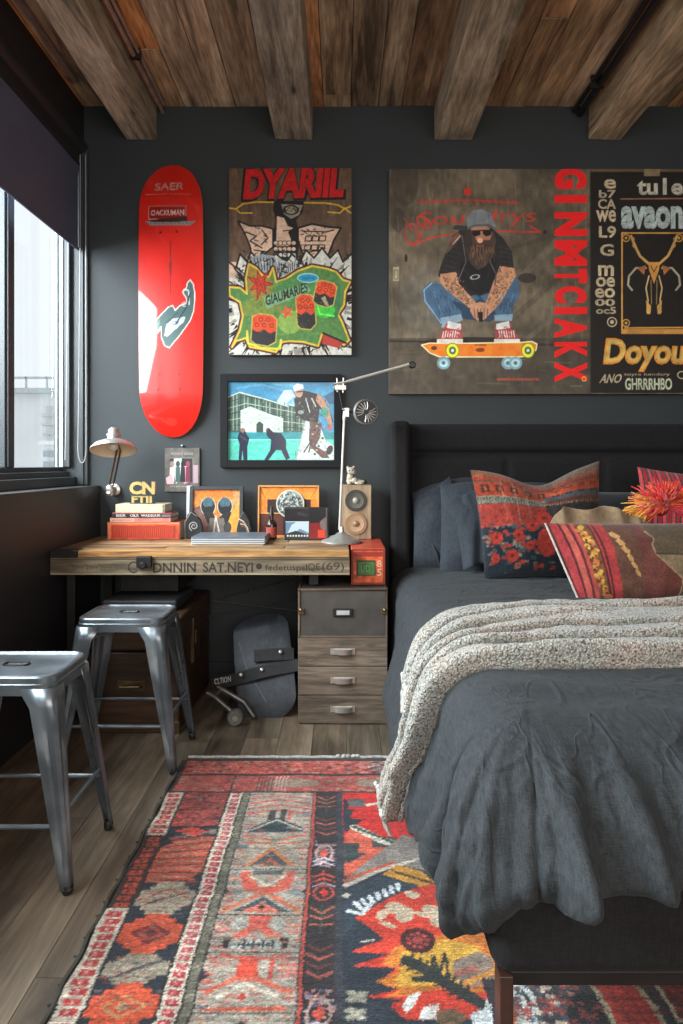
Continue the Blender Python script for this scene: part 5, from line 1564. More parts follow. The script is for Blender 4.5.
cv.line([(88, 10), (94, 18), (90, 24), (92, 34), (100, 42), (108, 50), (118, 58)], 1.2, (176, 152, 116)); cv.line([(124, 36), (114, 80)], 1.1, (176, 160, 124)); cv.line([(92, 33), (150, 35), (200, 33)], 1, (70, 56, 42)); cv.rect(138, 2, 160, 12, (160, 140, 106))
cv.mottle(.10, 12, 4); cv.mottle(.12, 1.4, 5); cv.a = (cv.a * .86 + cv.a.mean(2, keepdims=True) * .14) * .92


def fdist(U, V, X, Z):
    X = X - .05 * np.clip(-U, 0, 1) ** .8 * V
    return X, Z


fc = pillow('cushion', 'long striped cushion with a brown linen patch and frilled top, nearest the throw', 'cushion', .66, .285, .14, (1.11, 2.30, .612), (rx(-14), 0, rx(2)), vcol('cushion_cloth', rough=.9, bump=.4, bscale=260, spec=.2, sheen=.2, grain=.12, gscale=150), cv, nx_=260, nz_=110, pin=.02, seedp=15, wrinkle=.005, dist=fdist)
# frilled brown top flap
rows = []
for i in range(17):
    t = i / 16; row = []
    for j in range(121):
        s = j / 120
        x_ = -.355 + .36 * s; wv = math.sin(s * 26 + 1.5 * math.sin(s * 7)) * .012 * (.25 + t) * min(1, s * 8) ; z_ = .268 + .078 * t * min(1, .25 + s * 5) * (1 - .55 * max(0, s - .7) / .3) + .006 * math.sin(s * 13)
        row.append((x_, .008 + .025 * t + wv, z_ + wv * .25))
    rows.append(row)
grid_obj('linen_frill', np.array(rows), weave('brown_linen', L(104, 84, 62), L(150, 126, 98), scale=420), fc, thick=.003)
b = MB(); pts = [(-.33 - .05 * (k / 10 * 2 - 1) - .002, -.004, .285 * k / 10) for k in range(11)]; b.tube(pts, .0042, 8); b.build('pale_piping', mat('piping_yarn', (.5, .42, .38), rough=.9, var=.2, scale=100, bump=.5), fc, smooth=True)


# tassel pompom
pm = empty('tassel_pompom', 'large yellow, orange and red yarn pompom lying behind the front striped cushion', 'pompom', (1.200, 2.465, .95))
sets = {'yellow_yarn': (L(236, 176, 60), []), 'orange_yarn': (L(240, 100, 44), []), 'red_yarn': (L(216, 36, 40), []), 'pink_yarn': (L(206, 70, 80), [])}
for nm, (c_, _) in sets.items():
    b = MB(); n = {'yellow_yarn': 100, 'orange_yarn': 150, 'red_yarn': 190, 'pink_yarn': 60}[nm]
    for i in range(n):
        if nm == 'yellow_yarn': a = math.radians(rg.uniform(125, 215))
        elif nm == 'orange_yarn': a = math.radians(rg.uniform(20, 215))
        else: a = math.radians(rg.uniform(-20, 190))
        el_ = rg.uniform(-.5, .9)
        base = Vector((-.035 if nm == 'yellow_yarn' else rg.uniform(-.01, .03), 0, -.01))
        d_ = Vector((math.cos(a) * math.cos(el_), -math.sin(el_), math.sin(a) * math.cos(el_) * .85))
        l = rg.uniform(.07, .145) if nm != 'yellow_yarn' else rg.uniform(.06, .11)
        side = Vector((rg.uniform(-.01, .01), rg.uniform(-.01, .01), rg.uniform(-.01, .01)))
        b.tube([base + d_ * .008, base + d_ * l * .55 + side, base + d_ * l + side * 1.5 - Vector((0, 0, .012 * (l / .1)))], .0034, 5, rs=[.003, .0036, .0016])
    b.build(nm, mat(nm, c_, rough=.9, var=.3, scale=60, bump=.4, sheen=.3), pm, smooth=True)
b = MB(); b.ball((0, .02, -.02), (.028, .028, .026), 16, 10); b.build('core', mat('pompom_core', L(150, 30, 28), rough=.9), pm, smooth=True)

# ------------------------------------------------------------------ red skateboard deck hung on the wall
hd = empty('skateboard_deck', 'glossy red skateboard deck hung upright on the dark wall by the window', 'skateboard deck', (PX(170.5, 3.315), DB - 0.062, PZ(298.5, 3.315)))
cv = Canvas(138, 164, 203, 437, 2.6, (218, 32, 20))
cv.mottle(0.04, 30, 3)
cv.rect(138, 164, 203, 200, (190, 24, 16), 0.35)  # shade from the blind painted in as darker red on the top end
cv.text('SAER', (154, 193), (29, -1), (0, -8), (186, 150, 140), 0.015)
cv.line([(145, 197), (166, 196.6)], 0.7, (215, 120, 105)); cv.line([(169, 196.6), (190, 196.8)], 0.7, (215, 120, 105))
cv.rect(148.5, 209, 185.5, 222, (150, 26, 20)); cv.line([(148.5, 209), (185.5, 209), (185.5, 222), (148.5, 222)], 0.7, (226, 150, 140), closed=True)
cv.text('OACKUMAN', (150.5, 218.5), (33.5, -0.5), (0, -5.5), (240, 205, 200), 0.02)
cv.poly([(149, 223), (187, 219), (187, 228), (150, 228)], (60, 34, 32)); cv.poly([(144, 224), (168, 225), (196, 223.5), (190, 228), (150, 228.5)], (150, 140, 138))
for i in range(12): cv.line([(146 + i * 4, 225 + i % 2), (148 + i * 4, 227)], 0.7, (70, 60, 60))
for p in ((160, 235), (176.5, 234.5), (159, 375), (179, 375), (158, 390), (180, 390)):
    cv.ell(p[0], p[1], 1.2, 1.2, (70, 14, 12))
cv.line([(170, 244), (170, 296)], 0.7, (110, 24, 22)); cv.poly([(170, 256), (171.8, 268), (170.4, 284), (168.8, 268)], (120, 40, 40))
W_ = (232, 226, 218); G_ = (70, 96, 94)
body = [(141.5, 342), (150, 330), (159, 318), (168, 309), (172.5, 307), (175, 312), (180, 307), (187, 305), (186, 300), (182.5, 294), (186, 290), (187, 285), (190, 282), (193, 286), (194.5, 296), (193.5, 312), (190, 322), (180, 336), (169, 349), (164.5, 347), (161, 338), (161, 328), (156, 333), (152, 342), (146, 346)]
cv.poly(body, G_); cv.line(body, 1.0, W_, closed=True)
cv.poly([(164, 337), (166, 326), (173, 320), (185, 318), (184, 323), (175, 331), (167, 338)], (188, 196, 206)); cv.text('CD', (172, 327), (6, -1), (0, -4), (50, 60, 66))
cv.line([(160, 331), (153, 338), (149, 348), (151, 351), (155, 350)], 1.3, W_)
cv.poly([(143, 341), (152, 329), (160, 320), (159, 328), (150, 340), (147, 344)], (122, 142, 132))
cv.line([(182.5, 294), (184, 291), (188, 292), (189, 298), (189, 306)], 1.2, (210, 212, 210)); cv.ell(184.5, 306, 3, 2.2, (190, 196, 196), ring=0.8)
cv.line([(176, 325), (186, 309), (190, 295)], 1.6, (44, 64, 64)); cv.line([(166, 324), (178, 314)], 1.2, (50, 72, 70))
cv.ell(170, 422, 6, 4, (232, 70, 56), 0.5)
deck_mesh('deck', PX(203, 3.315) - PX(138, 3.315), PZ(160.5, 3.315) - PZ(437.5, 3.315), 0.014, (vcol('glossy_red_print', rough=0.35, coat=1.0, coatr=0.03), mat('deck_ply_edge', (0.55, 0.33, 0.22), rough=0.5)), hd, cv, kick=0.048, conc=0.004)
for z in (0.37, -0.37):
    b = MB(); b.cyl((0, 0.0, z), (0, 0.061, z), 0.012, 12); b.build('wall_peg', M_iron, hd, smooth=True)


def at_wall(px0, py0, px1, py1, d): return (PX(px0, d), PX(px1, d), PZ(py1, d), PZ(py0, d))


# ------------------------------------------------------------------ comic poster
d = DB - 0.032
x0, x1, z0, z1 = at_wall(229, 168, 351.5, 355, d)
po = empty('comic_poster', 'tall comic style canvas with red block lettering above a green and yellow burst', 'painting', ((x0 + x1) / 2, DB - 0.001, z0))
hw_ = (x1 - x0) / 2; hh = z1 - z0
b = MB(); b.box((-hw_, -0.030, 0), (hw_, 0, hh)); b.build('stretcher', mat('canvas_edge', (0.05, 0.042, 0.036), rough=0.8), po, bevel=0.003)
cv = Canvas(229, 168, 351.5, 355, 2.2, (98, 74, 56))
cv.mottle(0.14, 9, 2, sx=.4, sy=3); cv.mottle(0.10, 2, 3, sy=4)
BK = (22, 18, 18); PK = (214, 176, 150); WH = (206, 202, 190)
cv.text('DYARIIL', (240.5, 202), (105, -2.5), (3, -34), BK, 0.085)
cv.text('DYARIIL', (243, 199.5), (100, -2.5), (3, -30.5), (206, 20, 20), 0.055)
cv.text('1319', (230.5, 175), (7, 0), (0, -5), (140, 110, 84))
Y_ = (212, 170, 40)
cv.line([(229, 208), (236, 209), (243, 204), (256, 202), (325, 203), (338, 205), (345, 209), (351, 206)], 1.5, Y_)
cv.line([(236, 209), (240, 213), (252, 213)], 1.4, Y_); cv.line([(345, 208), (340, 213), (328, 212)], 1.4, Y_); cv.line([(345, 209), (351, 213)], 1.4, Y_)
rg = random.Random(17)
# dark column, cup shape, hand
cv.poly([(274, 201), (304, 201), (303, 212), (296, 220), (300, 236), (297, 262), (274, 262), (273, 232), (276, 220), (273, 210)], BK)
cv.poly([(281, 204), (303, 205), (299, 215), (291, 219), (284, 214)], (150, 138, 120)); cv.ell(291, 210, 8, 5, BK, ring=1.2)
for i in range(9): cv.line([(284 + i * 2, 207 + (i * 3) % 5), (286 + i * 2, 212 - (i * 2) % 5)], 0.8, BK)
cv.poly([(277, 216), (284, 218), (288, 226), (293, 228), (288, 232), (291, 240), (289, 246), (276, 246)], PK)
cv.line([(283, 231), (291, 230)], 1, BK)
for k in range(3):
    for i in range(5): cv.ell(276 + i * 4.4, 243 + k * 6, 2.6, 2.2, PK if k < 2 else WH); cv.ell(276 + i * 4.4, 243 + k * 6, 2.9, 2.5, BK, ring=0.6)
lf = [(238, 221), (250, 226), (262, 226), (273, 229), (273, 247), (262, 256), (252, 258), (250, 246), (245, 234)]
cv.poly(lf, PK); cv.line(lf, 1.6, BK, closed=True)
cv.line([(246, 232), (256, 236), (250, 241), (262, 248)], 1.3, BK); cv.line([(262, 230), (268, 238), (262, 244)], 1.1, BK); cv.line([(254, 250), (268, 252)], 1.2, BK)
rf = [(298, 228), (312, 224), (328, 227), (341, 228), (334, 240), (328, 256), (312, 262), (302, 252), (298, 240)]
cv.poly(rf, PK); cv.line(rf, 2.0, BK, closed=True)
cv.line([(302, 231), (326, 232), (334, 230)], 1.2, BK)
for k in range(2):
    for i in range(3): cv.line([(306 + i * 7 - k, 236 + k * 9), (312 + i * 7 - k, 236 + k * 9), (311 + i * 7 - k, 241 + k * 9), (305 + i * 7 - k, 241 + k * 9)], 1.0, BK, closed=True)
cv.line([(309, 252), (320, 250), (318, 257)], 1.4, BK)
for i in range(120):
    bx_ = rg.choice(((240, 222, 30, 32), (300, 228, 36, 30), (274, 246, 26, 18)))
    x_ = bx_[0] + rg.random() * bx_[2]; y_ = bx_[1] + rg.random() * bx_[3]
    cv.line([(x_, y_), (x_ + rg.uniform(-4, 4), y_ + rg.uniform(-2, 2))], rg.uniform(.5, 1.2), rg.choice((BK, BK, (120, 84, 70))), .75)
# spiky comic rays field
rg = random.Random(8)
top = [(229, 262), (236, 268), (240, 254), (247, 262), (251, 252), (258, 260), (262, 252), (270, 258), (276, 254), (286, 262), (292, 254), (300, 262), (306, 250), (314, 258), (322, 248), (330, 258), (338, 250), (343, 262), (351.5, 254)]
cv.poly(top + [(351.5, 355), (229, 355)], WH)
cv.poly([(229, 262), (236, 262), (240, 274), (233, 280), (229, 276)], PK)
cv.line(top, 1.8, BK)
for i in range(110):
    a = rg.random() * 2 * math.pi; cx_, cy_ = 290, 308
    rr0 = rg.uniform(0.93, 1.02); rr1 = rg.uniform(1.05, 1.4)
    ex, ey = 58, 42
    p = (cx_ + ex * rr0 * math.cos(a), cy_ + ey * rr0 * math.sin(a)); q = (cx_ + ex * rr1 * math.cos(a), cy_ + ey * rr1 * 1.15 * math.sin(a))
    n_ = (-math.sin(a) * rg.uniform(1, 2.6), math.cos(a) * rg.uniform(1, 2.6))
    if q[1] < 254: continue
    cv.poly([(p[0] + n_[0], p[1] + n_[1]), (p[0] - n_[0], p[1] - n_[1]), q], BK if i % 2 else (150, 142, 130))
cv.poly([(250, 258), (262, 254), (275, 256), (278, 268), (272, 277), (262, 274), (254, 266)], (150, 156, 158))
for i in range(7): cv.line([(254 + i * 3.2, 258), (257 + i * 2.6, 270)], 0.8, BK)
cv.poly([(277, 258), (288, 262), (300, 262), (300, 268), (290, 276), (280, 284), (277, 274)], (170, 172, 168))
for i in range(10): cv.line([(279 + i * 2.2, 262 + i % 3), (280 + i * 2.1, 276 - i)], 0.7, BK)
cv.text('A', (296, 268), (9, -1), (0, -11), BK, 0.03)
for i in range(150):
    x_ = rg.uniform(231, 350); y_ = rg.choice((rg.uniform(258, 284), rg.uniform(335, 354)))
    cv.line([(x_, y_), (x_ + rg.uniform(-3, 3), y_ + rg.uniform(-5, 5)), (x_ + rg.uniform(-4, 4), y_ + rg.uniform(-4, 4))], rg.uniform(.7, 1.6), rg.choice((BK, BK, WH, (150, 120, 104))), .8)
# blob
blob = [(229, 287), (240, 288), (247, 294), (246, 278), (249, 264), (256, 268), (262, 275), (269, 277), (273, 268), (276, 282), (286, 279), (298, 271), (312, 266), (328, 269), (336, 272), (343, 280), (350, 282), (345, 292), (344, 305), (338, 314), (342, 322), (349, 340), (344, 345), (330, 336), (322, 334), (318, 346), (304, 342), (290, 341), (282, 342), (276, 352), (262, 349), (250, 347), (246, 338), (236, 341), (232, 347), (240, 330), (243, 316), (240, 302), (230, 296)]
cv.line(blob, 5.5, BK, closed=True); cv.line(blob, 3.4, (150, 60, 44), closed=True)
cv.poly(blob, (84, 128, 66)); cv.line(blob, 1.8, (214, 186, 60), closed=True)
cv.poly([(248, 266), (256, 269), (262, 276), (270, 278), (276, 290), (268, 298), (254, 300), (248, 290)], (170, 118, 40), .8)
cv.ell(262, 306, 22, 10, (150, 140, 50), 0.5, rot=-0.2); cv.ell(290, 322, 12, 12, (150, 176, 80), .8); cv.ell(300, 290, 30, 12, (70, 140, 80), .5); cv.ell(332, 300, 9, 20, (60, 110, 78), .7)
st_ = []
for i in range(14):
    a = i * math.pi / 7; r = (14, 6)[i % 2] if i % 4 else 17
    st_.append((260 + r * math.cos(a) * .8, 284 + r * math.sin(a)))
cv.poly(st_, (206, 56, 34)); cv.line(st_, 0.8, (120, 40, 30), closed=True)
for i in range(6): cv.line([(254 + i * 2, 276 + (i * 5) % 8), (258 + i * 1.5, 290 - (i * 3) % 7)], 0.7, (120, 36, 26))
for p_, r_ in (((287, 312), 8), ((279, 296), 5)):
    s_ = [(p_[0] + (r_ if i % 2 else r_ * .4) * math.cos(i * math.pi / 5), p_[1] + (r_ if i % 2 else r_ * .4) * math.sin(i * math.pi / 5)) for i in range(10)]
    cv.poly(s_, (214, 90, 50) if r_ > 6 else (190, 176, 60))
cv.poly([(263, 296), (306, 283), (311, 291), (267, 309)], (120, 160, 120)); cv.text('GIAUMARIES', (266, 306), (42, -14), (-1, -10), BK, 0.02)
cv.ell(308, 278, 11, 5, (150, 200, 190)); cv.ell(308, 278, 9.5, 3.8, (40, 140, 176)); cv.text('oobs', (302, 280), (12, -1), (0, -4), (20, 70, 100))
cv.text('MARS', (268, 290), (14, -6), (0, -4), (190, 180, 80), 0, .5)


def can(cx_, cy_, w, h, tilt, lt=False):
    c, s = math.cos(tilt), math.sin(tilt)

    def T(u, v): return (cx_ + u * c - v * s, cy_ + u * s + v * c)
    out = [T(-w, -h * .8), T(-w * .5, -h), T(w * .6, -h * .95), T(w, -h * .7), T(w, h * .7), T(w * .4, h), T(-w * .6, h * .92), T(-w, h * .7)]
    cv.poly(out, (46, 44, 46)); cv.poly([T(-w, -h * .8), T(-w * .5, -h), T(w * .6, -h * .95), T(w, -h * .7), T(w, 0), T(w * .5, h * .2), T(0, -.05 * h), T(-w * .5, h * .15), T(-w, 0)], (222, 74, 36))
    for k in range(5): cv.ell(*T(-w * .6 + k * w * .3, -h * (.3 + .35 * (k % 2))), 2.2, 2.2, (120, 40, 28), ring=.7)
    cv.line(out, 1.2, (190, 170, 80), closed=True)


can(264, 330, 12.5, 16, 0.06); cv.line([(247, 331), (248, 343), (262, 348), (280, 349), (281, 340)], 2.2, (214, 196, 60))
can(306, 312, 9.5, 18, -0.06)
cv.ell(325, 310, 10, 8, (60, 190, 60)); cv.line([(316, 302), (320, 314), (334, 316)], 1.6, (120, 230, 90))
can(325, 294, 10.5, 13, 0.2); cv.poly([(321, 298), (325, 296), (330, 308), (326, 306)], (160, 150, 120))
cv.poly([(323, 333), (334, 338), (344, 343), (338, 348), (322, 344)], (176, 60, 50)); cv.line([(323, 333), (346, 343)], 1.8, BK)
for i in range(160):
    a_ = rg.random() * 6.28; r_ = rg.random() ** .5
    x_ = 293 + 48 * r_ * math.cos(a_); y_ = 310 + 30 * r_ * math.sin(a_)
    cv.line([(x_, y_), (x_ + rg.uniform(-3, 3), y_ + rg.uniform(-2, 2))], rg.uniform(.5, 1.2), rg.choice(((60, 96, 46), (150, 176, 70), (120, 50, 30), (190, 170, 60), (40, 50, 30))), .35)
cv.mottle(0.08, 3, 21); cv.mottle(0.05, 1, 22)
cv.a *= 0.98
M_art = vcol('painted_canvas', rough=0.55, grain=0.1, gscale=200, bump=0.15, bscale=500)
panel('painted_face', cv, (-hw_, -0.0312, hh), (2 * hw_, 0, 0), (0, 0, -hh), M_art, po)

# ------------------------------------------------------------------ wide board with the crouching skater
d = DB - 0.036
x0, x1, z0, z1 = at_wall(389, 169, 742, 394, d)
bo = empty('skater_board', 'wide weathered board painted with a crouching bearded skater and red and gold lettering', 'painting', ((x0 + x1) / 2, DB - 0.001, z0))
hw_ = (x1 - x0) / 2; hh = z1 - z0
b = MB(); b.box((-hw_, -0.034, 0), (hw_, 0, hh)); b.build('backing', mat('board_edge', (0.11, 0.085, 0.06), rough=0.8), bo, bevel=0.002)
cv = Canvas(389, 169, 742, 394, 1.9, (86, 76, 62))
cv.mottle(0.22, 60, 2); cv.mottle(0.16, 18, 3, sx=2.5); cv.mottle(0.10, 3, 4, sy=3)
cv.rect(389, 338, 590, 394, (40, 34, 30), .45); cv.line([(389, 341), (560, 345)], 2.4, (34, 28, 26), .7)
for i, (p, q) in enumerate((((470, 330), (592, 205)), ((500, 330), (600, 240)), ((520, 345), (598, 280)), ((505, 250), (590, 225)))):
    cv.line([p, q], 7 - i, (112, 102, 88) if i % 2 == 0 else (52, 46, 40), .3)
cv.ell(425, 300, 26, 34, (96, 98, 96), .25); cv.ell(405, 180, 14, 26, (46, 38, 32), .4); cv.ell(398, 220, 7, 12, (40, 34, 30), .4)
cv.ell(527, 278, 9, 5, (36, 30, 28), .7); cv.ell(545, 232, 2, 2, (40, 30, 26)); cv.ell(406, 258, 1.5, 4, (40, 32, 28))
for i in range(130):
    x_ = rg.uniform(389, 585); y_ = rg.uniform(171, 392); l_ = rg.uniform(4, 40)
    cv.line([(x_, y_), (x_ + (l_ if y_ > 330 else rg.uniform(-2, 2)), y_ + (rg.uniform(-1, 1) if y_ > 330 else l_))], rg.uniform(.5, 1.6), rg.choice(((58, 50, 42), (112, 100, 80), (70, 60, 50), (128, 114, 92))), rg.uniform(.15, .4))
R_ = (176, 46, 36)
cv.rect(464, 188, 471, 195, R_)
cv.line([(417, 202), (470, 200), (520, 203)], 1.4, R_, .7)
for i in range(16): cv.line([(420 + i * 6.2, 199 + i % 2), (422 + i * 6.2, 204)], 1.3, R_, .75)
cv.ell(412, 234, 8, 11, R_, .85, ring=1.4)
cv.text('Souudrys', (416, 230), (118, -4), (4, -18), R_, 0.005, .8)
cv.line([(412, 246), (430, 238), (470, 231), (540, 232), (530, 226)], 1.6, R_, .9); cv.line([(404, 218), (420, 240), (426, 220)], 1.2, R_, .8); cv.ell(424, 222, 9, 5, R_, .8, rot=0.6, ring=1.2)
cv.rect(393, 267, 399, 281, (150, 140, 110)); cv.line([(394, 270), (398, 270), (398, 279), (394, 279)], .7, (80, 72, 56), closed=True)
cv.text('amaxical.ucavecoma', (497, 380.5), (42, 0), (0, -3.4), (206, 70, 50), 0.01)
# skater
JE = (62, 88, 112); JD = (40, 58, 76); BKc = (36, 34, 34); SK = (168, 120, 90)
cv.ell(475, 342, 50, 5, (26, 22, 20), .7)
legL = [(440, 284), (430, 282), (422, 290), (423, 300), (432, 312), (440, 325), (447, 327), (458, 322), (462, 312), (450, 300), (470, 306), (480, 298), (460, 285)]
legR = [(480, 296), (495, 312), (497, 318), (511, 320), (512, 308), (519, 296), (519, 280), (514, 276), (500, 290)]
cv.poly([(446, 294), (500, 290), (508, 310), (490, 322), (455, 318)], JD)
cv.poly(legL, JE); cv.poly(legR, JE); cv.line([(432, 283), (424, 290), (425, 301), (441, 323)], 1.0, (150, 166, 176), .8)
for i in range(7): cv.line([(430 + i * 5, 292 + i * 1.5), (440 + i * 3.4, 314 - i)], 1.2, JD, .6)
for i in range(5): cv.line([(502 + i * 3, 298), (500 + i * 2.5, 314)], 1.0, JD, .6)
cv.poly([(440, 318), (461, 314), (463, 320), (443, 328)], (120, 140, 152)); cv.poly([(494, 315), (513, 314), (512, 321), (495, 321)], (112, 132, 146))
torso = [(463, 228), (452, 236), (446, 252), (440, 268), (438, 276), (456, 288), (470, 296), (492, 292), (506, 276), (514, 268), (512, 252), (503, 238), (492, 228)]
cv.poly(torso, BKc); cv.poly([(460, 262), (496, 258), (500, 284), (480, 296), (460, 284)], (26, 24, 26))
cv.line([(462, 236), (466, 262), (456, 286)], 1.0, (92, 84, 78)); cv.line([(492, 236), (490, 262), (497, 276)], 1.0, (92, 84, 78))
cv.poly([(449, 240), (458, 232), (462, 236), (452, 248), (446, 254)], (120, 80, 66), .7); cv.line([(453, 244), (460, 236)], .8, (200, 170, 150))
for i in range(6): cv.line([(442 + i * 1.6, 270 - i * 5), (454 + i, 273 - i * 5)], .8, (60, 58, 58), .7)
for i in range(5): cv.line([(498 + i, 246 + i * 5), (511, 250 + i * 4)], .8, (60, 56, 54), .7)
cv.ell(475, 277, 5, 2.4, (160, 160, 156), ring=.7, rot=-.2)
aL = [(440, 274), (456, 272), (459, 284), (474, 300), (478, 306), (472, 310), (462, 302), (446, 290), (440, 282)]
aR = [(500, 266), (514, 268), (516, 276), (508, 290), (500, 304), (492, 312), (484, 306), (489, 294), (494, 280)]
for A_ in (aL, aR):
    cv.poly(A_, SK)
rg = random.Random(3)
for i in range(90):
    A_ = aL if i % 2 else aR
    k = rg.randrange(len(A_)); q = A_[k]; cq = A_[(k + len(A_) // 2) % len(A_)]; t = rg.uniform(.08, .92)
    p = (q[0] * (1 - t) + cq[0] * t, q[1] * (1 - t) + cq[1] * t)
    cv.line([p, (p[0] + rg.uniform(-2, 2), p[1] + rg.uniform(-2, 2))], rg.uniform(.6, 1.3), rg.choice(((70, 52, 44), (96, 62, 48), (212, 160, 110), (60, 60, 60))), .8)
cv.poly([(471, 304), (480, 302), (489, 304), (492, 312), (486, 318), (480, 322), (474, 318), (470, 311)], (176, 128, 100))
for i in range(5): cv.line([(474 + i * 3.4, 309), (475 + i * 3, 318)], .8, (84, 56, 44))
cv.poly([(478, 312), (483, 312), (483, 322), (479, 322)], (24, 22, 22))
for i in range(260):      # tattoo ink and skin lights
    A_ = aL if i % 2 else aR
    k = rg.randrange(len(A_)); q = A_[k]; cq = A_[(k + len(A_) // 2) % len(A_)]; t = rg.uniform(.1, .9)
    p = (q[0] * (1 - t) + cq[0] * t + rg.uniform(-3, 3), q[1] * (1 - t) + cq[1] * t + rg.uniform(-2, 2))
    cv.line([p, (p[0] + rg.uniform(-1.6, 1.6), p[1] + rg.uniform(-1.6, 1.6))], rg.uniform(.5, 1.1), rg.choice(((62, 46, 40), (84, 60, 50), (206, 156, 112), (120, 84, 64))), .55)
for i in range(70):       # denim strokes
    x_ = rg.uniform(426, 450) if i % 2 else rg.uniform(498, 516); y_ = rg.uniform(288, 312)
    cv.line([(x_, y_), (x_ + rg.uniform(-1, 4) * (1 if i % 2 else -1), y_ + rg.uniform(4, 10))], rg.uniform(.6, 1.4), rg.choice(((44, 64, 86), (86, 112, 134), (54, 76, 100), (104, 126, 144))), .4)
for i in range(60):       # jacket folds
    x_ = rg.uniform(448, 506); y_ = rg.uniform(232, 284)
    cv.line([(x_, y_), (x_ + rg.uniform(-5, 5), y_ + rg.uniform(3, 9))], rg.uniform(.7, 1.6), rg.choice(((24, 22, 24), (60, 58, 58), (48, 44, 44))), .4)
# head
cv.ell(480, 236, 12, 12, (150, 104, 80)); cv.poly([(468, 230), (474, 232), (476, 240), (490, 240), (493, 230), (496, 240), (494, 254), (486, 266), (478, 270), (471, 264), (466, 250)], (66, 50, 42))
cv.poly([(466, 228), (471, 228), (472, 244), (468, 250), (464, 240)], (50, 40, 36))
for i in range(16): cv.line([(469 + i * 1.6, 244 + (i * 3) % 6), (472 + i * 1.1, 262 - abs(i - 8))], .7, (118, 86, 64) if i % 2 else (44, 34, 30), .8)
cv.ell(480, 240.5, 3, 2.6, (206, 140, 116)); cv.line([(477, 246), (484, 246)], 1.0, (130, 60, 54))
cv.poly([(473, 231), (480, 230), (480.5, 235), (475, 236.5), (472, 234)], (26, 20, 20)); cv.poly([(483, 230), (491, 230), (491, 235), (486, 236.5), (483, 234)], (26, 20, 20)); cv.line([(472, 231), (492, 230)], 1.1, (30, 24, 22))
cv.poly([(467, 230), (467, 218), (472, 211), (481, 209), (490, 213), (495, 222), (496, 230), (488, 226), (474, 227)], (104, 108, 110)); cv.line([(467, 229), (474, 225.5), (488, 225), (496, 229)], 2.2, (78, 80, 82))
cv.poly([(467, 226), (455, 225), (452, 229), (462, 231), (468, 230)], (52, 50, 50)); cv.line([(476, 211), (474, 224)], .7, (84, 86, 88)); cv.line([(488, 213), (490, 225)], .7, (84, 86, 88))
# shoes
for sx_, fl in ((452, -1), (505, 1)):
    P_ = lambda u, v: (sx_ + u * fl, v)
    cv.poly([P_(-10, 326), P_(6, 323), P_(8, 330), P_(13, 336), P_(14, 342), P_(-10, 342)], (150, 62, 62))
    cv.poly([P_(-9, 324), P_(4, 321), P_(5, 328), P_(-9, 330)], (190, 186, 180)); cv.poly([P_(-11, 339), P_(15, 339), P_(15, 343), P_(-11, 343)], (196, 190, 180))
    for k in range(7): cv.line([P_(-6 + k * 2.4, 331), P_(-5 + k * 2.4, 337)], .9, (222, 200, 190))
for i in range(60):       # beard strands and sneaker pattern
    x_ = 479 + rg.gauss(0, 6.5); y_ = rg.uniform(244, 262)
    cv.line([(x_, y_), (x_ + rg.uniform(-1.5, 1.5), y_ + rg.uniform(3, 6))], .6, rg.choice(((40, 30, 28), (104, 78, 60), (74, 56, 46), (130, 100, 78))), .6)
for i in range(60):
    sx_ = 451 if i % 2 else 506; x_ = sx_ + rg.uniform(-10, 9); y_ = rg.uniform(327, 339)
    cv.line([(x_, y_), (x_ + rg.uniform(-2, 2), y_ + rg.uniform(-2, 2))], .8, rg.choice(((206, 190, 180), (96, 34, 36), (180, 60, 60), (60, 40, 40))), .7)
# board under the skater
bd = [(421.5, 345), (430, 343), (445, 343.5), (520, 342.5), (532, 341.5), (537, 344), (536, 350), (528, 356), (518, 357), (440, 357), (430, 353)]
cv.poly(bd, (216, 110, 34)); cv.line(bd, 1.2, (226, 206, 160), closed=True); cv.ell(434, 348, 3, 2, (90, 44, 24)); cv.ell(480, 350, 4.5, 2, (90, 40, 20), .8); cv.line([(475, 345), (486, 345)], 1.2, (120, 56, 24))
for wx_ in (452.5, 528):
    cv.ell(wx_, 350.5, 6.8, 7.6, (206, 204, 44)); cv.ell(wx_, 350.5, 6.8, 7.6, (90, 96, 30), ring=.7); cv.ell(wx_, 350.5, 3.4, 3.8, (70, 80, 60)); cv.ell(wx_, 350.5, 1.6, 1.8, (180, 190, 180))
for wx_ in (443.5, 508, 515.5):
    cv.ell(wx_, 363, 6.6, 6.4, (110, 140, 146)); cv.ell(wx_, 363, 4.4, 4.2, (150, 178, 184)); cv.ell(wx_, 363, 1.8, 1.8, (70, 90, 96))
# vertical red letters
RR = (222, 22, 22)
ys = [(168, 189), (195, 203), (212, 236), (240, 266), (269, 283), (286, 303), (307, 314), (318, 338), (342, 358), (362, 382)]
for ch_, (ya, yb) in zip('GINMTCIAKX', ys):
    cv.text(ch_, (554.5, ya), (0, yb - ya), (32.5, 0), RR, 0.06)
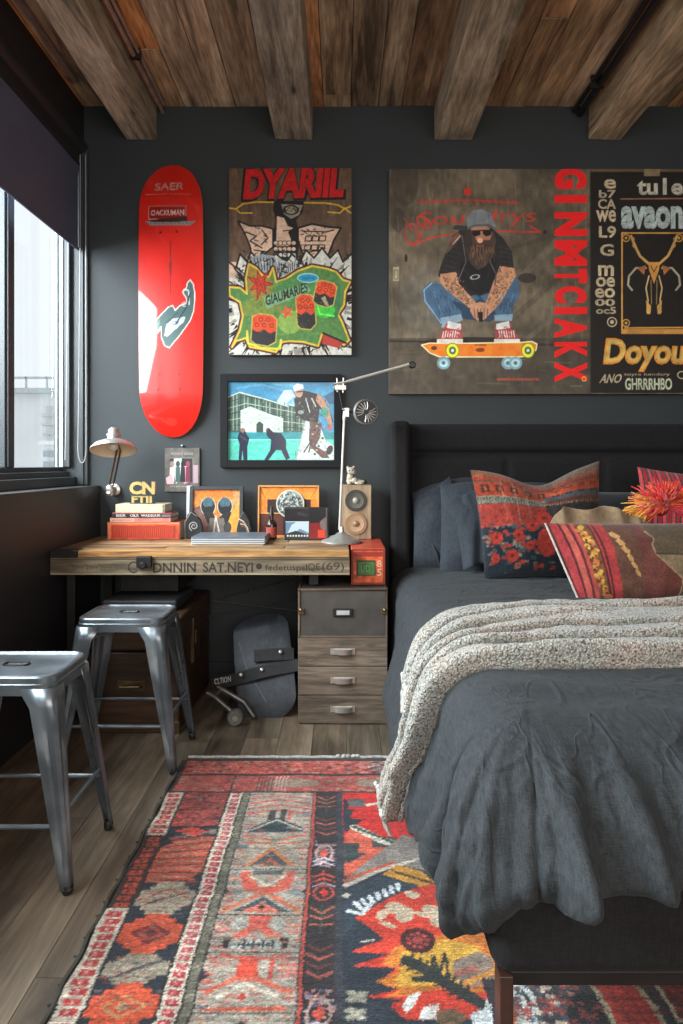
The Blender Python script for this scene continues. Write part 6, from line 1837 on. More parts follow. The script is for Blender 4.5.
# dark right panel
cv.rect(590, 171, 742, 393, (26, 22, 20)); cv.rect(590, 169, 742, 172, (84, 70, 54)); cv.line([(590.5, 171), (590.5, 394)], 1, (50, 42, 34))
cv.rect(644, 169, 660, 176, (110, 96, 70))
TA = (176, 158, 128)
for s_, a_, pu_, pv_ in (('e', (604, 189), (12, 0), (0, -10)), ('b7', (599, 198), (17, 0), (0, -8)), ('CA', (598, 209), (18, 0), (0, -10)), ('we', (596, 222), (20, 0), (0, -12)), ('L9', (599, 238), (17, 0), (0, -12)), ('G', (600, 256), (14, 0), (0, -12)),
                         ('m', (598, 276), (16, 0), (0, -11)), ('oe', (596, 287), (19, 0), (0, -10)), ('eo', (595, 298), (20, 0), (0, -10)), ('00', (595, 306), (20, 0), (0, -7)), ('oc5', (596, 314), (20, 0), (0, -7))):
    cv.text(s_, a_, pu_, pv_, TA, 0.025)
cv.ell(612, 322, 5, 5, TA, ring=1.1); cv.ell(612, 322, 2, 2, TA)
cv.text('tu1e', (637, 195), (46, 0), (0, -17), (170, 164, 146), 0.03)
cv.line([(621, 199), (742, 198)], 1.4, (130, 88, 66))
cv.text('avaon', (621, 229), (62, 0), (0, -23), (150, 160, 158), 0.045)
GD = (176, 128, 60)
cv.line([(742, 233), (622, 233), (622, 333), (742, 333)], 1.6, GD); cv.line([(742, 327), (625, 328)], 1.6, GD); cv.rect(622, 329, 742, 334, (170, 118, 58))
for p_ in ((626, 238), (626, 323), (679, 238)): cv.ell(p_[0], p_[1], 4, 4, GD, ring=1.1); cv.ell(p_[0], p_[1], 1.4, 1.4, GD)
# horned skull
sc_ = 654
for s_ in (-1, 1):
    cv.line([(sc_ + s_ * 5, 264), (sc_ + s_ * 14, 256), (sc_ + s_ * 18, 248), (sc_ + s_ * 23, 236)], 2.6, (170, 130, 76)); cv.line([(sc_ + s_ * 17, 250), (sc_ + s_ * 21, 246), (sc_ + s_ * 20, 238)], 1.4, (150, 112, 64))
    cv.line([(sc_ + s_ * 8, 268), (sc_ + s_ * 18, 268), (sc_ + s_ * 25, 276), (sc_ + s_ * 26, 285), (sc_ + s_ * 22, 290)], 2.0, (150, 140, 120)); cv.poly([(sc_ + s_ * 8, 265), (sc_ + s_ * 17, 268), (sc_ + s_ * 10, 275)], (150, 92, 56))
    cv.line([(sc_ + s_ * 5, 276), (sc_ + s_ * 8, 288), (sc_ + s_ * 6, 300), (sc_ + s_ * 7, 312)], 1.4, (190, 160, 110)); cv.line([(sc_ + s_ * 3, 280), (sc_ + s_ * 2.5, 304)], .8, (150, 120, 80))
    cv.poly([(sc_ + s_ * 3, 306), (sc_ + s_ * 8, 300), (sc_ + s_ * 7, 314), (sc_ + s_ * 3.5, 314)], (184, 140, 76))
cv.poly([(sc_ - 6, 262), (sc_ + 6, 262), (sc_ + 5, 270), (sc_, 284), (sc_ - 5, 270)], (176, 124, 60)); cv.line([(sc_ - 3, 266), (sc_, 272), (sc_ + 3, 266)], .8, (60, 40, 24))
for i in range(22):
    t = i / 21; cc = (200 - 30 * t, 112 + 34 * t, 40 + 20 * t)
cv.text('Doyouur', (602, 372), (110, 0), (4, -34), (196, 124, 44), 0.05)
cv.text('Doyouur', (604, 369), (107, 0), (4, -29), (176, 150, 84), 0.01)
cv.text('ANO', (599, 383), (21, 0), (3, -9), TA, 0.02); cv.text('toyra lumdary', (624, 376.5), (46, 0), (0, -3.6), TA, 0.01); cv.text('GHRRRHBO', (625, 390), (47, 0), (0, -12), (176, 178, 150), 0.03); cv.ell(682, 375, 5, 4, TA, ring=1)
cv.ell(584, 379, 2.4, 2.6, (190, 150, 60), ring=1)
cv.mottle(0.10, 6, 31); cv.mottle(0.04, 1.2, 32)
cv.a *= 1.25
panel('painted_face', cv, (-hw_, -0.0352, hh), (2 * hw_, 0, 0), (0, 0, -hh), M_art, bo)

# ------------------------------------------------------------------ black framed street scene
d = DB - 0.03
x0, x1, z0, z1 = at_wall(220, 374, 341.5, 467.5, d)
fp = empty('framed_picture', 'black framed picture of skaters before a pale building, below the comic poster', 'picture', ((x0 + x1) / 2, DB - 0.001, z0))
hw_ = (x1 - x0) / 2; hh = z1 - z0; e = 7.5 / F * d
M_bframe = mat('black_frame', (0.010, 0.010, 0.011), spec=0.2, rough=0.6, var=0.1, bump=0.1)
b = MB()
b.box((-hw_, -0.028, 0), (-hw_ + e, 0, hh)); b.box((hw_ - e, -0.028, 0), (hw_, 0, hh)); b.box((-hw_ + e, -0.028, 0), (hw_ - e, 0, e)); b.box((-hw_ + e, -0.028, hh - e), (hw_ - e, 0, hh))
b.box((-hw_ + e, -0.008, e), (hw_ - e, 0, hh - e))
b.build('frame', M_bframe, fp, bevel=0.002)
cv = Canvas(227.5, 381.5, 334.5, 460, 3, (70, 142, 178))
cv.mottle(0.16, 16, 2, tint=(1, .8, .6)); cv.poly([(262, 382), (300, 390), (296, 382)], (110, 176, 200), .6)
cv.line([(236, 388), (262, 384), (290, 392)], 2, (120, 170, 196), .5)
cv.poly([(274, 405), (284, 390), (292, 389), (297, 400), (306, 400), (304, 410), (286, 410)], (190, 206, 216)); cv.poly([(285, 404), (294, 396), (300, 404)], (110, 176, 214), .8)
cv.poly([(227, 397), (239, 392), (262, 398), (288, 406), (318, 408), (320, 434), (227, 434)], (70, 92, 82))
for i in range(24):
    x_ = 229 + i * 3.7; yt = 395 + max(0, i - 3) * .62
    cv.line([(x_, yt), (x_, 430)], .8, (160, 180, 160) if i % 3 else (36, 50, 44))
for k in range(5): cv.line([(227, 402 + k * 6), (246, 396 + k * 7), (300, 408 + k * 5), (318, 410 + k * 5)], .8, (170, 186, 166) if k % 2 else (48, 66, 58))
cv.line([(227, 397), (239, 392), (262, 398), (288, 406)], 1.2, (200, 210, 196))
cv.poly([(240, 410), (250, 406), (270, 414), (283, 418), (283, 434), (240, 434)], (196, 208, 196)); cv.poly([(256, 424), (259, 421), (263, 424), (263, 434), (256, 434)], (60, 74, 66))
cv.rect(227, 432, 335, 440, (50, 142, 148)); cv.rect(227, 439, 335, 460, (90, 196, 176)); cv.mottle(0.06, 3, 5, sx=3); cv.line([(227, 439.5), (320, 439.5)], .8, (150, 220, 204))
for fx_, pts_ in ((0, [(238, 434), (240, 429), (244, 428), (246, 434), (249, 438), (247, 446), (247, 460), (243, 460), (242, 450), (241, 460), (238, 460), (239, 444), (237, 438)]),
                  (1, [(266, 432), (269, 428), (273, 432), (281, 433), (286, 440), (286, 448), (290, 458), (286, 460), (281, 450), (276, 450), (268, 460), (264, 460), (270, 450), (271, 440), (267, 436)])):
    cv.poly(pts_, (34, 38, 58)); cv.ell(242 if fx_ == 0 else 268, 430, 2.4, 2.4, (150, 116, 100) if fx_ == 0 else (50, 44, 52)); cv.line([(240, 436), (246, 440)], 1.2, (70, 70, 90))
cv.poly([(296, 460), (306, 418), (318, 420), (326, 440), (335, 446), (335, 460)], (206, 214, 210)); cv.line([(306, 418), (296, 460)], 1, (150, 170, 166))
# large figure
cv.poly([(294, 398), (300, 394), (304, 390), (312, 392), (320, 394), (326, 400), (330, 410), (334, 422), (331, 424), (324, 412), (320, 408), (318, 424), (312, 422), (304, 420), (296, 416)], (46, 42, 44))
cv.poly([(318, 393), (324, 398), (330, 410), (333, 424), (329, 424), (322, 408), (316, 400)], (188, 140, 116)); cv.ell(330, 427, 2.4, 3, (200, 100, 90))
cv.ell(299, 392, 4, 5, (190, 146, 124)); cv.poly([(294, 391), (293, 386), (297, 383), (303, 384), (304, 388), (300, 389)], (226, 226, 220)); cv.line([(297, 391.5), (303, 391)], 1.2, (40, 34, 34))
cv.line([(306, 398), (310, 412)], 1, (190, 200, 200)); cv.ell(301, 412, 3, 2, (150, 170, 160)); cv.ell(325, 412, 4, 5, (50, 150, 120), .8)
cv.poly([(310, 420), (322, 424), (320, 438), (316, 446), (326, 452), (330, 458), (322, 458), (312, 448), (309, 440)], (96, 70, 66))
for i in range(16): cv.ell(312 + (i * 5) % 12, 424 + i * 2, 1.3, 1, ((60, 110, 70), (186, 160, 120), (150, 60, 60), (40, 40, 44))[i % 4])
cv.ell(330, 450, 3, 5, (40, 42, 46), rot=.4); cv.line([(304, 452), (312, 440), (309, 452)], 1.4, (70, 60, 60)); cv.line([(312, 398), (316, 406)], 1.4, (190, 180, 170))
for i in range(90):
    x_ = rg.uniform(294, 332); y_ = rg.uniform(396, 458)
    cv.line([(x_, y_), (x_ + rg.uniform(-3, 3), y_ + rg.uniform(-3, 3))], rg.uniform(.4, 1.0), rg.choice(((30, 28, 32), (190, 190, 190), (150, 110, 96), (96, 120, 130))), .5)
for i in range(70):
    x_ = rg.uniform(228, 316); y_ = rg.uniform(400, 432)
    cv.line([(x_, y_), (x_ + rg.uniform(-2, 2), y_ + rg.uniform(-3, 3))], .6, rg.choice(((40, 56, 50), (196, 206, 190), (90, 120, 104))), .6)
cv.poly([(324, 396), (335, 390), (335, 404), (330, 404)], (60, 100, 130)); cv.mottle(0.08, 1.5, 9)
panel('printed_picture', cv, (-hw_ + e, -0.0095, hh - e), (2 * (hw_ - e), 0, 0), (0, 0, -(hh - 2 * e)), vcol('glazed_print', rough=0.35, coat=0.25, coatr=0.1), fp)

# ------------------------------------------------------------------ small grey photo board on a pin
d = DB - 0.012
x0, x1, z0, z1 = at_wall(165, 448, 199.5, 491.5, d)
ph = empty('photo_board', 'small grey board with a pale band photo hanging between the red deck and the desk', 'photo', ((x0 + x1) / 2, DB - 0.001, z0))
hw_ = (x1 - x0) / 2; hh = z1 - z0
b = MB(); b.box((-hw_, -0.012, 0), (hw_, 0, hh)); b.build('board', mat('grey_board', (0.10, 0.09, 0.08), rough=0.7), ph, bevel=0.001)
b = MB(); b.cyl((0, -0.012, hh + 0.012), (0, 0, hh + 0.012), 0.004, 10); b.ball((0, -0.013, hh + 0.012), 0.006, 10, 6); b.build('pin', M_chrome, ph, smooth=True)
cv = Canvas(165, 448, 199.5, 491.5, 5, (98, 92, 86))
cv.mottle(0.15, 4, 2); cv.text('MOTORZ ET SESROHE', (171, 455), (22, 0), (0, -2.4), (190, 184, 176)); cv.rect(170, 458, 193, 482, (48, 46, 46))
cv.poly([(174, 458), (182, 458), (180, 480), (176, 484), (173, 470)], (190, 192, 186)); cv.poly([(183, 466), (188, 466), (189, 482), (184, 484)], (206, 150, 160))
for i, x_ in enumerate((172, 178, 183, 188)): cv.ell(x_, 464, 2, 3, ((150, 120, 110), (60, 70, 70), (30, 30, 34), (150, 60, 80))[i]); cv.poly([(x_ - 2, 467), (x_ + 2, 467), (x_ + 2.4, 482), (x_ - 2.4, 482)], ((200, 200, 194), (70, 96, 92), (40, 38, 44), (120, 50, 70))[i])
cv.poly([(166, 478), (172, 474), (174, 484), (167, 484)], (222, 170, 176)); cv.rect(193, 465, 198, 483, (180, 150, 160)); cv.line([(170, 458), (193, 458), (193, 482)], .8, (130, 124, 116))
cv.text('tere yee toupe lem', (170, 487.5), (24, 0), (0, -2), (200, 196, 186))
panel('printed_photo', cv, (-hw_, -0.0128, hh), (2 * hw_, 0, 0), (0, 0, -hh), M_art, ph)

# ------------------------------------------------------------------ things on the desk
def DX(x, d): return PX(x, d)


# books
def book(label, px0, px1, d, z0, h, dep, cover, page, art=None, grp='books stacked on the desk', name='book'):
    x0, x1 = PX(px0, d), PX(px1, d); w = (x1 - x0) / 2
    o = empty(name, label, 'book', ((x0 + x1) / 2, d, z0), group=grp)
    t = min(0.004, h * 0.16)
    b = MB(); b.box((-w, 0, 0), (w, dep, t)); b.box((-w, 0, h - t), (w, dep, h))
    n = 6; pr = []
    for k in range(n + 1):
        a = -math.pi / 2 + math.pi * k / n; pr.append((-0.004 * math.cos(a) - 0.0, h / 2 + h / 2 * math.sin(a)))
    b.box((-w, -0.001, 0), (w, 0.004, h)); b.build('cover', cover, o, bevel=0.0015)
    b = MB(); b.box((-w + 0.003, 0.004, t), (w - 0.003, dep - 0.004, h - t)); b.build('pages', page, o)
    if art: panel('spine_print', art, (-w + 0.002, -0.0022, h - 0.001), (2 * w - 0.004, 0, 0), (0, 0, -(h - 0.002)), M_print, o)
    return o


M_print = vcol('matt_print', rough=0.6, grain=0.08)
M_page = mat('page_edges', (0.62, 0.55, 0.44), rough=0.8, var=0.1, scale=100, bump=0.3, stretch=(1, 1, 20))
cv = Canvas(0, 0, 72, 17, 4, (196, 76, 44)); cv.mottle(0.2, 5, 2)
cv.rect(0, 0, 72, 2, (222, 130, 88)); cv.rect(0, 0, 3, 17, (214, 120, 80)); cv.rect(4, 3.5, 68, 15.5, (176, 52, 30))
for i in range(60): cv.rect(5 + i * 1.04, 5 + (i * 3) % 3, 5.6 + i * 1.04, 12 + (i * 5) % 4, (206, 90, 54) if i % 2 else (140, 40, 26), .7)
cv.rect(66, 3, 68, 16, (150, 50, 34))
dB = 3.19
bz = TZ + 0.0005
book('thick orange-red bound volume at the bottom of the stack of books', 107.5, 180, dB, bz, 0.083, 0.165, mat('orange_cover', (0.45, 0.10, 0.045), rough=0.5, var=0.3), M_page, cv)
bz += 0.0835
cv = Canvas(0, 0, 60, 5, 5, (206, 120, 110)); cv.mottle(0.15, 6, 2); cv.rect(0, 0, 24, 5, (220, 160, 140)); cv.text('gouubouues', (2, 4), (20, 0), (0, -3), (120, 60, 50))
book('thin salmon pink book lying on the thick orange-red volume', 110, 171, dB, bz, 0.0205, 0.15, mat('pink_cover', (0.5, 0.17, 0.13), rough=0.5), M_page, cv)
bz += 0.0208
cv = Canvas(0, 0, 60, 6, 5, (44, 38, 40)); cv.text('BER', (4, 5), (10, 0), (0, -3.6), (222, 214, 206), 0.02); cv.text('OILR', (18, 5), (9, 0), (0, -3.6), (222, 214, 206), 0.02); cv.text('WADEUUR', (29, 5), (20, 0), (0, -3.6), (222, 214, 206), 0.02); cv.rect(0, 0, 60, .8, (190, 80, 80)); cv.rect(50, 2, 59, 5, (120, 110, 110))
book('thin dark book with pale spine lettering between the salmon and cream books', 112, 172, dB, bz, 0.024, 0.145, mat('dark_red_cover', (0.22, 0.06, 0.06), rough=0.5), M_page, cv)
bz += 0.0243
cv = Canvas(0, 0, 48, 9, 4, (214, 196, 164)); cv.mottle(0.06, 4, 2); cv.rect(46, 0, 48, 9, (120, 116, 96))
book('cream book with a plain spine on top of the stack', 115.5, 165, dB, bz, 0.041, 0.14, mat('cream_cover', (0.5, 0.43, 0.32), rough=0.6), M_page, cv)
bz += 0.0415
# gold letters standing on the cream book
M_gold = mat('gold_letters', (0.72, 0.52, 0.20), rough=0.35, metal=0.6, var=0.1, bump=0.05)
ln = empty('letter_ornament', 'gold letter ornament reading CN above small letters on the stack of books', 'letter ornament', (PX(142, 3.24), 3.24, bz))


def solid_text(mb, s, x0, z0, w, h, y0, dep, bold):
    for tri in text_tris(s, bold):
        pts = [(x0 + w * p[0], z0 + h * p[1]) for p in tri]
        mb.add([(p[0], y0, p[1]) for p in pts] + [(p[0], y0 + dep, p[1]) for p in pts], [(0, 1, 2), (5, 4, 3), (0, 3, 4, 1), (1, 4, 5, 2), (2, 5, 3, 0)])


b = MB(); solid_text(b, 'CN', -0.062, 0.045, 0.125, 0.063, 0, 0.018, 0.05); b.build('large_letters', M_gold, ln)
b = MB(); solid_text(b, 'FTII', -0.052, 0.004, 0.10, 0.034, 0.002, 0.014, 0.04); b.build('small_letters', M_gold, ln)
b = MB(); b.box((-0.06, -0.002, 0.038), (0.062, 0.016, 0.045)); b.box((-0.06, -0.004, 0), (0.062, 0.022, 0.004)); b.build('base_bar', mat('dark_base', (0.03, 0.03, 0.03), rough=0.5), ln, bevel=0.001)

# closed laptops
M_lap1 = mat('slate_lid', (0.13, 0.17, 0.21), rough=0.4, metal=0.3, var=0.1, bump=0.03)
M_lap2 = mat('silver_lid', (0.55, 0.56, 0.57), rough=0.35, metal=0.6, var=0.05, bump=0.02)


def laptop(loc, w, dep, h, m, label, rz):
    o = empty('laptop', label, 'laptop', loc, (0, 0, rz), 'closed laptops on the desk')
    b = MB(); b.box((-w / 2, 0, 0.001), (w / 2, dep, h * 0.55)); b.build('base', M_lap2, o, bevel=0.003)
    b = MB(); b.box((-w / 2, 0, h * 0.62), (w / 2, dep, h)); b.build('lid', m, o, bevel=0.003)
    b = MB(); b.box((-w / 2 + 0.01, 0.004, h * 0.5), (w / 2 - 0.01, dep - 0.004, h * 0.66)); b.build('gap_seal', M_black, o)
    return o


laptop((PX(228, 2.98), 2.98, TZ), 0.335, 0.22, 0.017, M_lap2, 'silver laptop at the bottom of the pair lying on the desk', 0)
laptop((PX(228, 2.985), 2.985, TZ + 0.0175), 0.335, 0.215, 0.018, M_lap1, 'slate blue laptop lying on top of the silver one', 0.01)


# sunglasses picture
def std_frame(name, label, px0, py0, px1, py1, d, cvs, fm, e, dep=0.02, lean=0.0, matp=None, z=None, cat='picture'):
    x0, x1 = PX(px0, d), PX(px1, d); h = (py1 - py0) / F * d; w = (x1 - x0) / 2
    o = empty(name, label, cat, ((x0 + x1) / 2, d, (TZ + 0.0005) if z is None else z), (lean, 0, 0))
    b = MB(); b.box((-w, 0, 0), (-w + e, dep, h)); b.box((w - e, 0, 0), (w, dep, h)); b.box((-w + e, 0, 0), (w - e, dep, e)); b.box((-w + e, 0, h - e), (w - e, dep, h)); b.box((-w + e, dep * 0.6, e), (w - e, dep, h - e))
    b.build('frame', fm, o, bevel=0.0015)
    panel('picture', cvs, (-w + e, dep * 0.6 - 0.002, h - e), (2 * (w - e), 0, 0), (0, 0, -(h - 2 * e)), matp or M_print, o)
    return o


cv = Canvas(191, 489, 238, 534, 4, (206, 124, 60)); cv.mottle(0.2, 8, 2); cv.ell(214, 494, 18, 7, (232, 120, 40)); cv.rect(231, 489, 238, 534, (190, 150, 100), .7)
cv.poly([(191, 508), (199, 505), (212, 520), (214, 534), (191, 534)], (120, 84, 76)); cv.poly([(224, 510), (238, 505), (238, 534), (224, 534)], (222, 150, 60))
for cx_ in (206, 223):
    cv.ell(cx_, 506, 7.8, 9.6, (200, 190, 160)); cv.ell(cx_, 506, 7, 9, (30, 34, 38)); cv.ell(cx_, 502, 5.6, 5.4, (70, 96, 106)); cv.ell(cx_ + 1, 510, 5, 4, (26, 28, 32))
cv.poly([(201, 512), (211, 512), (214, 520), (224, 512), (230, 512), (226, 524), (220, 534), (212, 526), (206, 524)], (36, 32, 32))
cv.poly([(208, 518), (222, 518), (226, 534), (206, 534)], (110, 100, 92)); cv.line([(212, 534), (214, 516), (218, 534)], 1.4, (200, 190, 176)); cv.ell(226, 528, 4, 6, (60, 56, 52))
cv.mottle(0.12, 2, 7)
std_frame('framed_picture', 'black framed orange picture of dark round sunglasses behind the laptops', 188.5, 484, 242.5, 535, 3.29, cv, mat('grey_black_frame', (0.03, 0.03, 0.032), rough=0.45), 0.018, lean=math.radians(-6))
cd = empty('white_card', 'narrow white card edge standing at the left of the sunglasses picture', 'card', (PX(188.5, 3.345), 3.345, TZ), (math.radians(-4), 0, 0))
b = MB(); b.box((-0.013, 0, 0), (0.012, 0.004, 0.255)); b.build('card', mat('white_card', (0.7, 0.7, 0.68), rough=0.6, bump=0), cd)
# black scroll ornament
so = empty('scroll_ornament', 'black rounded ornament with a pale spiral standing left of the sunglasses picture', 'ornament', (PX(193.5, 3.22), 3.22, TZ))
w_ = 0.043
b = MB(); b.prism([(-w_, 0), (w_, 0), (w_ * 1.05, 0.05), (w_ * .85, 0.09), (w_ * .3, 0.115), (-w_ * .1, 0.135), (-w_ * .7, 0.12), (-w_ * .95, 0.08)], 0, 0.022); b.build('body', M_black, so, bevel=0.006)
b = MB(); b.tube([(0.002 + (0.004 + 0.0035 * i / 3) * math.cos(i * 0.62), -0.001, 0.062 + (0.004 + 0.0035 * i / 3) * math.sin(i * 0.62)) for i in range(18)], 0.0032, 6); b.tube([(-w_ * .95, 0.0, 0.0), (-w_ * .98, 0.0, 0.08), (-w_ * .3, 0.0, 0.13), (w_ * .4, 0.0, 0.11)], 0.002, 6)
b.build('spiral', mat('pale_inlay', (0.34, 0.33, 0.31), rough=0.5), so, smooth=True)
# striped leaf ornament
lo = empty('striped_ornament', 'small leaf-shaped ornament with white and brown stripes right of the sunglasses picture', 'ornament', (PX(243.5, 3.22), 3.22, TZ))
b = MB(); out = [(-0.034, 0), (0.030, 0), (0.036, 0.05), (0.028, 0.085), (0.008, 0.125), (-0.002, 0.135), (-0.022, 0.10), (-0.034, 0.05)]
b.prism(out, 0, 0.02); b.build('body', mat('dark_ceramic', (0.03, 0.03, 0.032), rough=0.35), lo, bevel=0.004)
for k, (c_, off) in enumerate(((L(206, 200, 180), 0), (L(150, 84, 50), 0.014), (L(206, 200, 180), 0.028), (L(150, 84, 50), 0.042))):
    b = MB(); b.tube([(-0.024 + off * .3, -0.001, 0.098 - off * .9), (0.0 + off * .3, -0.001, 0.085 - off * .6), (0.020, -0.001, 0.052 - off * .4), (0.029, -0.001, 0.018 - off * .3)], 0.0032, 6); b.build('stripe', mat('stripe_glaze', c_, rough=0.4), lo, smooth=True)

# orange frame with round medallion
cv = Canvas(258, 486, 318, 533, 4, (226, 136, 52)); cv.mottle(0.1, 10, 2)
cv.line([(258, 486), (264, 497)], .8, (170, 96, 40)); cv.line([(318, 486), (311, 497)], .8, (170, 96, 40)); cv.rect(266, 498, 311, 533, (52, 30, 24)); cv.rect(258, 512, 283, 533, (92, 46, 34)); cv.line([(283, 512), (283, 533)], 1, (60, 30, 22)); cv.line([(258, 511.5), (283, 511.5)], .9, (236, 170, 90))
cv.rect(311, 498, 318, 533, (214, 124, 48)); cv.mottle(0.08, 2, 4)
om = std_frame('framed_picture', 'orange wooden frame with a round patterned medallion, right of the laptops', 257.5, 485.5, 319, 537, 3.30, cv, mat('orange_frame', (0.62, 0.27, 0.07), rough=0.5), 0.008, lean=math.radians(-5))
cv = Canvas(-14, -14, 14, 14, 6, (150, 156, 150))
rg = random.Random(5)
for i in range(150):
    a = rg.random() * 6.28; r = 13 * math.sqrt(rg.random()); p = (r * math.cos(a), r * math.sin(a))
    cv.line([p, (p[0] + rg.uniform(-3, 3), p[1] + rg.uniform(-3, 3)), (p[0] + rg.uniform(-3, 3), p[1] + rg.uniform(-3, 3))], rg.uniform(.5, 1), rg.choice(((50, 60, 66), (70, 80, 86), (200, 204, 190), (90, 76, 60))))
cv.ell(0, 0, 13.8, 13.8, (206, 204, 180), ring=1.2)
xo = PX(290, 3.30) - om.location.x
nr, na = 14, 40
P = np.array([[(xo + 0.071 * r / nr * math.cos(2 * math.pi * k / na), 0.004, 0.165 + 0.071 * r / nr * math.sin(2 * math.pi * k / na)) for k in range(na)] for r in range(nr + 1)])
lc = cv.lin(); ix = ((P[..., 0] - xo) / 0.072 * 0.5 + .5) * (cv.w - 1); iy = (.5 - (P[..., 2] - 0.165) / 0.072 * 0.5) * (cv.h - 1)
nr, na = 30, 90
P = np.array([[(xo + 0.071 * max(r, .01) / nr * math.cos(2 * math.pi * k / na), 0.004, 0.165 + 0.071 * max(r, .01) / nr * math.sin(2 * math.pi * k / na)) for k in range(na)] for r in range(nr + 1)])
ix = (((P[..., 0] - xo) / 0.072 * 0.5 + .5) * (cv.w - 1)).astype(int); iy = ((.5 - (P[..., 2] - 0.165) / 0.072 * 0.5) * (cv.h - 1)).astype(int)
md = grid_obj('medallion', P, M_print, om, lc[iy, ix], wrap=True, thick=0.003)

# red labelled bottle
bt = empty('bottle', 'small dark bottle with a red label in front of the orange frame', 'bottle', (PX(271.5, 3.2), 3.2, TZ))
b = MB(); b.lathe([(0.0, 0), (0.024, 0.0), (0.026, 0.004), (0.026, 0.07), (0.022, 0.085), (0.011, 0.096), (0.010, 0.112)], 24); b.build('glass_body', mat('dark_glass', (0.03, 0.014, 0.012), rough=0.12, var=0.05, bump=0), bt, smooth=True)
b = MB(); b.lathe([(0.0265, 0.012), (0.0265, 0.06)], 24, cap=False); b.build('label_band', mat('red_label', (0.35, 0.05, 0.03), rough=0.5, var=0.4, scale=60), bt, smooth=True)
b = MB(); b.lathe([(0.0, 0.112), (0.012, 0.112), (0.012, 0.126), (0.009, 0.130), (0.006, 0.16), (0.0, 0.162)], 20); b.build('cap', M_black, bt, smooth=True)

# dark display case with small pictures
cv = Canvas(285, 505, 328.5, 537, 5, (30, 28, 30)); cv.mottle(0.15, 5, 2)
cv.line([(285, 505.7), (328, 505.7)], 1, (60, 60, 62)); cv.text('moto~', (298, 512), (10, 2), (0, -3), (90, 88, 88))
cv.rect(286, 519, 309, 536, (100, 126, 150)); cv.poly([(288, 530), (292, 522), (297, 519), (309, 519), (309, 530), (300, 526), (294, 531)], (180, 196, 204)); cv.poly([(286, 531), (296, 528), (309, 532), (309, 536), (286, 536)], (40, 44, 48))
for i in range(8): cv.ell(288 + i * 2.8, 533, 1, 1, (196, 196, 190))
cv.line([(286, 519), (309, 519)], .8, (190, 200, 206)); cv.rect(309.5, 520, 326, 536, (120, 30, 28)); cv.rect(318, 527, 325, 535, (206, 60, 36)); cv.rect(309.5, 505, 326, 520, (24, 22, 24)); cv.poly([(320, 519), (326, 514), (327, 528), (321, 526)], (110, 96, 90)); cv.line([(326.6, 505), (326.6, 537)], .9, (90, 86, 86))
db_ = empty('display_box', 'dark box with a snowy photo and a red panel standing beside the bottle', 'box', (PX(306.5, 3.17), 3.17, TZ))
w_ = (PX(328.5, 3.17) - PX(284.5, 3.17)) / 2; h_ = 0.156
b = MB(); b.box((-w_, 0, 0), (w_, 0.05, h_)); b.build('case', M_black, db_, bevel=0.002)
panel('printed_front', cv, (-w_ + .001, -0.001, h_ - .001), (2 * w_ - .002, 0, 0), (0, 0, -(h_ - .002)), vcol('glossy_print', rough=0.3, coat=0.3), db_)

# loudspeaker with figurine
M_spk = wood('speaker_ply', (0.33, 0.22, 0.13), (0.45, 0.32, 0.20), 'Z', rough=0.55, scale=6, bump=0.1, knots=False, dark=0.7, grain=.5)
sd = 3.2
sp = empty('loudspeaker', 'small wooden two-driver loudspeaker standing at the right end of the desk', 'speaker', (PX(355.5, sd), sd, TZ + 0.0005))
w_ = (PX(371.5, sd) - PX(340, sd)) / 2; h_ = 0.262
b = MB(); b.box((-w_, 0, 0), (w_, 0.15, h_)); b.build('cabinet', M_spk, sp, bevel=0.002)
for nm, zc, rad, c1, c2 in (('tweeter', 0.187, 0.053, (0.03, 0.028, 0.026), (0.10, 0.09, 0.07)), ('woofer', 0.075, 0.055, (0.30, 0.17, 0.09), (0.42, 0.26, 0.15))):
    R = Matrix.Translation((0.002, 0.0, zc)) @ Matrix.Rotation(math.pi / 2, 4, 'X')
    b = MB(); b.lathe([(rad * 0.78, 0.001), (rad * 0.8, 0.006), (rad * 0.95, 0.006), (rad, 0.001)], 36, R, cap=False); r_ = b.build(nm, mat(nm + '_ring', c1, rough=0.4), sp, smooth=True)
    b = MB(); b.lathe([(rad * 0.80, 0.002), (rad * 0.72, 0.0045), (rad * 0.62, -0.003 + 0.005), (rad * 0.28, 0.0008)], 36, R, cap=False); b.build('cone', mat(nm + '_cone', c2, rough=0.6), r_, smooth=True)
    b = MB(); b.lathe([(rad * 0.30, 0.001), (rad * 0.24, 0.006), (rad * 0.12, 0.009), (0.0001, 0.010)], 24, R, cap=False); b.build('dust_cap', mat(nm + '_cap', c1 if nm == 'woofer' else (0.3, 0.28, 0.24), rough=0.35), r_, smooth=True)
fg = empty('figurine', 'small cream carved animal figurine lying on top of the loudspeaker', 'figurine', (PX(355, sd + 0.06), sd + 0.06, TZ + 0.2630))
b = MB()
for c_, r_ in (((-0.005, 0, 0.016), (0.040, 0.024, 0.016)), ((-0.024, 0, 0.034), (0.018, 0.019, 0.026)), ((-0.020, -0.004, 0.067), (0.021, 0.019, 0.020)), ((-0.006, -0.012, 0.062), (0.012, 0.010, 0.010)), ((-0.036, 0, 0.084), (0.007, 0.006, 0.009)), ((-0.006, 0.004, 0.085), (0.007, 0.006, 0.009)),
               ((0.030, -0.004, 0.012), (0.024, 0.018, 0.012)), ((0.020, -0.022, 0.007), (0.022, 0.008, 0.007)), ((-0.028, -0.024, 0.008), (0.012, 0.014, 0.008)), ((0.0, -0.016, 0.024), (0.012, 0.010, 0.012))): b.ball(c_, r_, 16, 12)
o = b.build('body', mat('carved_cream_stone', (0.42, 0.36, 0.28), rough=0.6, var=0.45, scale=90, bump=0.9, bscale=130), fg)
